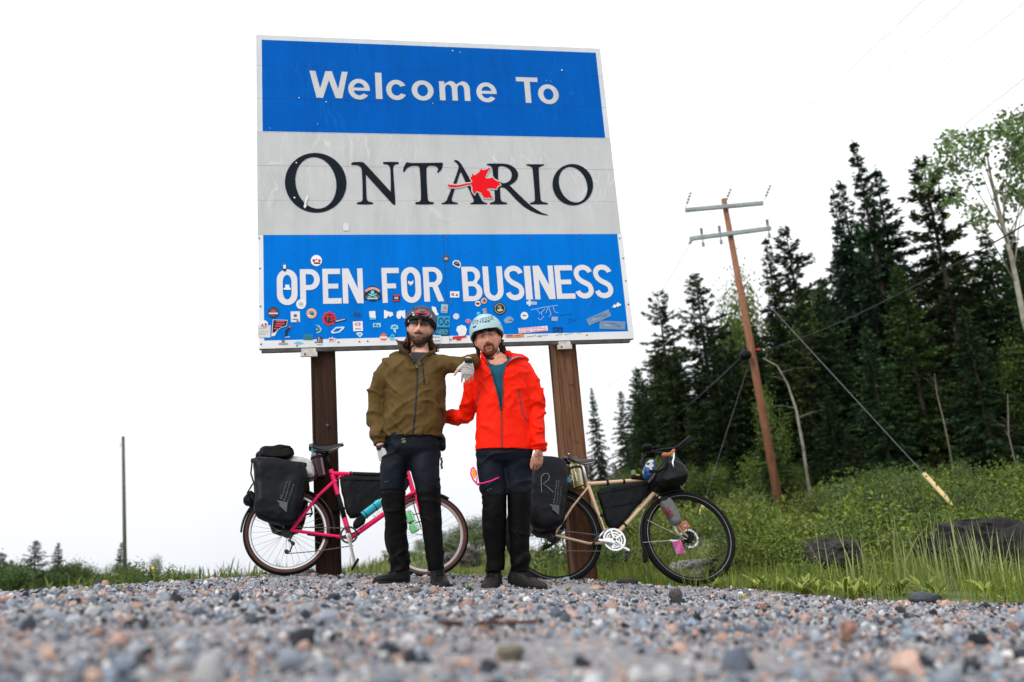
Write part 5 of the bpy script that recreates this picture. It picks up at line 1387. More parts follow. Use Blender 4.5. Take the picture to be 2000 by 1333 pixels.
for i in range(7): mk.box(a_ + d_ * L_ * (.16 + i * .065) + TB.N * .0482 - u_ * .0, (.012 if i % 2 else .020, .0022, .0012), np.array([u_, d_, TB.N]))
mk.box(a_ + d_ * L_ * .36 + TB.N * .047 - u_ * .017, (.006, .08, .001), np.array([u_, d_, TB.N])); mk.build('measuring_marks', M_WHITE, bt3)
mug = thing('mug', TB.p(1107, 940, .02), 'blue and white camping mug hanging beside the yellow bottle', 'mug')
mb = MB(); mb.cyl(TB.p(1107, 940, .05), TB.T, .034, .05, 20); mb.build('mug_body', mat('mug_blue', (.05, .20, .36), .35, var=.3, vscale=25), mug)
mb = MB(); mb.tube([TB.p(x, y, .09) for x, y in ((1112, 929), (1117, 931), (1118, 936), (1113, 941))], .004, 8); mb.build('handle', mat('mug_handle', (.6, .62, .6), .4), mug, True)
fb2 = thing('frame_bag', TB.p(1200, 1030), 'black frame bag filling the triangle of the beige bicycle', 'bag')
V, Fq = soft_bag(TB, [(1166,962),(1172,956),(1200,949),(1240,944),(1264,942),(1268,952),(1262,968),(1242,992),(1222,1018),(1210,1030),(1196,1034),(1186,1026),(1176,992)], -.035, .035, .007, .4, .006, 9, 41)
np_obj('bag_body', V, Fq, M_CORD, fb2)
zp = tubes(TB, [([(1172, 965, .036), (1215, 956, .041), (1262, 947, .036)], .003), ([(1178, 992, .038), (1215, 986, .040), (1240, 982, .036)], .0025)]); zp.build('zip', M_BLACK, fb2)
for q in (((1184, 943.3), (1188, 943)), ((1216, 940.8), (1220, 940.5)), ((1173, 1006), (1174.5, 1010)), ((1218, 1028), (1221, 1025))): band(TB, fb2, q, .0225, .016, M_CORD)
lt = MB(); lt.slab([TB.p(1219, 1030, .0), TB.p(1222, 1028, .0), TB.p(1233, 1046, .01), TB.p(1231, 1048, .01)], TB.N * .004); lt.build('strap_end', M_CORD, fb2)
tp = thing('top_tube_bag', TB.p(1243, 936), 'small black top tube bag with green capped bottle and yellow tab', 'bag')
V, Fq = soft_bag(TB, [(1231,936),(1232,930),(1240,927),(1252,929),(1264,933),(1264,940),(1236,938)], -.03, .03, .006, .4, .004, 18, 44); np_obj('bag_body', V, Fq, M_CORD, tp)
mb = MB(); mb.tube([TB.p(1238, 929), TB.p(1237.5, 920)], .021, 18, dome=False); mb.build('cap', mat('sage_cap', (.14, .18, .10), .5), tp, angle=40)
mb = MB(); mb.slab([TB.p(1241, 926, .03), TB.p(1250, 928, .03), TB.p(1249, 930, .03), TB.p(1242, 929, .03)], TB.N * .004); mb.build('tab', mat('yellow_tab', (.5, .34, .02), .5), tp)
hbag = thing('handlebar_bag', TB.p(1300, 960), 'black handlebar bag bundle slung in front of the beige bicycle', 'bag')
V, Fq = soft_bag(TB, [(1277,930),(1287,918),(1300,912),(1316,916),(1328,926),(1333,942),(1330,952),(1318,957),(1296,960),(1280,965),(1268,955),(1270,940)], -.20, .21, .009, .8, .012, 8, 47); np_obj('bag_body', V, Fq, mat('black_ripstop', (.0042, .0048, .0065), .5, var=.3, vscale=12, bump=.3, bscale=60), hbag)
V, Fq = soft_bag(TB, [(1286,915),(1292,904),(1304,901),(1316,906),(1324,915),(1318,922),(1296,922)], -.16, .12, .009, .6, .010, 10, 49); np_obj('stuffed_jacket', V, Fq, mat('charcoal_fabric', (.013, .015, .021), .6, var=.3, vscale=12, bump=.3, bscale=60), hbag)
cd = tubes(TB, [([(1326, 928, .1), (1334, 938, .1), (1336, 948, .1), (1331, 954, .1), (1328, 944, .1)], .002)]); cd.build('cord', M_STEEL, hbag)
fbt = thing('feed_bag', TB.p(1265, 925, .18), 'blue and white patterned stem bag beside the handlebar', 'bag')
V, Fq = soft_bag(TB, [(1257,920),(1259,911),(1266,902),(1277,901),(1278,915),(1274,928),(1268,936),(1260,932)], .06, .17, .007, .6, .005, 14, 51)
cc = np.where((fbm(V * 22, 60, 2) > .02)[:, None], np.array([[.50, .52, .55]]), np.array([[.03, .10, .30]])); cc = np.where((fbm(V * 30, 61, 2) > .3)[:, None], np.array([[.02, .02, .025]]), cc)
np_obj('bag_body', V, Fq, mat('patterned_fabric', (.3, .3, .3), .7, tint=True), fbt, colors=cc)
rollg = thing('rolled_cloth', TB.p(1300, 1000, .08), 'grey rolled bag bound with red cord on the beige fork', 'roll')
V, Fq = soft_bag(TB, [(1289,983),(1290,977),(1300,974),(1309,977),(1318,992),(1328,1015),(1329,1022),(1320,1028),(1314,1026),(1304,1008)], .04, .12, .006, .5, .005, 16, 53); np_obj('roll_body', V, Fq, mat('grey_cloth', (.125, .125, .128), .75, var=.12, vscale=30, bump=.3, bscale=200), rollg)
M_REDC = mat('red_cord', (.30, .018, .040), .6)
mb = MB()
for i in range(5):
    y = 993 + i * 3.4; x = 1302 + i * 2.0; mb.tube([TB.p(x - 8 + 17 * q, y + 4 - 7 * q + (1.2 if i % 2 else -1) * q, .085 + .050 * math.sin(math.pi * q)) for q in np.linspace(0, 1, 9)], .0032, 6)
mb.build('red_cord', M_REDC, rollg, True)
mb = MB(); mb.cyl(TB.p(1295, 977, .08), vnorm(TB.p(1305, 1000) - TB.p(1295, 977)), .046, .03, 20); mb.build('strap', M_CORD, rollg)
pk = thing('packet', TB.p(1337, 1028, .09), 'small orange square packet tied near the front hub of the beige bicycle', 'packet')
mb = MB(); e1 = vnorm(TB.p(1341, 1017) - TB.p(1326, 1025)); e2 = vnorm(np.cross(TB.N, e1)); mb.box(TB.p(1337.5, 1027, .09), (.068, .062, .018), np.array([e1, e2, TB.N]), bevel=.004); mb.build('packet_body', mat('orange_card', (.46, .13, .05), .5, var=.25, vscale=40), pk)
mb = MB(); mb.box(TB.p(1338.5, 1027, .1005), (.034, .030, .002), np.array([e1, e2, TB.N])); mb.build('picture', mat('picture_dark', (.10, .07, .08), .5, var=.5, vscale=60), pk)
for a in (.6, -.6):
    mb = MB(); dd = math.cos(a) * e1 + math.sin(a) * e2; mb.box(TB.p(1338.5, 1027, .1022), (.03, .003, .0016), np.array([dd, np.cross(TB.N, dd), TB.N])); mb.build('band', M_WHITE, pk)
lc = tubes(TB, [([(1318, 1027, .07), (1322, 1040, .08), (1330, 1048, .08)], .010), ([(1314, 1024, .07), (1320, 1038, .08), (1327, 1047, .08)], .008)]); lc.build('bundle_ends', mat('beige_cloth', (.34, .29, .24), .8, var=.3, vscale=30), rollg, True)
tg = thing('plastic_packet', TB.p(1330, 1075, .08), 'pink and violet plastic snack packet dangling by the front spokes', 'packet')
V = []
for i in range(6):
    for j in range(7):
        x0, y0 = 1312 + j * 3.0 + i * 1.8, 1056.5 + i * 5.2 - j * .25; V.append(TB.p(x0, y0, .085 + .006 * math.sin(i * 1.3 + j)))
V = np.array(V); V2 = V - TB.N * .003; fq = [(i * 7 + j, i * 7 + j + 1, i * 7 + j + 8, i * 7 + j + 7) for i in range(5) for j in range(6)]
cc = np.where((fbm(np.concatenate([V, V2]) * 30, 70, 2) > .0)[:, None], np.array([[.46, .07, .20]]), np.array([[.24, .14, .38]]))
o = mesh_obj('packet_film', np.concatenate([V, V2]), fq + [tuple(42 + k for k in f[::-1]) for f in fq], mat('packet_film', (.5, .1, .3), .3, tint=True), tg, colors=cc)
mb = MB(); mb.tube([TB.p(1308, 1056, .08), TB.p(1316, 1057, .085), TB.p(1324, 1057, .085)], [.006, .008, .004], 8); mb.build('torn_edge', M_WHITE, tg)
mb = MB(); mb.box(TB.p(1254, 1049, .0) - TB.S * .006, (.004, .012, .030), np.array([TB.S, TB.N, TB.T])); mb.build('red_reflector', mat('red_reflector', (.6, .02, .03), .3), bike2)

# ------------------------------------------------------------------ the two men
from mathutils.bvhtree import BVHTree
IR, IU = ROT.T @ np.array([1.0, 0, 0]), ROT.T @ np.array([0, 1.0, 0])       # picture right / up as directions in the place
IB = ROT.T @ np.array([0, 0, 1.0])                                          # towards the viewer
class Surf:
    def __init__(s, V, Fq):
        s.b = BVHTree.FromPolygons([tuple(v) for v in V], [tuple(int(i) for i in f) for f in Fq])
    def hit(s, x, y, lift=.002):
        d = vnorm(ray(x, y)); r_ = s.b.ray_cast(Vector(EYE), Vector(d))
        if r_[0] is None: return None
        return np.array(r_[0]) + np.array(r_[1]) * lift
    def path(s, pts, lift=.002, n=8):
        P = np.array(pts, float); out = []
        t_ = np.linspace(0, len(P) - 1, (len(P) - 1) * n + 1)
        for q in t_:
            h = s.hit(np.interp(q, range(len(P)), P[:, 0]), np.interp(q, range(len(P)), P[:, 1]), lift)
            if h is not None: out.append(h)
        return out
    def near(s, p, lift=.002):
        r_ = s.b.find_nearest(Vector(p)); return np.array(r_[0]) + np.array(r_[1]) * lift

def head_grid(c, A, k=1.0, wide=1.0, nt=108, npz=90, chin=1.0):
    """head as one modelled skin; rows of A: image-right, face-forward, up. returns world V, faces and local coordinates"""
    V = []
    for i in range(npz + 1):
        t = -math.pi / 2 + math.pi * i / npz
        for j in range(nt):
            a = 2 * math.pi * j / nt
            V.append((math.cos(t) * math.cos(a), math.cos(t) * math.sin(a), math.sin(t)))
    u = np.array(V); sg = lambda q, e: np.sign(q) * np.abs(q) ** e
    x, y, z = u[:, 0] * .076 * wide, u[:, 1] * .096, u[:, 2] * .120
    low = np.clip(-z / .120, 0, 1)
    x = x * (1 - .34 * low ** 1.6) * (1 + .05 * np.exp(-((z + .045) / .03) ** 2))
    y = y + .012 * low * chin
    back = y < 0
    y = np.where(back, y * (1.0 - .35 * low), y * .93)
    y = np.where(back & (z < 0), y, y)
    fr = sstep(0.0, .05, y)
    g = lambda x0, z0, sx, sz: np.exp(-((x - x0) / sx) ** 2 - ((z - z0) / sz) ** 2)
    d = 0
    nose_w = np.interp(z, [-.045, -.030, .03], [.0125, .0115, .0075])
    prof = np.interp(z, [-.046, -.038, -.029, .0, .022, .035], [0, .016, .033, .020, .009, 0])
    d = d + prof * np.exp(-(x / nose_w) ** 2)
    d = d + .006 * (g(-.013, -.031, .007, .008) + g(.013, -.031, .007, .008))
    d = d - .014 * (g(-.031, .018, .016, .011) + g(.031, .018, .016, .011))
    d = d + .006 * (g(-.030, .036, .020, .008) + g(.030, .036, .020, .008))
    d = d + .006 * (g(-.045, -.012, .018, .016) + g(.045, -.012, .018, .016))
    d = d - .004 * (g(-.045, -.05, .014, .02) + g(.045, -.05, .014, .02))
    d = d + .006 * g(0, -.0545, .021, .0042) + .0075 * g(0, -.0665, .019, .0055) - .004 * g(0, -.0605, .024, .0022) - .004 * g(0, -.078, .018, .006)
    d = d + .009 * g(0, -.100, .021, .015) * chin
    y = y + d * fr
    loc = np.stack([x, y, z], 1)
    W_ = c + (loc * k) @ A
    Fs = [(i * nt + j, i * nt + (j + 1) % nt, (i + 1) * nt + (j + 1) % nt, (i + 1) * nt + j) for i in range(npz) for j in range(nt)]
    return W_, Fs, loc
def hand(Wp, f, b, s, k=1.0, curl=None, fan=(8, 2, -4, -11), thumb=None, fl=(.072, .080, .074, .058)):
    """palm and five jointed digits as tapering chains: list of (path, radii, tag)"""
    f, b = vnorm(f), np.asarray(b, float); b = vnorm(b - (b @ f) * f); s_ = np.cross(f, b); s_ = s_ if s_ @ s > 0 else -s_
    out = []
    curl = curl or [(15, 20, 12)] * 4
    pal = []
    for q, hw, th in ((-.10, .024, .019), (.05, .026, .018), (.25, .034, .0165), (.55, .040, .0150), (.85, .040, .0125), (1.0, .037, .0105)):
        ring = []
        for a in np.linspace(0, 2 * math.pi, 18, endpoint=False):
            ring.append(Wp + k * (f * q * .088 + s_ * hw * np.sign(math.cos(a)) * abs(math.cos(a)) ** .75 + b * th * math.sin(a)))
        pal.append(ring)
    out.append(('palm', pal))
    for i, (o_, L_) in enumerate(zip((.030, .0102, -.0102, -.029), fl)):
        p = Wp + k * (f * (.080 + (.004 if i in (1, 2) else -.003 if i == 3 else 0)) + s_ * o_)
        a = math.radians(fan[i]); d = f * math.cos(a) + s_ * math.sin(a)
        path, r_ = [p - d * .012 * k, p], [.0084 * k, .0082 * k]
        ca = 0
        for q, (sl, cr) in enumerate(zip((.46, .30, .24), curl[i])):
            ca += math.radians(cr); dd = d * math.cos(ca) - b * math.sin(ca)
            steps = 2
            for st_ in range(steps):
                p = p + dd * sl * L_ * k / steps; path.append(p); r_.append(k * (.0081 - .0024 * ((q * steps + st_ + 1) / 6)) * (.92 if i == 3 else 1))
        out.append(('finger', path, r_))
    a1, a2, a3 = thumb or (f * .62 + s_ * .70 - b * .25, f * .80 + s_ * .45 - b * .30, f * .92 + s_ * .22 - b * .32)
    p = Wp + k * (f * .022 + s_ * .020); path, r_ = [p], [.0135 * k]
    for d, l, rr in ((a1, .022, .0132), (a1, .022, .0120), (a2, .017, .0108), (a2, .017, .0102), (a3, .013, .0092), (a3, .011, .0074)):
        p = p + vnorm(d) * l * k; path.append(p); r_.append(rr * k)
    out.append(('thumb', path, r_))
    return out
def hand_into(mb, hd, grow=0.0):
    for e in hd:
        if e[0] == 'palm':
            rg = [[c + (p - c) * (1 + grow / .03) for p in ring] for ring in e[1] for c in [np.mean(ring, axis=0)]]
            mb.loft(rg)
        else: mb.tube(e[1], np.array(e[2]) + grow, 12, dome=True)
def ellring(c, hx, hy, n=28, sq=.85):
    """horizontal body section, hx along the picture's right, hy in depth"""
    e1 = vnorm(np.array([IR[0], IR[1], IR[2]])); e2 = vnorm(np.cross([0, 0, 1.0], e1))
    return [c + e1 * hx * np.sign(math.cos(a)) * abs(math.cos(a)) ** sq + e2 * hy * np.sign(math.sin(a)) * abs(math.sin(a)) ** sq for a in np.linspace(0, 2 * math.pi, n, endpoint=False)]
def px_m(Y): return Y * 1.03 / F
def folds(V, N, amp, seed, fx=7.0, fz=13.0, dirs=((1.0, .0, .55), (.8, .0, -.9)), pw=2.2, mask=None):
    """cloth creases: sharp ridges with soft valleys between, in two crossing families"""
    d = 0
    for i, (a, b_, c_) in enumerate(dirs):
        L_ = vnorm(np.array([a, b_, c_])); T_ = vnorm(np.cross(L_, [0, 1.0, 0.0]))
        q = np.stack([V @ L_ * fx * .55, V[:, 1] * 6.0, V @ T_ * fz], 1)
        q = q + .55 * np.stack([fbm(V * 6 + 11 * i, seed + 31 + i, 2)] * 3, 1)
        n = noise3(q, seed + i)
        r_ = np.clip(1 - np.abs(n) * 1.9, 0, 1) ** pw
        gate = sstep(-.25, .30, noise3(V * 4.2 + 7.7 * i, seed + 90 + i))
        d = d + r_ * gate
    d = d - .45 + .35 * fbm(V * 16, seed + 50, 2)
    d = d * amp
    if mask is not None: d = d * mask
    return V + N * d[:, None]
def lap(V, Fq, it=1, f=.5):
    e = np.concatenate([Fq[:, [0, 1]], Fq[:, [1, 2]], Fq[:, [2, 3]], Fq[:, [3, 0]]])
    for _ in range(it):
        S = np.zeros_like(V); n = np.zeros(len(V))
        np.add.at(S, e[:, 0], V[e[:, 1]]); np.add.at(n, e[:, 0], 1); np.add.at(S, e[:, 1], V[e[:, 0]]); np.add.at(n, e[:, 1], 1)
        V = V + f * (S / np.maximum(n, 1)[:, None] - V)
    return V
def shell_patch(V, Fs, keep, N, off, th, mats, name, parent, colors=None):
    """a patch of a surface lifted by off (per vertex) with thickness th: facial hair and the like"""
    Fs = [f for f in Fs if all(keep[i] for i in f)]
    ids = sorted({i for f in Fs for i in f}); mp = {i: k for k, i in enumerate(ids)}
    A = np.array([V[i] + N[i] * off[i] for i in ids]); B = np.array([V[i] - N[i] * th for i in ids]); n = len(ids)
    F2 = [[mp[i] for i in f] for f in Fs]
    cnt = {}
    for f in F2:
        for k in range(len(f)):
            e = (f[k], f[(k + 1) % len(f)]); cnt[e] = 1
    side = [(e[0], e[1]) for e in cnt if (e[1], e[0]) not in cnt]
    allF = F2 + [[i + n for i in f[::-1]] for f in F2] + [[b_, a, a + n, b_ + n] for a, b_ in side]
    cc = None if colors is None else np.concatenate([colors[ids], colors[ids]])
    return mesh_obj(name, np.concatenate([A, B]), allF, mats, parent, True, colors=cc)
def vnormals(V, Fs):
    N = np.zeros_like(V)
    for f in Fs:
        n = np.cross(V[f[2]] - V[f[0]], V[f[3]] - V[f[1]])
        for i in f: N[i] += n
    return N / (np.linalg.norm(N, axis=1)[:, None] + 1e-12)
M_SKIN = mat('skin', (.5, .3, .2), .48, tint=True, var=.07, vscale=90, spec=.4)
t = M_SKIN.node_tree; t.nodes['Principled BSDF'].inputs['Subsurface Weight'].default_value = .12; t.nodes['Principled BSDF'].inputs['Subsurface Radius'].default_value = (.012, .005, .003)
SKIN_A, SKIN_B = np.array([.74, .40, .29]), np.array([.74, .37, .26])
def skin_colors(V, c, A, k, base, beard=None, hands=()):
    loc = ((V - c) @ A.T) / k; x, y, z = loc.T
    col = np.tile(base, (len(V), 1)) * (1 + .05 * fbm(V * 40, 3, 2))[:, None]
    inh = (np.abs(x) < .11) & (np.abs(z) < .14) & (y > .02)
    g = lambda x0, z0, sx, sz: np.exp(-((x - x0) / sx) ** 2 - ((z - z0) / sz) ** 2) * inh
    red = np.clip(.55 * g(0, -.028, .017, .014) + .40 * (g(-.044, -.018, .022, .020) + g(.044, -.018, .022, .020)), 0, 1)
    col = col * (1 - red[:, None]) + red[:, None] * base * np.array([1.02, .66, .62])
    lips = np.clip(1.25 * (g(0, -.0545, .021, .0042) + g(0, -.0665, .019, .0055)), 0, 1) ** 1.3
    col = col * (1 - .8 * lips[:, None]) + .8 * lips[:, None] * np.array([.40, .10, .085])
    mouth = g(0, -.0605, .024, .0018)
    col = col * (1 - .75 * mouth[:, None])
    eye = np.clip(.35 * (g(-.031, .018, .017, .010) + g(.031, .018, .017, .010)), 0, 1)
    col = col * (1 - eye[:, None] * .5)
    ears = np.clip(1 - np.linalg.norm((np.abs(loc) - np.array([.079, .006, .002])) / np.array([.016, .024, .034]), axis=1), 0, 1)
    col = col * (1 - ears[:, None] * .4) + ears[:, None] * .4 * np.array([.6, .20, .15])
    if beard is not None:
        m, bc = beard(x, y, z); m = m * np.clip(.8 + .6 * noise3(V * 260, 6), 0, 1.2); col = col * (1 - m[:, None]) + m[:, None] * bc
    return col
def shoe(toe, heel, top, parent, name, m_up, m_sole, width=.098, hgt=.105, laces=True):
    """laced shoe from heel to toe on the ground; top is the ankle point"""
    toe, heel, top = [np.array(q, float) for q in (toe, heel, top)]
    D = toe - heel; Ld = np.linalg.norm(D); D /= Ld; U = vnorm(np.array([0, 0, 1.0]) - D * D[2]); S_ = np.cross(D, U)
    mb = MB(); rings = []
    for q, w, h in ((-.01, .30, .34), (.015, .58, .62), (.06, .76, .82), (.16, .86, .95), (.30, .86, .92), (.42, .86, .76), (.55, .90, .58), (.70, 1.0, .46), (.83, .96, .40), (.93, .74, .34), (.985, .42, .26), (1.0, .20, .18)):
        ring = []
        for a in np.linspace(0, 2 * math.pi, 20, endpoint=False):
            x, y = math.cos(a), math.sin(a)
            ring.append(heel + D * Ld * q + S_ * w * width / 2 * np.sign(x) * abs(x) ** .7 + U * (hgt * h * (.5 + .5 * np.sign(y) * abs(y) ** .65) + .008))
        rings.append(ring)
    mb.loft(rings)
    an = heel + D * Ld * .20
    mb.tube([an + U * .06, an + U * .115 + D * .002, an + U * .14], [.047, .046, .048], 16)
    V, N, Fq = remesh(mb, .005, 3)
    V = V + N * (.0016 * fbm(V * 45, 5, 3))[:, None]
    g = thing(name, heel, None, None); g.parent = parent; g.location = Vector(heel - ROOT_LOC[parent.name])
    np_obj('upper', V, Fq, m_up, g)
    so = MB(); rings = []
    for (zz, gw) in ((0.0, .0), (.004, .004), (.016, .004), (.022, .0)):
        ring = []
        for q, w in ((-.02, .35), (.02, .62), (.10, .72), (.25, .70), (.42, .72), (.58, .92), (.74, 1.02), (.88, .88), (.97, .55), (1.015, .2)): ring.append((q, w))
        pts = [heel + D * Ld * q + S_ * (w * width / 2 + gw) + U * zz for q, w in ring] + [heel + D * Ld * q - S_ * (w * width / 2 + gw) + U * zz for q, w in ring[::-1]]
        rings.append(pts)
    so.loft(rings); so.build('sole', m_sole, g, angle=50)
    if laces:
        la = MB(); sf = Surf(V, Fq)
        for i in range(5):
            q = .34 + i * .055; 
            for sg in (-1, 1):
                pth = [sf.near(heel + D * Ld * (q + .03 * e * sg) + S_ * .022 * e + U * hgt * (1.0 - q * .85), .002) for e in (-1, -.5, 0, .5, 1)]
                la.tube(pth, .0026, 6)
        for sg in (-1, 1):
            kq = heel + D * Ld * .36 + U * hgt * .92; la.tube([kq, kq + S_ * sg * .022 + U * .012 + D * .01, kq + S_ * sg * .034 - U * .005 + D * .02, kq + S_ * sg * .012 - U * .0 + D * .006], .0026, 6)
        la.build('laces', M_CORD, g, True)
        tg = MB(); tg.loft([[an + D * (.028 + .012 * q) + S_ * w * .022 + U * (.085 + .035 * q + tt) for w, tt in ((-1, 0), (-.5, .008), (.5, .008), (1, 0), (.5, -.004), (-.5, -.004))] for q in (0, .5, 1)]); tg.build('tongue', m_up, g, True)
    return g
def dome(c, A, rx, ry, rz, rim, n=56, m=22, th=.012):
    """helmet shell: radii in head axes, rim(angle) gives the height of its edge (angle 0 = image right, 90 = front)"""
    rings = []
    for s_, dr in ((1, 0), (-1, -th)):
        rg = []
        for i in range(m + 1):
            ring = []
            for j in range(n):
                a = 2 * math.pi * j / n; zr = rim(math.degrees(a)); t1 = math.asin(max(-.95, min(.95, zr / rz))); t_ = math.pi / 2 - 1e-3 - (math.pi / 2 - t1) * i / m
                ring.append(c + np.array([(rx + dr) * math.cos(t_) * math.cos(a), (ry + dr) * math.cos(t_) * math.sin(a), (rz + dr) * math.sin(t_)]) @ A)
            rg.append(ring)
        rings.append(rg)
    return rings[0] + rings[1][::-1]
def ramp(a, pts):
    a = a % 360; xs = [p[0] for p in pts] + [360]; ys = [p[1] for p in pts] + [pts[0][1]]
    return float(np.interp(a, xs, ys))
def decal(sf, loops, m, name, parent, lift=.0016, sub=3):
    """flat print wrapped on a surface: outline in survey pixels"""
    V, Fc = fill2d([np.array(l, float) for l in loops])
    P = [sf.hit(x, y, lift) for x, y in V]
    if any(p is None for p in P):
        ok = [i for i, p in enumerate(P) if p is not None]
        if not ok: return None
        for i, p in enumerate(P):
            if p is None: P[i] = P[min(ok, key=lambda k: (V[k][0]-V[i][0])**2 + (V[k][1]-V[i][1])**2)]
    return mesh_obj(name, np.array(P), Fc, m, parent)
def text_decal(sf, s, corners, m, name, parent, lift=.0018, bold=.01):
    V, Fc = text2d(s, bold); q = fitbox(V, corners)
    P = [sf.hit(x, y, lift) for x, y in q]
    ok = [p for p in P if p is not None]
    P = [p if p is not None else ok[0] for p in P]
    return mesh_obj(name, np.array(P), Fc, m, parent)
M_EYE = mat('eye_white', (.52, .50, .48), .2); M_IRIS = mat('eye_dark', (.035, .028, .022), .15)

def torso_loft(secs, Y0, grow=0.0, n=30, sq=.85):
    return [ellring(at(cx, py, Y0 + dy), hw * px_m(Y0) + grow, d + grow, n, sq) for cx, py, hw, d, dy in secs]

# =============================================================== man in the olive jacket
YL = 6.10
P_ = lambda x, y, dy=0.0: at(x, y, YL + dy)
footL, footL2 = at(787, 1142, 6.152), at(855, 1146, 6.075)
manL = thing('person', np.array([P_(815, 1140)[0], YL, footL[2]]), 'taller bearded man in olive jacket resting his arm on the other man', 'person')
al = math.radians(5)
rt = IR * math.cos(al) - IU * math.sin(al); fw_ = vnorm(np.array([.03, -1, -.10])); fw_ = vnorm(fw_ - (fw_ @ rt) * rt); up_ = np.cross(rt, fw_); up_ = up_ if up_[2] > 0 else -up_
AL = np.stack([rt, fw_, up_]); cL = P_(821, 641.5); kL = 1.07
hV, hF, hl = head_grid(cL, AL, kL)
body = MB(); body.add(hV, hF)
for sg in (-1, 1): body.ball(cL + np.array([sg * .080, -.008, -.004]) * kL @ AL, (.010, .019, .033), ax=AL, n=14, k=10)
body.tube([cL + np.array([0, -.030, -.050]) @ AL, cL + np.array([0, -.035, -.11]) @ AL, P_(822, 694, .01), P_(821, 712, .02)], [.062, .060, .063, .085], 20)
bodysecs = [(821, 700, 24, .075, .02), (815, 712, 46, .09, .01), (812, 740, 50, .11, 0), (811, 790, 46, .11, 0), (808, 850, 42, .09, 0), (806, 876, 44, .085, 0), (805, 890, 36, .07, 0), (805, 896, 24, .05, 0)]
body.loft(torso_loft(bodysecs, YL))
armR = [P_(770, 716), P_(750, 733, .01), P_(742, 755, .01), P_(734, 792, .03), P_(738, 832, .0), P_(743.5, 874, -.05)]
body.tube(armR, [.035, .045, .050, .045, .040, .027], 16)
armL = [P_(866, 712), P_(893, 711, -.06), P_(921, 708, -.16), P_(916, 706.5, -.27), P_(914, 705, -.34)]
body.tube(armL, [.055, .050, .042, .036, .027], 16)
for pts, rr in (([P_(783, 874), P_(780, 892), P_(769, 960, -.01), P_(774, 1031, .01), P_(782, 1108, .04), footL + np.array([0, 0, .06])], [.06, .068, .055, .045, .030, .024]), ([P_(829, 874), P_(831, 892), P_(837, 962, -.05), P_(843, 1020, -.05), P_(852, 1108, -.03), footL2 + np.array([0, 0.03, .06])], [.06, .068, .055, .045, .030, .024])):
    body.tube(pts, rr, 16)
for ft, tt in ((footL, P_(740, 1140, -.02)), (footL2, P_(864, 1150, -.18))): body.tube([ft + np.array([0, 0, .05]), (ft + tt) / 2 + np.array([0, 0, .032]), tt * .75 + ft * .25 + np.array([0, 0, .024])], [.022, .020, .013], 12)
hR = hand(P_(744, 875, -.055), -IU * .93 + IR * .22 + IB * .05, -IR * .62 + IB * .72, IB * .3 + IR * .6, .98, [(52, 70, 40), (58, 72, 40), (62, 72, 40), (66, 72, 40)], thumb=(-IU * .75 + IR * .62 + IB * .25, -IU * .92 + IR * .30 + IB * .25, -IU * .95 + IR * .1 + IB * .1))
hL = hand(P_(914, 706, -.35), -IU * .97 - IR * .05 + IB * .0, IB + IU * .12, -IR, .98, [(14, 16, 10), (16, 18, 12), (16, 20, 12), (18, 20, 14)], fan=(6, 1, -3, -7), thumb=(-IR * .75 - IU * .55, -IR * .62 - IU * .72, -IR * .45 - IU * .85))
hand_into(body, hR); hand_into(body, hL)
bV, bN, bF = remesh(body, .0045, 2)
def beardL(x, y, z):
    m = sstep(-.030, -.052, z + .35 * np.clip(np.abs(x) - .045, 0, 1) * -1.0) * sstep(-.005, .03, y) * (1 - .95 * np.exp(-(x / .020) ** 2 - ((z + .060) / .009) ** 2)) * sstep(-.16, -.13, z)
    st = np.exp(-(x / .026) ** 2 - ((z + .047) / .006) ** 2) * (y > .05)
    return np.clip(np.maximum(m * .8, st * .75), 0, .85), np.array([.15, .085, .052])
np_obj('body', bV, bF, M_SKIN, manL, colors=skin_colors(bV, cL, AL, kL, SKIN_A, beardL))
hN = vnormals(hV, hF); hN = hN * np.sign(np.sum(hN * (hV - cL), 1))[:, None]
def hair_mat(name, col): return mat(name, col, .6, var=.5, vscale=110, bump=.6, bscale=220, stretch=(1, 1, .35))
def beard_patch(hl, hV, hF, hN, keep, thick, m, parent, name, seed):
    n = fbm(hl * 130, seed, 2); off = thick * (1.0 + .5 * n) 
    return shell_patch(hV, hF, keep, hN, off, .004, m, name, parent)
x, y, z = hl.T
keep = (z < -.064 + .62 * np.clip(np.abs(x) - .034, 0, 1)) & (y > -.005) & ~((np.abs(x) < .021) & (z > -.074) & (z < -.048)) & ((z < -.078) | (np.abs(x) > .024))
keep &= ~((np.abs(x) < .026) & (z > -.05))
M_BRDL = hair_mat('brown_beard', (.090, .050, .029))
beard_patch(hl, hV, hF, hN, keep, np.interp(z, [-.12, -.09, -.05, 0], [.010, .008, .004, .0015]), M_BRDL, manL, 'beard', 5)
keep = (np.abs(x) < .028) & (z < -.040) & (z > -.0535 - .10 * np.clip(np.abs(x) - .012, 0, 1)) & (y > .04)
beard_patch(hl, hV, hF, hN, keep, np.full(len(hl), .0022), M_BRDL, manL, 'moustache', 8)
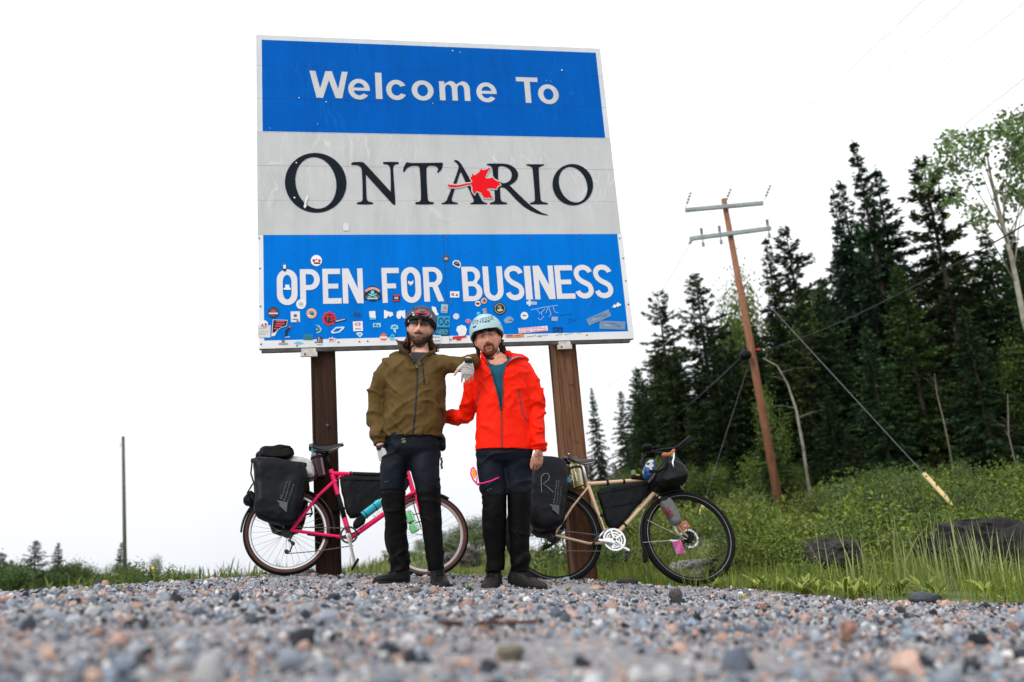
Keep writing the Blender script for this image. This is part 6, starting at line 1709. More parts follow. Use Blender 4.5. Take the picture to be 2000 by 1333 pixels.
def face_bits(c, A, k, parent, brow_col, squint=.0045, brow_tilt=.0):
    sf = Surf(hV, hF)
    for sg in (-1, 1):
        e = c + k * np.array([sg * .031, .0795, .0185]) @ A
        eb = MB(); eb.ball(e, (.0135, .008, squint), ax=A, n=14, k=8); o = eb.build('eye', M_EYE, parent, True)
        ir = MB(); ir.ball(e + k * np.array([0, .0055, .0]) @ A, (.0058, .0035, squint * .95), ax=A, n=12, k=6); ir.build('iris', M_IRIS, o, True)
        ld = MB(); ld.tube([sf.near(c + k * np.array([sg * (.031 + dx), .10, .0205 + squint * .7 - abs(dx) * .18]) @ A, .001) for dx in (-.015, -.008, 0, .008, .015)], [.0012, .0018, .002, .0018, .0012], 6); ld.build('eyelid', mat('lash', (.05, .03, .025), .6), parent, True)
        x_ = sg * hl[:, 0]; zc_ = .0375 - .22 * (x_ - .03) + .005 * np.sin(np.clip(x_ - .012, 0, .04) * 60) + brow_tilt * (x_ - .03)
        kp = (x_ > .012) & (x_ < .048) & (np.abs(hl[:, 2] - zc_) < .0052) & (hl[:, 1] > .03)
        shell_patch(hV, hF, kp, hN, np.full(len(hV), .0028), .002, hair_mat('brow', brow_col), 'eyebrow', parent)
face_bits(cL, AL, kL, manL, (.055, .032, .02))
HL = lambda x, y, z: cL + kL * np.array([x, y, z]) @ AL
rh = random.Random(4)
for sg, n_ in ((-1, 38), (1, 32)):
    hm = MB()
    for i in range(n_):
        x0, y0, z0 = sg * rh.uniform(.050, .078), rh.uniform(-.075, -.01), rh.uniform(-.045, .0)
        ex = sg * rh.uniform(.070, .125); ez = rh.uniform(-.145, -.10) + .02 * (abs(ex) - .07)
        p0, p1, p2, p3 = (x0, y0, z0), (x0 * 1.06, y0 - .002, z0 - .045), ((x0 + ex) / 2, y0 + .004, (z0 + ez) / 2 - .025), (ex, y0 + .012, ez)
        hm.tube([HL(*p) for p in (p0, p1, p2, p3, (ex * 1.12, y0 + .012, ez + rh.uniform(-.012, .012)))], [.004, .0062, .006, .0045, .0012], 6)
    hm.build('hair', hair_mat('brown_hair', (.085, .040, .024)), manL, True)
# jacket
M_OLIVE = mat('olive_shell', (.098, .060, .0165), .66, var=.12, vscale=12, bump=.10, bscale=160, spec=.14)
M_ZIP = mat('dark_zip', (.020, .022, .028), .5)
jk = MB()
jsecs = [(826, 691, 22, .075, .02), (820, 699, 44, .105, .015), (813, 711, 60, .125, .01), (811, 728, 61, .138, 0), (813, 760, 58, .142, -.005), (813, 795, 57.5, .145, -.005), (811, 825, 56.5, .148, -.005), (808, 843, 56.5, .145, 0), (807, 856, 56, .140, 0)]
jk.loft(torso_loft(jsecs, YL))
jk.tube([P_(782, 707), P_(762, 712), P_(746, 736, .005), P_(737, 768, .02), P_(735, 795, .03), P_(737, 825, .01), P_(741, 850, -.025), P_(743, 869, -.05)], [.050, .072, .076, .073, .070, .064, .056, .046], 20)
jk.tube([P_(840, 706), P_(860, 712), P_(880, 713, -.04), P_(900, 712, -.10), P_(922, 708, -.165), P_(925, 707, -.21), P_(919, 706, -.29), P_(915.5, 704.5, -.325)], [.05, .078, .071, .063, .060, .058, .050, .043], 20)
for (px, py, dy, r_) in ((772, 694, .04, .055), (790, 690, .06, .05), (858, 697, .05, .050), (842, 692, .06, .045), (817, 688, .09, .055)): jk.ball(P_(px, py, dy), (r_, r_ * .8, r_ * .55), n=12, k=8)
jV, jN, jF = remesh(jk, .0065, 5)
pj = project(jV)
arm = sstep(752, 742, pj[:, 0]) + sstep(868, 884, pj[:, 0])
cu = 1 - .75 * sstep(852, 866, pj[:, 1]) * (pj[:, 0] < 760)
jV2 = folds(jV, jN, .019, 11, 8, 12, mask=(1 - np.clip(arm, 0, 1)) * .8)
jV2 = folds(jV2, jN, .022, 23, 9, 16, dirs=((1, 0, .25), (1, 0, -.5)), mask=np.clip(arm, 0, 1) * cu)
jV2 = folds(jV2, jN, .006, 77, 17, 26); jV2 = lap(jV2, jF, 1, .3)
# open neck: remove the cloth in the throat
ctr = (jV2[jF].mean(1)); pc = project(ctr)
def inpoly(p, poly):
    x, y = p[:, 0], p[:, 1]; r_ = np.zeros(len(p), bool); n = len(poly); j = n - 1
    for i in range(n):
        xi, yi = poly[i]; xj, yj = poly[j]
        c_ = ((yi > y) != (yj > y)) & (x < (xj - xi) * (y - yi) / (yj - yi + 1e-12) + xi); r_ ^= c_; j = i
    return r_
neckL = [(798, 680), (802, 690), (808, 703), (812, 711), (816, 706), (824, 696), (836, 688), (842, 676), (820, 668)]
gone = inpoly(pc, neckL) & (ctr[:, 1] < YL + .02)
jacket = np_obj('jacket', jV2, jF[~gone], M_OLIVE, manL)
md = jacket.modifiers.new('cloth', 'SOLIDIFY'); md.thickness = .003; md.offset = -1
JS = Surf(jV2, jF)
def strip(sf, pts, w, m, name, parent, lift=.0015, th=None):
    mb = MB(); p = sf.path(pts, lift, 10)
    if len(p) > 2: mb.tube(p, w, 8, flat=.6)
    return mb.build(name, m, parent, True)
strip(JS, [(813, 711), (815, 740), (813, 780), (810, 815), (806, 850)], .0062, M_ZIP, 'zip', jacket)
strip(JS, [(823.5, 701), (826, 722), (829, 752)], .0060, M_ZIP, 'pocket_zip', jacket)
strip(JS, [(852, 776), (860, 792), (866, 812), (864, 832)], .0030, M_ZIP, 'pocket_seam', jacket)
mb = MB()
for q in ((813, 715), (814, 718)): mb.ball(JS.hit(*q, .004), .004, 8, 6)
mb.build('zip_pull', M_STEEL, jacket)
# standing collar, open to the left
def collar(path_low, path_high, Y_, m_out, name, parent, th=.006):
    mb = MB(); rings = []
    for (a, b_) in zip(path_low, path_high):
        a, b_ = np.array(a), np.array(b_); o = vnorm(np.cross(b_ - a, [0, 0, 1.0])) if False else np.array([0, 0, 0])
        mid = (a + b_) / 2
        rings.append([a, mid, b_])
    A = np.array(rings); n, k = A.shape[0], A.shape[1]
    cen = A.reshape(-1, 3).mean(0)
    inn = A + (np.array([cen[0], cen[1], 0]) * np.array([1, 1, 0]) - A * np.array([1, 1, 0])) * (th / .09)
    loop = [list(A[i]) + list(inn[i][::-1]) for i in range(n)]
    mb.loft(loop); return mb.build(name, m_out, parent, True)
lowL = [P_(811, 711, -.135), P_(800, 699, -.11), P_(787, 692, -.06), P_(780, 690, .02), P_(800, 690, .10), P_(825, 688, .11), P_(848, 690, .06), P_(850, 692, -.03), P_(836, 697, -.10), P_(820, 706, -.13)]
higL = [P_(806, 705, -.140), P_(788, 681, -.12), P_(773, 664, -.05), P_(775, 666, .04), P_(795, 668, .12), P_(824, 668, .125), P_(846, 674, .08), P_(851, 683, -.03), P_(838, 687, -.11), P_(825, 697, -.135)]
collar(lowL, higL, YL, M_OLIVE, 'collar', jacket)
mb = MB(); mb.tube(higL[:3], .005, 8); mb.tube([lowL[0] + np.array([0, -.01, 0]), higL[0] + np.array([0, -.006, 0])], .006, 8); mb.build('collar_zip', M_ZIP, jacket, True)
mb = MB(); mb.loft(torso_loft([(820, 692, 21, .070, .02), (818, 703, 36, .092, .01), (814, 722, 50, .105, 0), (812, 760, 48, .11, 0)], YL)); V, N, Fq = remesh(mb, .007, 2)
np_obj('shirt', V, Fq, mat('dark_shirt', (.03, .034, .045), .8), manL)
# trousers: navy to the knee, black below
M_NAVY = mat('navy_ripstop', (.0030, .0060, .0115), .62, spec=.15, var=.15, vscale=14, bump=.12, bscale=170)
M_BLKT = mat('black_overtrouser', (.0013, .0013, .0015), .62, spec=.12, var=.2, vscale=14, bump=.12, bscale=170)
def trousers(parent, secs, legs_up, legs_low, Y0, seed, m1, m2):
    mb = MB(); mb.loft(torso_loft(secs, Y0))
    for pts, rr in legs_up: mb.tube(pts, rr, 20)
    V, N, Fq = remesh(mb, .0075, 12)
    V = lap(folds(V, N, .012, seed, 7, 14, dirs=((1, 0, .4), (1, 0, -.35))), Fq, 1, .35)
    o1 = np_obj('trousers', V, Fq, m1, parent); s1 = Surf(V, Fq)
    for i, (pts, rr) in enumerate(legs_low):
        mb = MB(); mb.tube(pts, rr, 20); V, N, Fq = remesh(mb, .0070, 3)
        zz = (V[:, 2] - V[:, 2].min()) / (np.ptp(V[:, 2]))
        V = lap(folds(V, N, .016, seed + 7 + i, 8, 17, dirs=((1, 0, .3), (1, 0, -.3)), mask=.45 + .75 * sstep(.45, .0, zz)), Fq, 1, .35)
        np_obj('trouser_leg', V, Fq, m2, parent)
    return o1, s1
mpx = px_m(YL)
tr1, TS1 = trousers(manL, [(806, 846, 51, .125, 0), (807, 862, 52, .128, 0), (806, 880, 53, .128, 0), (804, 895, 47, .10, 0), (803, 902, 36, .06, 0)],
    [([P_(778, 872), P_(775, 892), P_(769, 916, -.01), P_(767, 940, -.015), P_(767, 960, -.015)], np.array([26, 29, 28, 25.5, 24]) * mpx), ([P_(832, 872), P_(830, 892), P_(829.5, 916, -.03), P_(834.5, 940, -.05), P_(837, 963, -.05)], np.array([27, 30, 29, 26, 23.8]) * mpx)],
    [([P_(767, 945, -.01), P_(768, 965, -.01), P_(771, 1000, .0), P_(774.5, 1035, .015), P_(777.5, 1070, .03), P_(781, 1098, .04), P_(782, 1116, .04)], np.array([22, 23, 21.5, 19.5, 19, 18.5, 18.5]) * mpx),
     ([P_(837, 945, -.05), P_(837, 966, -.05), P_(840, 1000, -.05), P_(843.5, 1030, -.05), P_(847.5, 1065, -.04), P_(850, 1098, -.035), P_(852, 1117, -.03)], np.array([22, 23, 21, 19, 18.5, 18, 18]) * mpx)], YL, 31, M_NAVY, M_BLKT)
mb = MB(); mb.tube(TS1.path([(744, 958), (767, 959), (790, 957)], .002, 8), .004, 6); mb.tube(TS1.path([(814, 961), (837, 962), (860, 961)], .002, 8), .004, 6); mb.build('knee_hem', M_NAVY, tr1, True)
mb = MB()
for q in ((788, 858), (789, 862), (788.5, 864.5)): mb.tube(TS1.path([(q[0] - 4, q[1] + .5), (q[0] + 4, q[1] - .5)], .002, 4), .0022, 6)
mb.build('buckle', mat('buckle', (.35, .33, .22), .4, .5), tr1)
decal(TS1, [[(751, 941), (759, 939.5), (759, 941), (751, 942.5)]], M_GREYPRINT, 'label_tag', tr1)
strip(TS1, [(762, 894), (772, 896), (781, 895)], .002, M_ZIP, 'pocket_flap', tr1)
M_SHOE1 = mat('black_shoe', (.0048, .005, .0056), .5, var=.3, vscale=30, bump=.25, bscale=120)
M_SHOE2 = mat('dark_brown_shoe', (.014, .0125, .0115), .6, var=.35, vscale=30, bump=.3, bscale=120)
M_SOLE = mat('shoe_sole', (.008, .008, .0085), .7, var=.2, vscale=40)
def gz(p, dz=.004): p = np.array(p, float); p[2] = height1(p[0], p[1]) + dz; return p
def on_ground(x, y, Y): return at(x, y, Y)
shoe(at(729, 1142, 6.06), at(799, 1143.5, 6.17), None if False else P_(782, 1110), manL, 'shoe', M_SHOE1, M_SOLE, .104, .125)
shoe(at(866, 1155, 5.90), at(851, 1139, 6.14), P_(852, 1110), manL, 'shoe', M_SHOE1, M_SOLE, .108, .125)
# gloves: white backs, bare finger tips
M_GLV = mat('white_glove', (.56, .545, .52), .7, var=.12, vscale=60, bump=.25, bscale=160)
for hd, dark in ((hR, 1), (hL, 0)):
    g = MB()
    for e in hd:
        if e[0] == 'palm': g.loft([[c + (p - c) * 1.13 for p in ring] for ring in e[1] for c in [np.mean(ring, axis=0)]])
        elif e[0] == 'finger': g.tube(e[1][:4], np.array(e[2][:4]) + .0022, 12)
        else: g.tube(e[1][:4], np.array(e[2][:4]) + .0022, 12)
    V, N, Fq = remesh(g, .0034, 2)
    V = V + N * (.0012 * fbm(V * 90, 4, 2))[:, None]
    go = np_obj('glove', V, Fq, M_GLV, manL)
    p0 = np.mean(hd[0][1][0], axis=0); p1 = np.mean(hd[0][1][1], axis=0); d = vnorm(p1 - p0)
    cb = MB(); cb.tube([p0 - d * .012, p1 + d * .006], .0315, 18, flat=.8, up=np.array(hd[0][1][2][4]) - np.mean(hd[0][1][2], axis=0)); cb.build('cuff', M_ZIP, go, True)
GS = Surf(V, Fq)
mb = MB()
for ln in ([(903, 717), (912, 717.5), (924, 722)], [(904, 713), (914, 713), (926, 718)]):
    p = GS.path(ln, .0008, 6)
    if len(p) > 2: mb.tube(p, .0011, 6)
if mb.n: mb.build('seam', mat('seam', (.25, .24, .23), .7), go)
# helmet
M_HEL1 = mat('helmet_graphite', (.034, .042, .058), .40, spec=.4, var=.10, vscale=20)
hel = thing('helmet', cL, None, None); hel.parent = manL; hel.location = Vector(cL - ROOT_LOC[manL.name])
CH = HL(0, -.006, .036)
def mount(name, rings, m, parent, angle=50):
    mb = MB(); mb.loft(rings, caps=False); n = len(rings[0]); N = len(rings)
    mb.add(np.concatenate([rings[0], rings[-1]]), [tuple(range(n))[::-1], tuple(range(n, 2 * n))], 0)
    return mb.build(name, m, parent, angle=angle)
rimL = lambda a: ramp(a, [(0, -.022), (35, .012), (60, .040), (90, .046), (120, .040), (145, .012), (180, -.022), (215, -.055), (270, -.070), (325, -.055)])
mount('shell', dome(CH, AL, .113, .140, .122, rimL), M_HEL1, hel, 70)
lowr = lambda a: rimL(a) - ramp(a, [(0, .018), (60, .034), (90, .036), (120, .034), (180, .018), (270, .018)])
lin = dome(CH, AL, .106, .131, .114, lowr, th=.016); mount('liner', lin, M_BLACK, hel, 60)
HS1 = None
sv = np.concatenate(dome(CH, AL, .113, .140, .122, rimL)[:23]); sfc = [(i * 56 + j, i * 56 + (j + 1) % 56, (i + 1) * 56 + (j + 1) % 56, (i + 1) * 56 + j) for i in range(22) for j in range(56)]
HS1 = Surf(sv, sfc)
def oval(cx, cy, a, b_, rt_=0, n=18, sq=1.0): return rot2([(a * np.sign(math.cos(q)) * abs(math.cos(q)) ** sq, b_ * np.sign(math.sin(q)) * abs(math.sin(q)) ** sq) for q in np.linspace(0, 2 * math.pi, n, endpoint=False)], cx, cy, rt_)
for (cx, cy, a, b_, r_) in ((815.5, 593.8, 5.0, 2.6, 8), (834.5, 596.2, 4.6, 2.6, 22), (796.5, 607.5, 1.8, 6.2, 38), (852, 612, 2.0, 5.4, -22), (806, 602, 2.4, 1.4, -30), (845, 605, 2.4, 1.6, 40)):
    decal(HS1, [oval(cx, cy, a, b_, r_, sq=.6)], M_BLACK, 'vent', hel, .0012)
# boar snout print on the brow of the liner
LV = np.concatenate(lin[:23]); LS = Surf(np.concatenate([LV, sv]), sfc + [tuple(i + len(LV) for i in f) for f in sfc])
M_SNT, M_NOS = mat('snout_pink', (.56, .16, .18), .5), mat('nostril_red', (.60, .03, .07), .5)
decal(LS, [[(806, 606), (813, 603.5), (824, 603), (834, 605), (844, 610), (846, 617), (842, 622), (825, 619), (808, 617)]], M_BLACK, 'brow_pad', hel, .0022)
decal(LS, [[(810.5, 611), (815, 607.5), (820, 605.5), (826, 605.5), (832, 608), (838, 612.5), (837, 617), (833, 619), (824, 617), (813, 616)]], M_SNT, 'snout_print', hel, .0035)
decal(LS, [oval(817, 611.5, 4.2, 3.4, 10)], M_NOS, 'nostril_print', hel, .0048); decal(LS, [oval(832, 614, 4.2, 3.4, 14)], M_NOS, 'nostril_print', hel, .0048)
decal(LS, [[(805.5, 609.5), (808.5, 612), (811, 616.5), (807, 617.5), (805, 614)]], M_WHITE, 'tusk_print', hel, .0042); decal(LS, [[(842, 614), (841.5, 618), (837, 620.5), (840, 622.5), (843, 619)]], M_WHITE, 'tusk_print', hel, .0042)
stp = MB()
for sg in (-1, 1):
    stp.tube([HL(sg * .092, .03, .010), HL(sg * .083, .030, -.03), HL(sg * .070, .035, -.075), HL(sg * .035, .050, -.122), HL(0, .060, -.134)], .0045, 8, flat=.5); stp.tube([HL(sg * .092, -.04, -.01), HL(sg * .083, .010, -.04), HL(sg * .070, .035, -.075)], .004, 8, flat=.5)
stp.tube([HL(-.030, .052, -.124), HL(-.040, .060, -.140), HL(-.048, .062, -.155)], .007, 8); stp.build('chin_strap', M_BLACK, hel, True)
# cycling glasses
gl = thing('glasses', HL(0, .09, .02), None, None); gl.parent = manL; gl.location = Vector(HL(0, .09, .02) - ROOT_LOC[manL.name])
M_LENS = mat('smoke_lens', (.012, .012, .014), .12, alpha=.50, spec=.4)
def gx_(x): return .104 - 3.2 * x * x
for sg in (-1, 1):
    pts = []
    for (x, z) in ((.009, .022), (.020, .031), (.045, .034), (.066, .029), (.068, .018), (.055, .005), (.036, .000), (.018, .003), (.010, .012)): pts.append(HL(sg * x, gx_(x), z))
    mb = MB(); cpt = np.mean(pts, axis=0); mb.slab(pts, -.0022 * AL[1]); mb.build('lens', M_LENS, gl)
    mb = MB(); mb.tube([HL(sg * x, gx_(x) + .001, z) for x, z in ((.006, .024), (.022, .0335), (.045, .0365), (.070, .031))], .0026, 8); mb.tube([HL(sg * .070, gx_(.070), .030), HL(sg * .081, .05, .026), HL(sg * .083, -.01, .015)], .0032, 8)
    mb.tube([HL(sg * .006, gx_(.006) + .001, .024), HL(sg * .010, gx_(.010), .010), HL(sg * .014, gx_(.014) - .006, -.002)], .0034, 8); mb.build('frame', M_BLACK, gl, True)
    if sg < 0:
        mb = MB(); mb.box(HL(-.072, gx_(.07) - .002, .026), (.004, .006, .014), AL); mb.build('hinge_mark', M_WHITE, gl)
# belt pouch and keys at his hip
pouch = thing('belt_pouch', P_(862, 882, .05), 'small black pouch clipped to the olive jacket man\'s belt', 'pouch')
mb = MB(); mb.ball(P_(862, 863, .03), (.030, .045, .060), n=18, k=12); mb.ball(P_(863.5, 872, .02), (.026, .04, .036), n=16, k=10); V, N, Fq = remesh(mb, .005, 2); V = V + N * (.004 * fbm(V * 28, 6, 3))[:, None]
np_obj('pouch_body', V, Fq, M_CORD, pouch); mb = MB(); mb.box(P_(866, 853, -.03), (.012, .006, .01)); mb.build('clip', M_GREYPRINT, pouch)
mb = MB(); mb.tube([P_(860, 846, .02), P_(861, 852, .0), P_(864, 858, -.02)], .006, 8); mb.build('strap', M_CORD, pouch, True)
keys = thing('pocket_tool', P_(862, 915, .0), 'blue grey folded tool sticking out of the navy trouser pocket', 'tool')
mb = MB()
for i in range(4): mb.box(P_(862 + (i % 2) * 1.0, 897 + i * 5.5, -.02), (.014, .02, .022), AL, bevel=.003)
mb.build('tool_body', mat('blue_grey', (.05, .08, .11), .5, var=.3, vscale=60), keys)

# =============================================================== man in the red jacket
YR = 5.98
P_ = lambda x, y, dy=0.0: at(x, y, YR + dy)
footR, footR2 = at(969, 1141, 6.085), at(1005, 1145, 6.07)
manR = thing('person', np.array([P_(985, 1150)[0], YR, footR[2]]), 'man in bright red jacket and pale aqua helmet with reddish beard', 'person')
al = math.radians(-11)
rt = IR * math.cos(al) - IU * math.sin(al); fw_ = vnorm(np.array([.06, -1, -.10])); fw_ = vnorm(fw_ - (fw_ @ rt) * rt); up_ = np.cross(rt, fw_); up_ = up_ if up_[2] > 0 else -up_
AR = np.stack([rt, fw_, up_]); cR = P_(952.5, 664); kR = 1.03
hV, hF, hl = head_grid(cR, AR, kR, 1.02)
body = MB(); body.add(hV, hF)
for sg in (-1, 1): body.ball(cR + np.array([sg * .081, -.008, -.004]) * kR @ AR, (.010, .019, .033), ax=AR, n=14, k=10)
body.tube([cR + np.array([0, -.030, -.050]) @ AR, cR + np.array([.004, -.030, -.11]) @ AR, P_(972, 704, .01), P_(976, 722, .02)], [.062, .060, .063, .085], 20)
body.loft(torso_loft([(976, 706, 24, .075, .02), (980, 718, 44, .09, .01), (981, 745, 47, .105, 0), (983, 800, 43, .105, 0), (985, 860, 40, .09, 0), (985, 885, 43, .085, 0), (985, 898, 36, .07, 0), (985, 904, 24, .05, 0)], YR))
body.tube([P_(950, 722), P_(938, 734), P_(923, 775, .06), P_(914, 812, .13), P_(888, 813, .24), P_(862, 812, .33)], [.036, .046, .047, .044, .038, .027], 16)
body.tube([P_(1012, 722), P_(1028, 734), P_(1041, 770, .0), P_(1048, 805, .01), P_(1051, 845, -.03), P_(1052.5, 880, -.06)], [.036, .046, .048, .044, .038, .027], 16)
for pts, rr in (([P_(963, 880), P_(961, 900), P_(966, 968, -.02), P_(965, 1025, .0), P_(967, 1105, .04), footR + np.array([0, 0, .06])], [.06, .068, .055, .045, .030, .024]), ([P_(1007, 880), P_(1010, 900), P_(1013, 968, .0), P_(1014, 1025, .02), P_(1014, 1105, .05), footR2 + np.array([0, 0, .06])], [.06, .068, .055, .045, .030, .024])): body.tube(pts, rr, 16)
for ft, tt in ((footR, P_(957, 1152, -.12)), (footR2, P_(1050, 1152, -.06))): body.tube([ft + np.array([0, 0, .05]), (ft + tt) / 2 + np.array([0, 0, .032]), tt * .75 + ft * .25 + np.array([0, 0, .024])], [.022, .020, .013], 12)
hA = hand(P_(1052.5, 881, -.065), -IU * .97 - IR * .10, IB * .85 + IR * .5, -IR * .8 + IB * .3, 1.0, [(22, 26, 16), (24, 28, 18), (24, 30, 18), (26, 30, 18)], fan=(7, 2, -5, -12), thumb=(-IR * .55 - IU * .80 + IB * .1, -IR * .18 - IU * .97, -IU * .98 + IR * .12))
hB = hand(P_(864, 812, .33), -IR, -IB * .9, IU, 1.0)
hand_into(body, hA); hand_into(body, hB)
bV, bN, bF = remesh(body, .0045, 2)
def beardR(x, y, z):
    ring = np.exp(-((np.sqrt((x / 1.0) ** 2 + ((z + .072) * .85) ** 2) - .030) / .013) ** 2) * (y > .03)
    chin = np.exp(-(x / .034) ** 2 - ((z + .103) / .022) ** 2) * (y > .0)
    jaw = sstep(-.045, -.075, z - .25 * np.clip(np.abs(x) - .04, 0, 1)) * sstep(-.01, .03, y) * .45
    m = np.clip(np.maximum(np.maximum(ring * .72, chin * .8), jaw), 0, .8) * (1 - .95 * np.exp(-(x / .019) ** 2 - ((z + .0605) / .009) ** 2))
    return m, np.array([.20, .070, .026])
cols = skin_colors(bV, cR, AR, kR, SKIN_B, beardR)
wr_ = np.linalg.norm(bV - hA[0][1][1][0], axis=1)
np_obj('body', bV, bF, M_SKIN, manR, colors=cols)
BS = Surf(bV, bF)
tt_ = MB()
for ln in ([(1047, 884), (1050, 890), (1047, 893)], [(1051, 883), (1053, 889), (1057, 892)], [(1053, 889), (1051, 896), (1055, 899)], [(1044, 887), (1046, 893)]):
    p = BS.path(ln, .0006, 5)
    if len(p) > 2: tt_.tube(p, .0013, 5)
if tt_.n: tt_.build('tattoo', mat('tattoo_ink', (.07, .055, .055), .6), manR)
hN = vnormals(hV, hF); hN = hN * np.sign(np.sum(hN * (hV - cR), 1))[:, None]
x, y, z = hl.T
M_BRDR = hair_mat('ginger_beard', (.17, .060, .022))
keep = (z < -.076) & (np.abs(x) < .046) & (y > .0) & ((z < -.084) | (np.abs(x) > .020))
keep |= (np.abs(x) > .024) & (np.abs(x) < .036) & (z < -.048) & (z > -.09) & (y > .03)
beard_patch(hl, hV, hF, hN, keep, np.interp(z, [-.12, -.10, -.07, 0], [.011, .009, .0045, .002]), M_BRDR, manR, 'beard', 15)
keep = (np.abs(x) < .031) & (z < -.0405) & (z > -.0535 - .16 * np.clip(np.abs(x) - .014, 0, 1)) & (y > .04)
beard_patch(hl, hV, hF, hN, keep, np.full(len(hl), .0042), hair_mat('brown_moustache', (.11, .045, .022)), manR, 'moustache', 18)
face_bits(cR, AR, kR, manR, (.075, .038, .022), squint=.0034, brow_tilt=-.01)
HR_ = lambda x, y, z: cR + kR * np.array([x, y, z]) @ AR
rh = random.Random(9)
for sg, n_ in ((1, 46), (-1, 22)):
    hm = MB()
    for i in range(n_):
        x0, y0, z0 = sg * rh.uniform(.060, .080), rh.uniform(-.085, -.015), rh.uniform(-.07, .01)
        ex = x0 + sg * rh.uniform(.0, .034 if sg > 0 else .018); ez = z0 - rh.uniform(.015, .05)
        hm.tube([HR_(x0, y0, z0), HR_(x0 + sg * .008, y0, z0 - .012), HR_(ex, y0 + rh.uniform(-.01, .01), ez), HR_(ex + sg * rh.uniform(-.01, .014), y0 + .006, ez + rh.uniform(-.004, .012))], [.004, .006, .0055, .0015], 6)
    hm.build('hair', hair_mat('dark_hair', (.030, .018, .013)), manR, True)
# jacket
M_RED = mat('red_shell', (.86, .014, .0015), .56, var=.06, vscale=12, bump=.08, bscale=160, spec=.10)
M_GREYL = mat('grey_lining', (.22, .225, .24), .6)
M_GZIP = mat('grey_zip', (.055, .055, .062), .5)
jk = MB()
jsecs = [(976, 697, 26, .085, .02), (979, 705, 46, .11, .015), (980, 717, 56, .128, .01), (980, 735, 56, .136, 0), (981, 770, 54, .138, 0), (983, 805, 53.5, .140, 0), (984, 840, 54.5, .142, 0), (985, 870, 56.5, .145, 0), (985, 882, 57, .145, 0)]
jk.loft(torso_loft(jsecs, YR))
jk.tube([P_(962, 708), P_(943, 722), P_(930, 748, .03), P_(921, 775, .06), P_(915, 800, .10), P_(912, 813, .13), P_(898, 815, .18), P_(880, 813, .25), P_(862, 812, .31)], [.05, .066, .068, .064, .060, .057, .053, .049, .044], 20)
jk.tube([P_(1002, 708), P_(1022, 722), P_(1036, 748), P_(1043, 775, .0), P_(1047, 802, .01), P_(1050, 830, -.02), P_(1052, 855, -.045), P_(1053, 880, -.06)], [.05, .070, .072, .068, .064, .057, .050, .044], 20)
for (px, py, dy, r_) in ((1010, 700, .05, .05), (1022, 704, .04, .045), (985, 694, .10, .06), (950, 702, .06, .04)): jk.ball(P_(px, py, dy), (r_, r_ * .8, r_ * .5), n=12, k=8)
jV, jN, jF = remesh(jk, .0065, 5)
pj = project(jV)
arm = np.clip(sstep(1030, 1040, pj[:, 0]) + sstep(930, 920, pj[:, 0]), 0, 1)
jV2 = folds(jV, jN, .012, 41, 8, 12, mask=(1 - arm) * .8)
jV2 = folds(jV2, jN, .019, 53, 9, 16, dirs=((1, 0, .25), (1, 0, -.5)), mask=arm)
jV2 = folds(jV2, jN, .003, 87, 17, 26); jV2 = lap(jV2, jF, 1, .3)
ctr = jV2[jF].mean(1); pc = project(ctr)
neckR = [(942, 690), (950, 707), (957, 722), (966, 748), (972, 772), (978, 803), (980, 803), (982, 765), (981, 735), (988, 714), (998, 700), (1002, 690), (980, 672), (950, 676)]
gone = inpoly(pc, neckR) & (ctr[:, 1] < YR + .03)
jacket = np_obj('jacket', jV2, jF[~gone], M_RED, manR)
md = jacket.modifiers.new('cloth', 'SOLIDIFY'); md.thickness = .003; md.offset = -1
JS = Surf(jV2, jF)
strip(JS, [(979, 803), (980, 830), (980, 855), (980, 881)], .0058, M_GZIP, 'zip', jacket)
strip(JS, [(951, 708), (957.5, 722), (966, 748), (972.5, 772), (978.5, 803)], .0048, M_GZIP, 'zip_edge', jacket, .003)
strip(JS, [(998, 701), (988, 714), (981.5, 735), (982, 765), (980, 803)], .0048, M_GZIP, 'zip_edge', jacket, .003)
for pts in ([(936, 764), (932, 784), (930, 806), (929, 838)], [(1012, 760), (1015, 778), (1018, 800), (1024, 815), (1031, 825)]): strip(JS, pts, .0036, M_GZIP, 'pocket_zip', jacket)
strip(JS, [(1004, 724), (1007, 727)], .003, M_ZIP, 'chest_mark', jacket)
lowR = [P_(951, 712, -.130), P_(944, 706, -.07), P_(940, 704, .02), P_(955, 700, .10), P_(985, 697, .12), P_(1012, 700, .07), P_(1016, 704, -.02), P_(1004, 706, -.09), P_(990, 716, -.13)]
higR = [P_(946, 700, -.135), P_(937, 688, -.07), P_(938, 690, .04), P_(955, 690, .12), P_(988, 688, .14), P_(1020, 692, .09), P_(1030, 698, -.02), P_(1014, 699, -.10), P_(997, 704, -.135)]
collar(lowR, higR, YR, M_RED, 'collar', jacket)
mb = MB(); mb.tube([P_(996, 705, -.140), P_(1004, 700, -.125), P_(1012, 698, -.10), P_(1018, 697, -.07)], [.008, .013, .012, .006], 10, flat=.5); mb.build('lining', M_GREYL, jacket, True)
mb = MB(); mb.loft(torso_loft([(975, 699, 24, .082, .02), (978, 710, 40, .100, .01), (980, 735, 49, .118, 0), (982, 790, 46, .122, 0), (984, 815, 44, .12, 0)], YR)); V, N, Fq = remesh(mb, .0065, 2)
pv = project(V[Fq].mean(1)); thr = inpoly(pv, [(945, 680), (949, 702), (957, 710), (968, 713.5), (980, 711), (990, 704), (997, 694), (990, 680)]) & (V[Fq].mean(1)[:, 1] < YR + .03)
V = folds(V, N, .004, 61, 8, 13)
sh = np_obj('t_shirt', V, Fq[~thr], mat('teal_tshirt', (.008, .085, .135), .85, var=.12, vscale=30, bump=.15, bscale=300), manR)
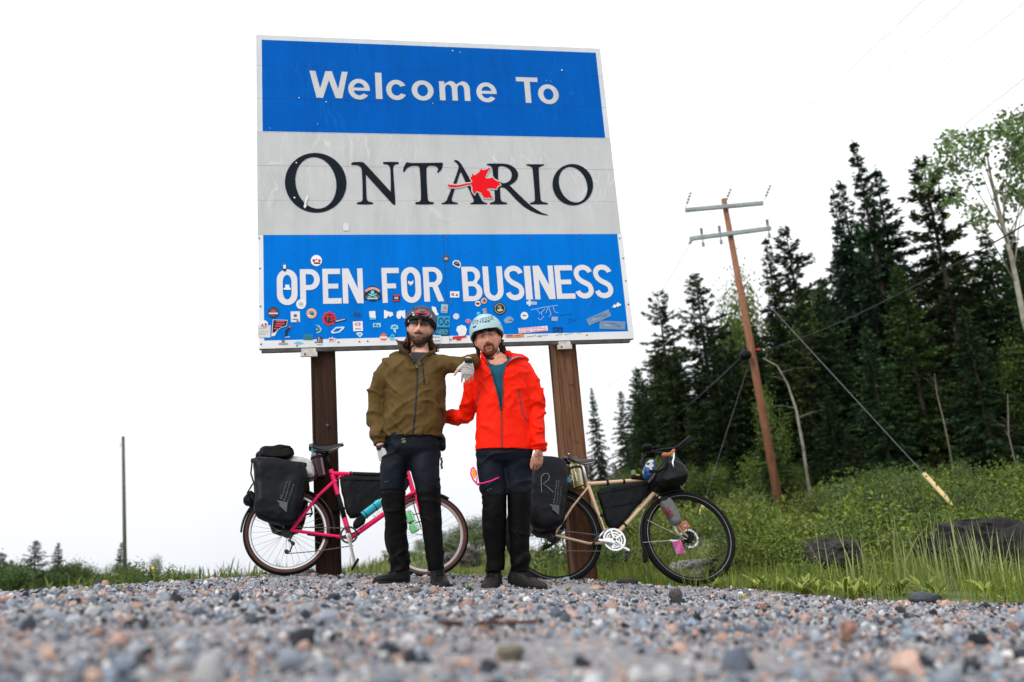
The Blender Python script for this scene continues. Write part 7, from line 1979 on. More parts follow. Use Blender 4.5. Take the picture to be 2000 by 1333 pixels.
# trousers
mpx = px_m(YR)
tr2, TS2 = trousers(manR, [(985, 872, 53, .128, 0), (985, 890, 54, .130, 0), (985, 903, 50, .11, 0), (985, 912, 38, .07, 0)],
    [([P_(958, 885), P_(958, 905), P_(960, 926, -.01), P_(963, 948, -.02), P_(966, 970, -.02)], np.array([26, 28.5, 28, 26, 24.6]) * mpx), ([P_(1011, 885), P_(1011, 905), P_(1012, 926, .0), P_(1013, 948, .0), P_(1013, 968, .0)], np.array([26, 28, 26.5, 25, 24]) * mpx)],
    [([P_(966, 950, -.015), P_(966, 973, -.015), P_(966, 1000, -.01), P_(965, 1030, .0), P_(966, 1060, .02), P_(967, 1092, .035), P_(967.5, 1116, .04)], np.array([23, 24, 23.5, 22.5, 20.5, 18.5, 17.5]) * mpx),
     ([P_(1013, 950, .0), P_(1013.5, 973, .0), P_(1014, 1000, .01), P_(1014, 1030, .02), P_(1014, 1060, .03), P_(1014.5, 1092, .045), P_(1015.5, 1117, .05)], np.array([23, 23.5, 22.5, 21.5, 20.5, 20, 20.5]) * mpx)], YR, 71, M_NAVY, M_BLKT)
mb = MB(); mb.tube(TS2.path([(942, 971), (966, 968), (990, 963)], .002, 8), .004, 6); mb.build('knee_hem', M_NAVY, tr2, True)
decal(TS2, [[(951, 957), (960, 953.5), (960, 955.5), (951, 959)]], M_GREYPRINT, 'label_tag', tr2)
strip(TS2, [(936, 912), (948, 909), (958, 912)], .003, M_ZIP, 'pocket_flap', tr2); strip(TS2, [(934, 893), (947, 888), (960, 889)], .002, M_ZIP, 'pocket_seam', tr2)
shoe(at(952, 1159, 5.86), at(972, 1143, 6.12), P_(967, 1112), manR, 'shoe', M_SHOE2, M_SOLE, .110, .130)
shoe(at(1066, 1157, 5.90), at(996, 1146, 6.09), P_(1010, 1112), manR, 'shoe', M_SHOE2, M_SOLE, .110, .130)
# helmet with a short brim
M_HEL2 = mat('helmet_aqua', (.36, .53, .57), .4, var=.07, vscale=14)
hel = thing('helmet', cR, None, None); hel.parent = manR; hel.location = Vector(cR - ROOT_LOC[manR.name])
CH = HR_(0, -.008, .048)
rimR = lambda a: ramp(a, [(0, -.028), (25, -.012), (45, .006), (90, .012), (135, .006), (155, -.012), (180, -.028), (215, -.060), (270, -.075), (325, -.060)])
rings = dome(CH, AR, .117, .142, .132, rimR); mount('shell', rings, M_HEL2, hel, 70)
rd = dome(CH, AR, .109, .133, .124, lambda a: rimR(a) - .014, th=.014); mount('liner', rd, M_BLACK, hel, 60)
br = MB(); R0 = []
for a in np.linspace(28, 152, 26):
    q = math.radians(a); zz = rimR(a); ext = .030 * math.sin((a - 28) / 124 * math.pi) ** .7
    base = np.array([.112 * math.cos(q), .138 * math.sin(q), zz + .006]); tip = base + np.array([.35 * ext * math.cos(q), ext, -.012 * math.sin((a - 28) / 124 * math.pi)])
    R0.append([CH + base @ AR, CH + (tip + np.array([0, 0, .004])) @ AR, CH + tip @ AR, CH + (base + np.array([0, 0, -.008])) @ AR])
br.loft(R0); br.build('brim', M_HEL2, hel, angle=60)
sv = np.concatenate(rings[:23]); HS = Surf(sv, sfc)
text_decal(HS, 'FINESSE', ((922, 627), (962.5, 617), (964, 624.5), (924.5, 636)), mat('helmet_print', (.10, .15, .17), .5, var=.5, vscale=90), 'lettering', hel, .0032, .0)
decal(HS, [oval(951.5, 628.5, 5.2, 1.4, -6, sq=.6)], M_BLACK, 'vent', hel, .0012); decal(HS, [oval(927, 639, 3.6, 1.3, -28, sq=.6)], M_BLACK, 'vent', hel, .0012)
mb = MB(); 
for q in ((978, 635.5),): mb.ball(HS.hit(*q, .0) if HS.hit(*q, .0) is not None else HR_(.09, .05, .03), .004, 8, 6)
mb.build('rivet', M_BLACK, hel)
mb = MB(); k_ = HS.near(HR_(.022, .02, .2)); mb.cyl(k_ + AR[2] * .010, AR[2], .012, .024, 14); mb.box(k_ + AR[2] * .026, (.032, .024, .014), AR, bevel=.005); mb.build('helmet_light', mat('light_body', (.30, .30, .31), .3, var=.5, vscale=60), hel, angle=40)
mb = MB(); k_ = HS.near(HR_(-.035, .02, .2)); mb.ball(k_ + AR[2] * .006, (.014, .014, .016), ax=AR, n=14, k=8); mb.build('helmet_toy', mat('aqua_rubber', (.06, .46, .56), .4), hel, True)
stp = MB()
for sg in (-1, 1):
    stp.tube([HR_(sg * .094, .035, .0), HR_(sg * .086, .030, -.04), HR_(sg * .070, .038, -.082), HR_(sg * .036, .048, -.126), HR_(0, .056, -.136)], .0055, 8, flat=.5); stp.tube([HR_(sg * .094, -.04, -.02), HR_(sg * .086, .01, -.05), HR_(sg * .070, .038, -.082)], .0045, 8, flat=.5)
stp.ball(HR_(.01, .058, -.140), (.016, .008, .010), ax=AR, n=12, k=8); stp.build('chin_strap', M_BLACK, hel, True)
# sunglasses hooked on the thigh pocket
sg_ = thing('sunglasses', P_(935, 945, -.14), 'neon pink sunglasses with orange lens hooked on the navy thigh pocket', 'sunglasses')
M_NEON = mat('neon_pink', (.82, .02, .22), .3)
fr = MB(); fr.tube([P_(925, 913, -.15), P_(920.5, 917, -.16), P_(919.5, 926, -.165), P_(924, 937, -.17), P_(931, 945, -.175), P_(934, 948, -.17), P_(938, 945, -.165)], [.0045, .005, .0055, .0055, .006, .006, .005], 10)
fr.tube([P_(932, 945, -.170), P_(944, 944, -.180), P_(960, 939.5, -.185), P_(970, 935, -.180), P_(975, 932.5, -.172)], [.004, .004, .0042, .0042, .003], 10)
fr.tube([P_(925, 913, -.15), P_(930, 921, -.15), P_(932, 932, -.155), P_(931, 943, -.165)], .004, 10); fr.build('frame', M_NEON, sg_, True)
ln = MB(); ln.slab([P_(925.5, 915, -.158), P_(922, 919, -.165), P_(922, 926, -.168), P_(925, 934, -.170), P_(929, 936, -.168), P_(930, 926, -.160), P_(928.5, 919, -.157)], np.array([0, .003, 0])); ln.build('lens', mat('orange_lens', (.80, .30, .02), .12, .3), sg_)

# ------------------------------------------------------------------ trees, bank, poles and wires
M_NEEDLE = leaf_mat('needles', .12, .6)
M_LEAF = leaf_mat('leaves', .16, .5)
M_GRASS = leaf_mat('grass_blades', .2, .55)
M_BARK = mat('spruce_bark', (.055, .045, .038), .9, var=.3, vscale=12, bump=.5, bscale=30)
M_ABARK = mat('aspen_bark', (.30, .285, .235), .8, var=.25, vscale=5, bump=.2, bscale=12, dark=(.05, .045, .04))
M_DEAD = mat('dead_wood', (.16, .135, .11), .9, var=.3, vscale=8)
def quads_mesh(name, C, D, S, L, Wd, cols, m, fold=0.0, tip=.35):
    """many small leaf faces: centre-line start C, direction D, side S, length L, width Wd"""
    n = len(C); L = L[:, None]; Wd = Wd[:, None]
    mid = C + D * L * .5
    Nn = np.cross(D, S)
    V = np.stack([C, mid + S * Wd * .5 - Nn * fold * Wd, C + D * L, mid - S * Wd * .5 - Nn * fold * Wd], 1).reshape(-1, 3)
    Fq = np.arange(n * 4).reshape(n, 4)
    return fast_mesh(name, V, Fq, m, colors=np.repeat(cols, 4, 0))
def unit(a): return a / (np.linalg.norm(a, axis=1)[:, None] + 1e-9)
def spruce_meshes(seed, h=12.0, br=2.3, power=.85, whorls=46, dens=28.0, gap=.0, base=.03, col=(.011, .029, .013), col2=(.048, .100, .034), lean=.0, ragged=.3):
    r = np.random.default_rng(seed)
    C, D, S, L, Wd, K = [], [], [], [], [], []
    tb = MB()
    tb.tube([(0, 0, -.6), (0, 0, h * .3), (lean * .4, 0, h * .7), (lean, 0, h)], [.16, .13, .07, .008], 8)
    def spine(z): q = z / h; return np.array([lean * max(0, (q - .3) / .7) ** 1.3, 0, z])
    for i in range(whorls):
        q = base + (1 - base) * (i + r.uniform(-.3, .3)) / whorls
        q = min(max(q, .01), .995); z = q * h
        prof = br * (1 - q) ** power * (.55 + .45 * sstep(0, .18, q)) + .05
        nb = r.integers(5, 8)
        a0 = r.uniform(0, 6.28)
        for b in range(nb):
            if r.random() < gap: continue
            a = a0 + 2 * math.pi * b / nb + r.normal(0, .25)
            ln = prof * r.uniform(1 - ragged, 1 + ragged * .6); tb_ = r.normal(0, .24)
            o = spine(z); out = np.array([math.cos(a), math.sin(a), 0])
            up0 = np.interp(q, [0, .35, .7, 1], [-.28, -.12, .18, .95]) + r.normal(0, .08)
            npt = max(4, int(ln * dens)); t_ = np.sort(r.random(npt)) ** .8
            t_ = .10 + .9 * t_
            drop = -.24 * ln * t_ ** 1.6 * (1 - .7 * q) + .10 * ln * np.clip(t_ - .7, 0, 1)
            P = o + out * (ln * t_)[:, None] * .96 + np.array([0, 0, 1.0]) * (ln * t_ * up0 + drop)[:, None]
            if ln > .8 and q < .75 and b % 3 == 0: tb.tube([o, o + out * ln * .5 + np.array([0, 0, ln * .5 * up0 - .24 * ln * .33])], [.022, .006], 4, caps=False)
            perp = np.array([-math.sin(a), math.cos(a), 0])
            for rep in range(3):
                sd = r.choice([-1, 1], npt)[:, None]
                dd = unit(out * r.uniform(.4, 1.1, (npt, 1)) + perp * sd * r.uniform(.15, 1.1, (npt, 1)) + np.array([0, 0, 1.0]) * (r.normal(-.22, .28, (npt, 1)) + .35 * q))
                ss = unit(np.cross(dd, r.normal(size=(npt, 3)) * .7 + np.array([0, 0, 1.0])))
                C.append(P + r.normal(0, .035, (npt, 3))); D.append(dd); S.append(ss)
                L.append(np.clip(.13 + .22 * r.random(npt) * (1.1 - .5 * t_), .06, ln + .1)); Wd.append(r.uniform(.05, .105, npt))
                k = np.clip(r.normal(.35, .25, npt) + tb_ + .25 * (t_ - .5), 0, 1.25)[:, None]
                K.append(np.array(col) * (1 - k) + np.array(col2) * k)
    # leader
    n = 26; zz = r.uniform(.93, 1.0, n) * h
    C.append(np.array([spine(q) for q in zz])); D.append(unit(np.stack([r.normal(0, .5, n), r.normal(0, .5, n), r.uniform(.4, 1, n)], 1))); S.append(unit(r.normal(size=(n, 3)))); L.append(r.uniform(.12, .25, n)); Wd.append(r.uniform(.04, .07, n)); K.append(np.tile(col2, (n, 1)))
    C, D, S, L, Wd, K = [np.concatenate(q) for q in (C, D, S, L, Wd, K)]
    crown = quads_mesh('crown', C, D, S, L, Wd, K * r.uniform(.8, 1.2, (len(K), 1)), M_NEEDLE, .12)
    V, Fc = tb.arrays()
    me = bpy.data.meshes.new('trunk'); me.from_pydata(V.tolist(), [], Fc); me.materials.append(M_BARK); me.polygons.foreach_set('use_smooth', np.ones(len(me.polygons), bool))
    return crown, me
def leafy_meshes(seed, h=6.0, cr=(1.6, 1.6, 2.0), zc=.62, n=4200, leaf=(.10, .085), col=(.034, .066, .012), col2=(.14, .20, .030), bark=None, clumps=34, trunk=None, tr=.09, spread=.24, limbs=9):
    r = np.random.default_rng(seed); tb = MB()
    path = trunk or [(0, 0, -.4), (.05, 0, h * .3), (.0, .06, h * .6), (.05, 0, h * .92)]
    tb.tube(path, np.linspace(tr, tr * .2, len(path)), 8)
    top = np.array(path[-1]); P0 = np.array(path, float)
    cl = []
    for i in range(clumps):
        d = vnorm(r.normal(size=3)); rad = r.uniform(.35, 1.0) ** .6
        cl.append(np.array([top[0], top[1], h * zc]) * np.array([.8, .8, 1]) + d * np.array(cr) * rad)
    for i in range(limbs):
        e = cl[r.integers(0, clumps)]; q = np.clip((e[2] / h) - .22, .2, .85)
        s = np.array([np.interp(q * h, P0[:, 2], P0[:, k]) for k in range(2)] + [q * h])
        tb.tube([s, s * .5 + e * .5 + np.array([0, 0, .1]), e], [tr * .26, tr * .15, tr * .05], 5)
    cl = np.array(cl); ix = r.integers(0, clumps, n)
    C = cl[ix] + r.normal(0, 1, (n, 3)) * np.array(cr) * spread
    D = unit(r.normal(size=(n, 3)) + np.array([0, 0, -.25])); S = unit(np.cross(D, r.normal(size=(n, 3))))
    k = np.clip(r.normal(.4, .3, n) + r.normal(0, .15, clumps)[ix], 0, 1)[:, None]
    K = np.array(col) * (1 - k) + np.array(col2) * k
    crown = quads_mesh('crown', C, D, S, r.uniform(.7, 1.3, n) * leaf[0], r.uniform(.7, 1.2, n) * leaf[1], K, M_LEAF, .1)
    V, Fc = tb.arrays(); me = bpy.data.meshes.new('trunk'); me.from_pydata(V.tolist(), [], Fc); me.materials.append(bark or M_ABARK); me.polygons.foreach_set('use_smooth', np.ones(len(me.polygons), bool))
    return crown, me
def tree(name, meshes, loc, rotz, sc, label, group=None, cat='tree'):
    t = thing(name, loc, label, cat, group)
    t.rotation_euler = (0, 0, rotz); t.scale = sc if not np.isscalar(sc) else (sc, sc, sc)
    c = bpy.data.objects.new('crown', meshes[0]); COL.objects.link(c); c.parent = t
    k = bpy.data.objects.new('trunk', meshes[1]); COL.objects.link(k); k.parent = t
    return t
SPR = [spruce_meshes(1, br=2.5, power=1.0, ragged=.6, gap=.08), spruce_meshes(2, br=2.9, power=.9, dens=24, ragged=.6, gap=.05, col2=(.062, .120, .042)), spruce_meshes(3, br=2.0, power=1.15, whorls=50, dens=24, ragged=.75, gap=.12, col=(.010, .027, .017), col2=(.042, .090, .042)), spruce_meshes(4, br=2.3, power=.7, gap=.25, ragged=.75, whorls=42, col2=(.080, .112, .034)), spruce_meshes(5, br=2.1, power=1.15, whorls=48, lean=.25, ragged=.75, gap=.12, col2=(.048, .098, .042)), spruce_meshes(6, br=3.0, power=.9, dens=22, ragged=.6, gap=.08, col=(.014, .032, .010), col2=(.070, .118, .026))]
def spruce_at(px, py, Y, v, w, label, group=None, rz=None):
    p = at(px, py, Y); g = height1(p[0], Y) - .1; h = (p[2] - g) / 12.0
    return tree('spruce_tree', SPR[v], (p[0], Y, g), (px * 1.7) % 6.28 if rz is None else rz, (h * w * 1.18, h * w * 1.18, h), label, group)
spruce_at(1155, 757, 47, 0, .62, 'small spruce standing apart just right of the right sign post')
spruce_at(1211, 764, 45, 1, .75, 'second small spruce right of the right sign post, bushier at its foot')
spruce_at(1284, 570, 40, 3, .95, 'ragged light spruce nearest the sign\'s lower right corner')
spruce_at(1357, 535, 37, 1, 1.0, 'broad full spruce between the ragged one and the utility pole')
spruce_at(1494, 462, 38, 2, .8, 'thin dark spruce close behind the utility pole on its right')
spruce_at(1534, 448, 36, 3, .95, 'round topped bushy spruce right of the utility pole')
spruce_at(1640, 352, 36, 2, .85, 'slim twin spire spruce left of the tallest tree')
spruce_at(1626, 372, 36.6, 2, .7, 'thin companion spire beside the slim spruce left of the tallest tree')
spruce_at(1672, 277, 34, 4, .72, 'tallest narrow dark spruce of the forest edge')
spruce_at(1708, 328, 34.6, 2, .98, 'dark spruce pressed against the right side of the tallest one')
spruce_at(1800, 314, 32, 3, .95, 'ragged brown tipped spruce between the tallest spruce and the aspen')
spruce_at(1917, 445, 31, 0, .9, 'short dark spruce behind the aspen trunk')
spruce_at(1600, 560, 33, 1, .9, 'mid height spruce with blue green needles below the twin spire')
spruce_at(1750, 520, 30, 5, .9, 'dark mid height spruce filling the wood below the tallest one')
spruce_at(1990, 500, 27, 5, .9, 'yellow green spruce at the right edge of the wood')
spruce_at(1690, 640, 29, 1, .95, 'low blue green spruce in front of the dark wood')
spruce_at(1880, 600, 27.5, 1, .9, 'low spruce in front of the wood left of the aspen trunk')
rt_ = np.random.default_rng(21)
nf = 0
for i in range(400):
    if nf >= 110: break
    px = 1240 + 1060 * rt_.random() ** 1.5; Y = rt_.uniform(33, 58)
    top = np.interp(px, [1240, 1300, 1400, 1470, 1540, 1600, 1680, 1760, 1850, 2000, 2300], [720, 640, 640, 600, 540, 520, 440, 470, 440, 420, 380]) + rt_.uniform(0, 200) * (.3 + .7 * rt_.random())
    spruce_at(px, top, Y, int(rt_.integers(0, 6)), rt_.uniform(.8, 1.1), 'dark spruce in the dense wood behind the front trees', 'spruces deep in the wood'); nf += 1
for i in range(16):
    px = rt_.uniform(1480, 2050); Y = rt_.uniform(28, 33)
    spruce_at(px, rt_.uniform(740, 850), Y, int(rt_.integers(0, 6)), rt_.uniform(1.0, 1.35), 'young low spruce along the foot of the forest edge', 'young spruces along the forest edge')
DEC = [leafy_meshes(11, leaf=(.13, .11)), leafy_meshes(12, cr=(1.3, 1.3, 2.2), leaf=(.12, .10)), leafy_meshes(13, cr=(2.0, 1.8, 1.7), n=5000, leaf=(.15, .13)), leafy_meshes(14, n=6000, cr=(2.0, 1.8, 2.3), zc=.55, leaf=(.22, .20), col=(.022, .050, .014), col2=(.11, .17, .04))]
def dec_at(px, py, Y, v, w, label, group=None, name='leafy_tree'):
    p = at(px, py, Y); g = height1(p[0], Y) - .1; h = (p[2] - g) / 5.2
    return tree(name, DEC[v], (p[0], Y, g), (px * 2.3) % 6.28, (h * w, h * w, h), label, group)
dec_at(1447, 612, 40, 1, .55, 'yellow green leafy tree behind the utility pole')
dec_at(1590, 650, 34.5, 0, .5, 'pale leafy tree squeezed between two spruces right of the utility pole')
dec_at(1985, 690, 30, 2, .4, 'yellow green leafy tree low at the right edge')
dec_at(1500, 800, 31, 1, .6, 'leafy sapling behind the pole foot')
# aspen at the right: own crown
AT = at(1930, 235, 22.0); AG = height1(at(1990, 640, 22)[0] + .6, 22) - .1
ab = at(2012, 700, 22.0); x0 = AT[0]
asp = [(ab[0] - x0 + .35, 0, 0)] + [((at(px, py, 22)[0] - x0), 0, at(px, py, 22)[2] - AG) for px, py in ((2000, 625), (1975, 500), (1948, 400), (1935, 345), (1925, 285))]
ah = AT[2] - AG
AM = leafy_meshes(31, h=ah, cr=(1.75, 1.5, 1.45), zc=.86, n=3000, leaf=(.115, .105), col=(.06, .11, .035), col2=(.20, .29, .11), clumps=75, trunk=asp, tr=.085, spread=.085, limbs=9)
tree('aspen_tree', AM, (x0, 22, AG), 0, 1.0, 'tall pale barked aspen with loose round crown at the right edge')
for i, (px, py, Y) in enumerate(((1150, 900, 42), (1175, 880, 44), (1200, 905, 40), (1228, 860, 42), (1252, 830, 40), (1270, 870, 38), (1310, 860, 37), (1335, 800, 39), (1400, 840, 36), (1425, 780, 38), (1460, 850, 35), (1185, 930, 36), (1240, 920, 35))): spruce_at(px, py, Y, (i * 5 + 1) % 6, 1.1, 'young spruce filling the gap between the right sign post and the utility pole', 'young spruces right of the sign')
for i, (px, py, Y, w) in enumerate(((1215, 930, 33, 1.3), (1280, 915, 32, 1.3), (1340, 925, 31, 1.2), (1395, 920, 31, 1.2), (1420, 640, 39, .5), (1462, 700, 37, .6), (1480, 900, 30, 1.2), (1560, 925, 30, 1.0), (1660, 910, 29, .9), (1160, 955, 34, 1.4))): dec_at(px, py, Y, i % 3, w, 'leafy sapling along the foot of the forest edge', 'leafy saplings along the forest edge')
AM2 = leafy_meshes(35, h=ah, cr=(.9, .9, 1.2), zc=.93, n=2200, leaf=(.105, .10), col=(.065, .11, .035), col2=(.20, .27, .11), clumps=22, tr=.11, spread=.16)
tree('aspen_tree', AM2, (at(2030, 300, 22.5)[0], 22.5, AG), .6, 1.0, 'second aspen mostly beyond the right edge of the picture')
def bare(px_pts, Y, r0, label, name='dead_tree', twigs=6, seed=1, m=None):
    P = np.array([at(x, y, Y) for x, y in px_pts]); r_ = np.random.default_rng(seed)
    base = np.array([P[0][0], Y, height1(P[0][0], Y)]); P[0] = base - np.array([0, 0, .2])
    t = thing(name, base, label, 'tree'); mb = MB(); mb.tube(P, np.linspace(r0, r0 * .25, len(P)), 8); mb.build('trunk', m or M_DEAD, t, True)
    b = MB()
    for i in range(twigs):
        q = r_.uniform(.35, 1) * (len(P) - 1); s = np.array([np.interp(q, range(len(P)), P[:, k]) for k in range(3)])
        d = np.array([r_.normal(0, 1), r_.normal(0, .4), r_.uniform(.1, .9)]) * r_.uniform(.4, 1.1); d = d * .6; b.tube([s, s + d * .5 + np.array([0, 0, .05]), s + d], [r0 * .2, r0 * .12, r0 * .04], 5)
    b.build('branches', m or M_DEAD, t)
    return t
bare([(1572, 905), (1568, 870), (1555, 800), (1538, 750), (1518, 715), (1490, 700)], 29, .06, 'pale leaning bare trunk right of the utility pole', seed=3, m=M_ABARK)
bare([(1860, 905), (1845, 830), (1830, 770), (1825, 730)], 27, .03, 'thin bare trunk in the dark wood left of the guy wire', seed=5)
bare([(1985, 905), (1970, 850), (1968, 770)], 25, .03, 'thin grey trunk in the dark wood below the aspen', seed=8)

# left of the road
for px, py, Y, v, w, lb in ((70, 1056, 56, 1, 1.5, 'full spruce left of the bare grey pole, tallest there'), (116, 1060, 60, 4, 1.5, 'slim spruce right of the full one, far left'), (236, 1060, 60, 4, 1.5, 'spruce close behind the bare grey pole'), (3, 1080, 56, 1, 1.5, 'spruce cut by the left edge'), (22, 1094, 58, 1, 1.4, 'small spruce beside the one at the left edge'), (208, 1105, 75, 2, .9, 'tiny distant spruce left of the bare grey pole'), (878, 1030, 60, 2, .8, 'small spruce seen through the pink bicycle\'s front wheel'), (527, 1118, 150, 1, .9, 'tiny far spruce under the pink bicycle\'s rear wheel')):
    spruce_at(px, py, Y, v, w, lb)
for px, py, Y, v, w, lb in ((14, 1112, 52, 3, 1.1, 0), (45, 1118, 55, 3, 1.1, 0), (125, 1112, 54, 3, 1.0, 0), (147, 1109, 58, 3, .9, 0), (176, 1115, 60, 3, .9, 0), (95, 1120, 56, 3, 1.0, 0), (200, 1130, 60, 3, 1.0, 0), (222, 1114, 58, 1, 1.1, 0), (-25, 1098, 56, 3, 1.1, 0), (252, 1110, 58, 0, .9, 0), (30, 1124, 50, 3, 1.3, 0), (110, 1126, 50, 3, 1.3, 0)):
    dec_at(px, py, Y, v, w, 'rounded leafy tree in the low wood far left', 'leafy trees of the low wood far left')
dec_at(305, 1097, 52, 0, .55, 'sparse pale tree beside the yellow marker post')
for px, py, Y in ((430, 1133, 160), (455, 1127, 165), (480, 1126, 170), (500, 1122, 165), (470, 1130, 150), (520, 1124, 170), (545, 1126, 168), (580, 1126, 170)):
    dec_at(px, py, Y, 2, 1.3, 'small rounded far-off tree behind the pink bicycle\'s rear wheel', 'far-off trees behind the pink bicycle')
for i, (px, py, Y, v, w) in enumerate(((850, 1040, 42, 0, 1.3), (868, 1046, 43, 1, 1.4), (905, 1030, 46, 2, 1.5), (925, 1018, 44, 0, 1.3), (935, 1045, 40, 2, 1.6), (945, 1030, 47, 1, 1.4), (880, 1060, 40, 2, 1.7), (800, 1078, 48, 2, 1.6), (820, 1058, 46, 0, 1.4), (895, 1050, 41, 0, 1.6), (840, 1062, 41, 2, 1.8), (1005, 1010, 46, 2, 1.6), (1060, 1000, 46, 0, 1.6), (990, 1040, 42, 2, 1.8))):
    dec_at(px, py, Y, v, w, 'bushy leafy tree on the rocky rise seen past the two men', 'leafy trees on the rocky rise')

# rock outcrops
def outcrop(px0, px1, py0, py1, Y, label, seed, col=(.075, .068, .066), depth=1.6):
    c = at((px0 + px1) / 2, (py0 + py1) / 2, Y); s = px_m(Y); w, h = (px1 - px0) * s, (py1 - py0) * s
    V, Fc = rock_proto(seed, 4); V = V / np.abs(V).max(0)
    V = np.sign(V) * np.abs(V) ** .75
    n = fbm(V * 2.2 + seed, seed, 5); st = np.abs(((V[:, 0] * 3.2 + V[:, 2] * .9 + n) % 1) - .5)
    V = V * (1 + .20 * n - .12 * st)[:, None]
    V = V + .10 * np.sign(V) * np.abs(fbm(V * np.array([5.0, 5.0, 1.6]) + 3, seed + 9, 3))[:, None]; P = V * np.array([w / 2 * 1.05, depth / 2, h * .72]) + np.array([c[0], Y + depth * .35, c[2] - h * .15])
    m = mat('rock', col, .85, var=.45, vscale=3.5, bump=.9, bscale=9, dark=(.018, .017, .017))
    o = mesh_obj('rock_outcrop', P, [list(f) for f in Fc], m, None, angle=25)
    place(o, (c[0], Y + depth * .35, c[2] - h * .6)); return tag(o, label, 'rock')
outcrop(1585, 1715, 1052, 1122, 8.6, 'dark rough rock outcrop in the middle of the grassy bank', 71, (.022, .020, .019))
outcrop(1872, 2060, 1015, 1120, 8.0, 'large black rock face at the right edge of the bank', 73, (.012, .011, .011))
outcrop(1318, 1398, 1094, 1122, 9.6, 'flat pale grey rock seen through the beige bicycle\'s front wheel', 75, (.26, .25, .25), 1.0)
outcrop(1400, 1462, 1088, 1122, 9.4, 'brownish rock in the grass just right of the beige bicycle', 77, (.036, .029, .025), .9)
outcrop(1738, 1800, 1040, 1078, 9.6, 'small dark rock half hidden by bushes between the two big outcrops', 79, (.06, .055, .054), .8)
outcrop(893, 935, 1066, 1100, 36, 'dark rock on the rise behind the pink bicycle\'s front tyre', 81, (.09, .08, .075), 2.5)
outcrop(845, 885, 1078, 1102, 37, 'grey rock on the rise inside the pink bicycle\'s front wheel', 83, (.13, .12, .11), 2.5)
# stones that stand out of the gravel
stone_thing(1804, 1157, 5.25, 68, 23, (.040, .045, .055), 'flat shiny black slab of stone at the gravel edge lower right', seed=91, rough=.3, depth=.12)
stone_thing(1320, 1171, 4.6, 26, 24, (.075, .066, .062), 'upright dark brown stone in front of the beige bicycle', seed=92)
stone_thing(1476, 1163, 5.2, 22, 12, (.42, .31, .25), 'pale pink pebble, left of a pair at the grass edge', seed=93)
stone_thing(1511, 1163, 5.2, 23, 11, (.40, .33, .29), 'pale pebble, right of a pair at the grass edge', seed=94)
stone_thing(1225, 1134, 6.75, 42, 12, (.045, .042, .044), 'dark flat stone in the gravel under the beige bicycle\'s pedal', seed=95, depth=.14)
stone_thing(1166, 1151, 6.0, 30, 9, (.40, .28, .22), 'flat pink stone beside the right foot of the man in red', seed=96)
stone_thing(192, 1152, 8.6, 22, 17, (.045, .050, .062), 'dark stone on the gravel crest left of the pink one, far left', seed=97)
stone_thing(205, 1154, 8.5, 16, 15, (.40, .27, .21), 'pink stone on the gravel crest next to a dark one', seed=98)
stone_thing(411, 1142, 8.0, 18, 10, (.055, .060, .075), 'dark blue grey stone on the gravel crest left of the bicycle', seed=99)
stone_thing(600, 1109, 7.6, 30, 12, (.10, .095, .09), 'grey stone at the post foot behind the pink bicycle\'s wheel', seed=101)
stone_thing(814, 1166, 4.7, 30, 13, (.12, .115, .11), 'grey brown stone in front of the black shoes', seed=102)
stone_thing(1654, 1212, 2.4, 34, 26, (.30, .16, .13), 'blurred reddish stone in the gravel foreground at right', seed=103)
stone_thing(1000, 1252, 1.6, 62, 40, (.15, .135, .10), 'blurred olive grey stone in the centre foreground', seed=104)
stone_thing(907, 1226, 1.7, 34, 32, (.30, .30, .31), 'blurred pale grey stone leaning on the rusty bars', seed=105)
stone_thing(968, 1110, 6.9, 16, 14, (.06, .05, .045), 'dark clod behind the left shoe of the man in red', seed=106)
M_RUST = mat('rusty_iron', (.075, .032, .022), .8, var=.4, vscale=40, bump=.5, bscale=90)
for pts, r_, lb in ((((866, 1219), (900, 1221)), .010, 'short rusty iron bar half buried in the front gravel'), (((930, 1221), (985, 1219), (1050, 1216)), .008, 'long rusty iron bar in the front gravel')):
    Y = 1.95; P = [at(x, y, Y + .05 * i) for i, (x, y) in enumerate(pts)]; mb = MB(); mb.tube(np.array(P) + np.array([0, 0, .002]), r_ * .8, 10, flat=.7)
    place(tag(mb.build('rusty_bar', M_RUST, None), lb, 'iron bar'), P[0])

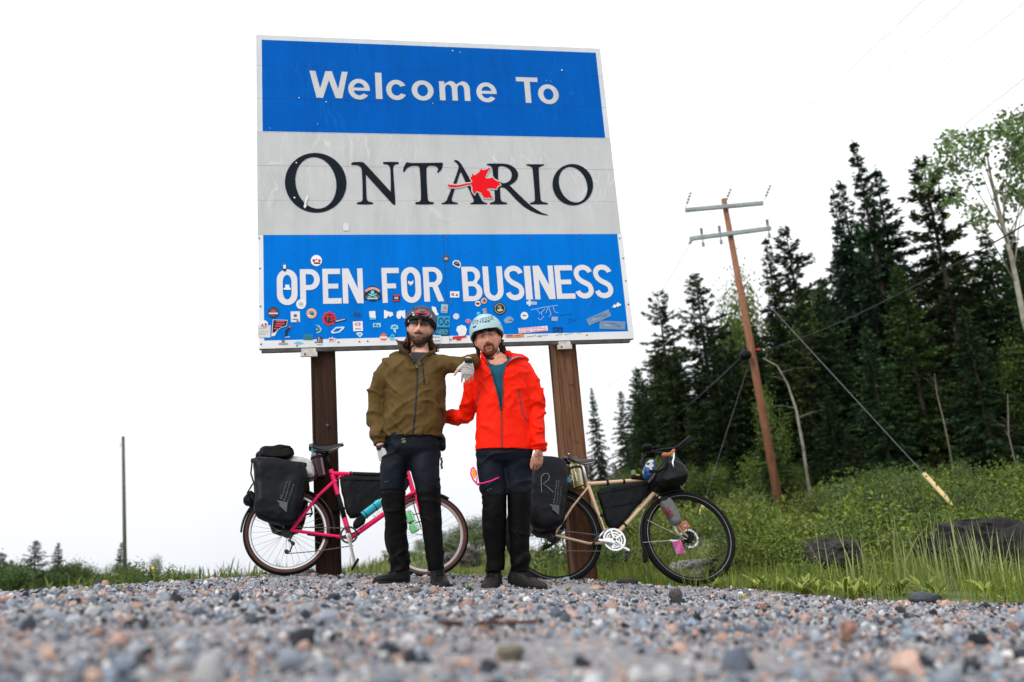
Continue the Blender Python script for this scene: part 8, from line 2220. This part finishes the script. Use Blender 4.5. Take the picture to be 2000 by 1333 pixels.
# grass, bushes and weeds on the bank
def blades(name, px, py, h, r, label, col=(.060, .110, .014), col2=(.25, .29, .050), wd=.006, bend=.35, stem=None, hz=None):
    n = len(px); pz = height(px, py) - .01
    a = r.uniform(0, 6.28, n); lean = np.abs(r.normal(0, bend, n)); w = wd * r.uniform(.6, 1.4, n) * (h / .25) ** .3
    d = np.stack([np.cos(a), np.sin(a)], 1); s = np.stack([-np.sin(a + r.normal(0, .8, n)), np.cos(a)], 1)
    V = np.zeros((n, 7, 3)); base = np.stack([px, py, pz], 1)
    for k, (q, wq) in enumerate(((0, 1), (.45, .85), (.8, .5))):
        off = lean[:, None] * h[:, None] * q ** 2 * d
        c = base + np.concatenate([off, (h * q * (1 - .25 * lean * q))[:, None]], 1)
        V[:, 2 * k, :2] = c[:, :2] - s * (w * wq)[:, None] / 2; V[:, 2 * k + 1, :2] = c[:, :2] + s * (w * wq)[:, None] / 2; V[:, 2 * k, 2] = V[:, 2 * k + 1, 2] = c[:, 2]
    V[:, 6] = base + np.concatenate([lean[:, None] * h[:, None] * d, (h * (1 - .25 * lean))[:, None]], 1)
    i = (np.arange(n) * 7)[:, None]
    T = np.concatenate([i + q for q in (np.array([[0, 1, 3]]), np.array([[0, 3, 2]]), np.array([[2, 3, 5]]), np.array([[2, 5, 4]]), np.array([[4, 5, 6]]))])
    k = np.clip(r.normal(.45, .3, n), 0, 1)[:, None]; K = np.array(col) * (1 - k) + np.array(col2) * k
    o = link(name, fast_mesh(name, V.reshape(-1, 3), T, M_GRASS, colors=np.repeat(K, 7, 0))); return tag(o, label, kind='stuff')
r = np.random.default_rng(77)
def bank_pts(n, f, test=None):
    out = []
    while sum(len(q) for q in out) < n:
        p = f(n); keep = (gravelness(p[:, 0], p[:, 1]) < .25)
        if test is not None: keep &= test(p)
        out.append(p[keep])
    return np.concatenate(out)[:n]
clump = lambda p, s_, sd: noise3(np.stack([p[:, 0] * s_, p[:, 1] * s_, 0 * p[:, 0]], 1), sd)
p = bank_pts(26000, lambda n: np.stack([r.uniform(-.8, 7.0, n), 5.4 + 7.0 * r.random(n) ** 1.2], 1), lambda p: clump(p, 2.2, 8) > r.normal(-.25, .3, len(p)))
blades('grass', p[:, 0], p[:, 1], np.clip(r.normal(.13, .06, len(p)), .04, .34), r, 'mid green grass along the foot of the bank')
p = bank_pts(8000, lambda n: np.stack([r.uniform(-2, 14, n), r.uniform(10, 26, n)], 1))
blades('grass', p[:, 0], p[:, 1], np.clip(r.normal(.17, .07, len(p)), .05, .4), r, 'taller mixed grass further up the bank', wd=.014)
p = bank_pts(220, lambda n: np.stack([r.normal(3.15, .42, n), r.uniform(6.4, 8.0, n)], 1))
blades('tall_grass', p[:, 0], p[:, 1], np.clip(r.normal(.40, .13, len(p)), .15, .68), r, 'tall pale grass stems in front of the right rocks', (.13, .18, .06), (.34, .38, .15), .007, .22)
p = bank_pts(6000, lambda n: np.stack([r.uniform(-30, -5, n), r.uniform(12, 30, n)], 1), lambda p: (p[:, 1] > 11.5))
blades('grass', p[:, 0], p[:, 1], np.clip(r.normal(.06, .02, len(p)), .02, .10), r, 'green grass on the hump left of the road', wd=.014)
p = np.stack([r.uniform(-9, 2, 6000), r.uniform(14, 44, 6000)], 1)
blades('grass', p[:, 0], p[:, 1], np.clip(r.normal(.3, .1, len(p)), .1, .6), r, 'green grass beyond the mound between the two men', wd=.03)
def bush_mesh(seed, n, rx, rz, leaf, col, col2, stems=14):
    r = np.random.default_rng(seed)
    # many leafy stems from one root
    C, D, K = [], [], []; tb = MB()
    for i in range(stems):
        a = r.uniform(0, 6.28); rad = rx * math.sqrt(r.random()); top = np.array([rad * math.cos(a), rad * math.sin(a), rz * r.uniform(.55, 1.0) * (1 - .35 * (rad / rx) ** 2)])
        b0 = top * np.array([.25, .25, 0]); tb.tube([b0, top * np.array([.7, .7, .6]), top], [.007, .005, .002], 4, caps=False)
        m = n // stems; q = r.random(m) ** .6; P = b0 + (top - b0) * q[:, None] + r.normal(0, 1, (m, 3)) * rx * .17
        C.append(P); D.append(r.normal(size=(m, 3)) + np.array([math.cos(a) * .5, math.sin(a) * .5, .45])); t = r.normal(.5, .2)
        k = np.clip(t + r.normal(0, .2, m) + .25 * (q - .6), 0, 1)[:, None]; K.append(np.array(col) * (1 - k) + np.array(col2) * k)
    C, D, K = np.concatenate(C), unit(np.concatenate(D)), np.concatenate(K); C[:, 2] = np.maximum(C[:, 2], .01)
    S = unit(np.cross(D, r.normal(size=(len(C), 3))))
    me = quads_mesh('foliage', C, D, S, r.uniform(.6, 1.3, len(C)) * leaf, r.uniform(.6, 1.2, len(C)) * leaf * .55, K, M_LEAF, .15)
    V, Fc = tb.arrays(); ms = bpy.data.meshes.new('stems'); ms.from_pydata(V.tolist(), [], Fc); ms.materials.append(mat('stem', (.09, .08, .03), .8))
    return me, ms
BUSH = [bush_mesh(51, 900, .42, .55, .060, (.028, .062, .011), (.14, .20, .028)), bush_mesh(52, 1000, .50, .45, .065, (.040, .078, .014), (.17, .22, .026)), bush_mesh(53, 800, .36, .62, .055, (.030, .064, .014), (.12, .175, .042)), bush_mesh(54, 850, .45, .40, .050, (.040, .070, .014), (.15, .18, .034))]
def bush_at(x, y, v, s, label, group, name='bush'):
    t = thing(name, (x, y, height1(x, y) - .03), label, 'bush', group); t.rotation_euler = (0, 0, (x * 7 + y * 3) % 6.28); t.scale = (s, s, s)
    for nm, me in zip(('foliage', 'stems'), BUSH[v]):
        c = bpy.data.objects.new(nm, me); COL.objects.link(c); c.parent = t
    return t
nb_ = 0
for i in range(3000):
    if nb_ >= 210: break
    Y = 8.8 + 18 * r.random() ** .9; X = r.uniform(.4, 16)
    px, py = project(np.array([X, Y, height1(X, Y)]))
    if px > 2080 or px < 1090 or gravelness(np.array([X]), np.array([Y]))[0] > .2: continue
    if r.random() > .35 + .65 * (clump(np.array([[X, Y]]), .5, 3)[0] + .5): continue
    if Y < 12 and (1290 < px < 1480 and r.random() < .75): continue
    if abs(px - 1522) < 45 and Y > 11: continue
    if Y < 13 and (abs(px - 1880) < 45 or abs(px - 1360) < 14) and r.random() < .8: continue
    if Y < 10.2 and (1570 < px < 1730 or px > 1850): continue
    bush_at(X, Y, int(r.integers(0, 4)), r.uniform(.6, 1.25) * (1 + .035 * (Y - 9)), 'low leafy bush in the undergrowth of the grassy bank', 'bushes on the grassy bank'); nb_ += 1
for i, (px, py, Y, v, s) in enumerate(((1450, 1085, 9.2, 1, .7), (1530, 1075, 9.0, 0, .7), (1560, 1095, 8.2, 1, .5), (1700, 1020, 10.2, 0, 1.0), (1640, 1035, 9.9, 2, .8), (1760, 1030, 9.2, 1, .9), (1840, 1010, 9.6, 0, .9), (1935, 990, 9.8, 1, .9), (1600, 1120, 7.0, 3, .4), (1230, 1095, 10, 3, .6), (1600, 1064, 8.1, 1, .35), (1640, 1056, 8.3, 0, .4), (1690, 1066, 8.1, 3, .4), (1720, 1090, 8, 1, .45), (1890, 1030, 7.5, 0, .35), (1930, 1024, 7.5, 1, .35), (1985, 1030, 7.4, 3, .4), (1868, 1065, 7.6, 2, .5), (1575, 1090, 8, 0, .45), (1960, 1085, 7.0, 3, .4), (1665, 1105, 7.6, 3, .35), (1270, 1080, 11, 1, .7))):
    p = at(px, py, Y); bush_at(p[0], Y, v, s, 'low leafy bush in the undergrowth of the grassy bank', 'bushes on the grassy bank')
for px, py, Y, s in ((248, 1132, 17, 1.5), (262, 1136, 16, 1.3), (230, 1138, 17, 1.2), (280, 1137, 17, 1.3), (300, 1142, 17, 1.0), (330, 1143, 18, 1.0), (355, 1142, 20, 1.1), (380, 1143, 22, 1.0), (205, 1143, 18, 1.1), (180, 1145, 20, 1.2), (150, 1147, 22, 1.1), (120, 1150, 24, 1.2), (95, 1152, 26, 1.3), (60, 1155, 28, 1.2), (255, 1140, 15.5, 1.0), (410, 1142, 25, 1.0)):
    p = at(px, py, Y); bush_at(p[0], Y, int(r.integers(0, 4)), s * .75, 'low green bush on the hump left of the road', 'bushes on the hump left of the road')
def leafy_plant_mesh(seed, n=16, L=.17):
    r = np.random.default_rng(seed); mb = MB(); K = []
    for i in range(n):
        a = r.uniform(0, 6.28); el = r.uniform(.35, 1.25); l = L * r.uniform(.6, 1.2); w = l * r.uniform(.20, .30)
        out = np.array([math.cos(a), math.sin(a), 0]); sd = np.array([-math.sin(a), math.cos(a), 0]); base = out * r.uniform(0, .03) + np.array([0, 0, r.uniform(0, .07)])
        rows = []
        for q, wq in ((0, .12), (.2, .35), (.45, .95), (.7, .9), (.9, .45), (1, .03)):
            e = el - .7 * q; c = base + out * l * q * math.cos(e) + np.array([0, 0, l * q * math.sin(el - .25 * q)])
            rows.append([c - sd * w * wq / 2 + np.array([0, 0, .18 * w * wq]), c, c + sd * w * wq / 2 + np.array([0, 0, .18 * w * wq])])
        V = np.concatenate(rows); mb.add(V, [(j * 3 + k, j * 3 + k + 1, j * 3 + k + 4, j * 3 + k + 3) for j in range(5) for k in (0, 1)])
        t = r.random(); c_ = np.array([.10, .16, .022]) * (1 - t) + np.array([.32, .36, .06]) * t
        if r.random() < .015: c_ = np.array([.20, .09, .04])
        K.append(np.tile(c_, (18, 1)))
    V, Fc = mb.arrays(); return fast_mesh('leaves', V, np.array(Fc), M_LEAF, colors=np.concatenate(K), smooth=True)
LP = [leafy_plant_mesh(s) for s in (61, 62, 63, 64)]
for i in range(46):
    px = r.uniform(1330, 2020) if i > 16 else r.uniform(1560, 1720); Y = r.uniform(5.35, 6.6)
    X = at(px, 1150, Y)[0]
    if gravelness(np.array([X]), np.array([Y]))[0] > .3: Y += .7; X = at(px, 1150, Y)[0]
    if gravelness(np.array([X]), np.array([Y]))[0] > .5: continue
    t = thing('leafy_plant', (X, Y, height1(X, Y) - .01), 'broad leaved yellow green weed along the gravel edge', 'plant', 'weeds along the gravel edge'); t.rotation_euler = (0, 0, r.uniform(0, 6)); s = r.uniform(.3, .72); t.scale = (s, s, s)
    c = bpy.data.objects.new('leaves', LP[i % 4]); COL.objects.link(c); c.parent = t
for i in range(9):
    X = r.uniform(-3, 1.2); Y = r.uniform(4.5, 7.5)
    t = thing('seedling', (X, Y, height1(X, Y)), 'tiny green seedling growing through the gravel', 'plant', 'seedlings in the gravel'); t.scale = (.22, .22, .2); t.rotation_euler = (0, 0, r.uniform(0, 6))
    c = bpy.data.objects.new('leaves', LP[i % 4]); COL.objects.link(c); c.parent = t

# utility pole
PY = 27.0
pole_base = at(1525, 996, PY); pole_top = at(1413.5, 389, PY)
pole = thing('utility_pole', (pole_base[0], PY, height1(pole_base[0], PY)), 'reddish wooden utility pole with two grey crossarms', 'utility pole')
mb = MB(); mb.tube([pole_base - np.array([0, 0, .8]), pole_base * .5 + pole_top * .5, pole_top], [.135, .115, .085], 18)
M_UP = wood_mat('pole_timber', (.36, .165, .095), (.11, .044, .026)); mb.build('shaft', M_UP, pole, True)
M_ARM = mat('grey_timber', (.30, .335, .335), .7, var=.2, vscale=10)
M_INS = mat('insulator', (.20, .23, .23), .35)
for (a, b, w) in (((1338, 411), (1491, 397), -.16), ((1347, 467), (1506, 446), -.16)):
    A, B = at(*a, PY + w), at(*b, PY + w); d = vnorm(B - A); u = vnorm(np.cross([0, 1.0, 0], d)); m_ = MB(); m_.box((A + B) / 2, (np.linalg.norm(B - A), .10, .13), np.array([d, np.array([0, 1.0, 0]), -u]), bevel=.012)
    arm_ = m_.build('crossarm', M_ARM, pole)
    for q in ((.0, .5, 1.0) if a[1] == 411 else (.15, .37, .96)):
        i_ = MB(); c = A + (B - A) * q; 
        if a[1] == 411: i_.tube([c + np.array([0, -.1, .05]), c + np.array([.12, -.5, .30])], .012, 6); [i_.cyl(c + np.array([.12, -.5, .30]) * k / 5 + np.array([0, -.05, .03]), np.array([.12, -.5, .30]), .045, .03, 10) for k in (2, 3, 4, 5)]
        else:
            i_.tube([c + np.array([0, -.05, -.32]), c + np.array([0, -.05, .26])], .02, 8); [i_.cyl(c + np.array([0, -.05, k]), np.array([0, 0, 1.0]), .05, .04, 10) for k in (.12, .19, .26, -.22, -.30)]
        i_.build('insulator', M_INS, arm_)
mb = MB(); mb.tube([at(1352, 470, PY - .2), at(1346, 476, PY - .25)], .03, 8); mb.tube([at(1349, 467, PY - .2), at(1344, 478, PY - .2)], .015, 6); mb.build('end_fitting', M_INS, pole)
mb = MB(); mb.ball(at(1456, 694, PY - .3), (.19, .16, .16), n=14, k=9); mb.build('cable_drum', M_BLACK, pole, True)
mb = MB(); mb.ring(at(1493, 678, PY - .25), IB, .20, .018, 28, 6); mb.box(at(1483, 685, PY - .22), (.24, .05, .05), bevel=.01); mb.build('cable_loop', M_BLACK, pole)
mb = MB(); mb.box(at(1481, 683, PY - .30), (.12, .04, .05), bevel=.01); mb.build('red_tag', mat('red_tag', (.6, .05, .04), .5), pole)
M_WIRE = mat('wire', (.42, .44, .45), .5); M_GUY = mat('guy_steel', (.16, .18, .19), .5); M_WIRE2 = mat('black_cable', (.012, .012, .014), .5)
def sag(a, b, s, n=24): return [a + (b - a) * q + np.array([0, 0, -4 * s * q * (1 - q)]) for q in np.linspace(0, 1, n)]
def wire(a, b, r_, label, m=None, s=.1, name='power_line', cat='wire', group=None):
    mb = MB(); mb.tube(sag(np.array(a), np.array(b), s), r_, 6); o = mb.build(name, m or M_WIRE, None, True); place(o, a); return tag(o, label, cat, group)
wire(at(1360, 400, PY - .5), at(1830, -25, 12), .0055, 'thin overhead wire from the left end of the top crossarm')
wire(at(1440, 375, PY - .5), at(1960, -70, 12), .0055, 'thin overhead wire from the top of the utility pole')
wire(at(1505, 383, PY - .5), at(2100, -75, 12), .0055, 'thin overhead wire from the right end of the top crossarm')
wire(at(1447, 545, PY - .2), at(2060, 108, 11), .0050, 'lower thin wire slanting across the tops of the spruces', s=.15)
wire(at(1447, 545, PY - .2), at(1130, 790, 60), .010, 'thin wire running down left behind the sign', s=.3)
wire(at(1353, 470, PY - .2), at(1180, 700, 62), .010, 'thin wire from the lower crossarm towards the far road', s=.5)
wire(at(1478, 690, PY - .25), at(2080, 392, 13), .013, 'thick black cable rising across the wood to the right', M_WIRE2, .25, 'telephone_cable')
wire(at(1456, 692, PY - .3), at(1165, 906, 60), .030, 'thick black cable falling left towards the right sign post', M_WIRE2, .5, 'telephone_cable')
def solve_ground(px, py, y0=6.5, y1=40):
    Ys = np.linspace(y0, y1, 800); P = np.array([at(px, py, Y) for Y in Ys]); f = P[:, 2] - height(P[:, 0], P[:, 1])
    ix = np.where((f[:-1] > 0) & (f[1:] <= 0))[0]
    return P[ix[0]] if len(ix) else P[np.argmin(np.abs(f))]
M_GUARD = mat('guy_guard_yellow', (.56, .44, .20), .5, var=.15, vscale=6)
for (ax, top, mid, anchor, lb) in ((0, (1441, 530), (1815, 926), (1881, 1009), 'steel guy wire with long yellow guard running right from the pole'), (0, (1466, 700), (1371, 985), (1356, 1040), 'steel guy wire with yellow guard seen through the beige bicycle\'s wheel')):
    e = solve_ground(*anchor, 8.0)
    T = at(*top, PY - .1); Yg = e[1]
    ga = np.array([e[0], Yg, e[2]]); 
    t = thing('guy_wire', ga, lb, 'guy wire'); mb = MB(); mb.tube([ga, T], .0065 if top[0] == 1441 else .0035, 6); mb.build('cable', M_GUY, t, True)
    # guard covers the lowest stretch
    q = min(np.linspace(.01, .6, 300), key=lambda k: abs(project(ga + (T - ga) * k)[1] - mid[1])); gm_ = ga + (T - ga) * q
    mb = MB(); mb.tube([ga - (T - ga) * .004, gm_], .042, 12); mb.build('guard', M_GUARD, t, True)
# lone pole, marker and speed sign on the left
lb_ = at(246, 1131, 44); lt_ = at(240.5, 853, 44)
lp = thing('bare_pole', (lb_[0], 44, lb_[2] - .6), 'bare weathered greenish pole standing alone at far left', 'pole'); mb = MB(); mb.tube([lb_ - np.array([0, 0, .9]), lt_], [.095, .075], 14); mb.build('shaft', mat('weathered_pole', (.10, .115, .085), .85, var=.35, vscale=8, stretch=(6, 6, .6), dark=(.07, .045, .03)), lp, True)
mb = MB(); mb.tube([lt_ + np.array([0, 0, -.45]), lt_ + np.array([-.14, 0, -.40])], .012, 6); mb.tube([lt_ + np.array([-.14, 0, -.55]), lt_ + np.array([-.14, 0, -.25])], .012, 6); mb.build('hook', M_INS, lp)
mk_ = thing('marker_post', at(306, 1141, 19), 'thin leaning yellow marker post in the grass hump at left', 'marker'); mb = MB(); mb.tube([at(306, 1143, 19), at(303, 1126, 19), at(298, 1107, 19)], .022, 8); mb.build('post', mat('marker_yellow', (.75, .48, .02), .5), mk_, True)
SPY = 46.0
ss = thing('speed_sign', at(758, 1125, SPY), 'white maximum 90 speed limit sign seen past the left man\'s leg', 'road sign')
tl, tr2_, br2_, bl2 = [at(x, y, SPY) for x, y in ((743.5, 1075), (768, 1074), (768.5, 1103), (744.5, 1104))]
mb = MB(); mb.slab([tl, tr2_, br2_, bl2], np.array([0, .02, 0])); mb.build('plate', mat('sign_white', (.62, .64, .64), .5), ss)
mb = MB(); mb.tube([at(757, 1140, SPY + .05), at(756, 1078, SPY + .05)], .05, 8); mb.build('post', M_DEAD, ss, True)
def txt_plate(s, c4, Y, m, parent):
    V, Fc = text2d(s, .02); q = fitbox(V, c4); mesh_obj('lettering', np.array([at(x, y, Y) for x, y in q]), Fc, m, parent)
M_BLKP = mat('black_print', (.02, .02, .022), .5)
txt_plate('MAXIMUM', ((746.5, 1077), (766, 1076.3), (766, 1079.4), (746.5, 1080)), SPY - .03, M_BLKP, ss); txt_plate('90', ((748, 1082), (765, 1081.5), (765.5, 1092.5), (748.5, 1093)), SPY - .03, M_BLKP, ss); txt_plate('BEGINS', ((747, 1096), (766, 1095.5), (766, 1100.5), (747.5, 1101)), SPY - .03, M_BLKP, ss)
mb = MB(); mb.slab([at(x, y, SPY + 3) for x, y in ((764, 1099), (775, 1095), (776, 1106), (766, 1107))], np.array([0, .02, 0])); gs = mb.build('guide_sign', mat('guide_teal', (.03, .36, .33), .5), None); place(gs, at(770, 1110, SPY + 3)); tag(gs, 'small teal guide sign just behind the speed limit sign', 'road sign')
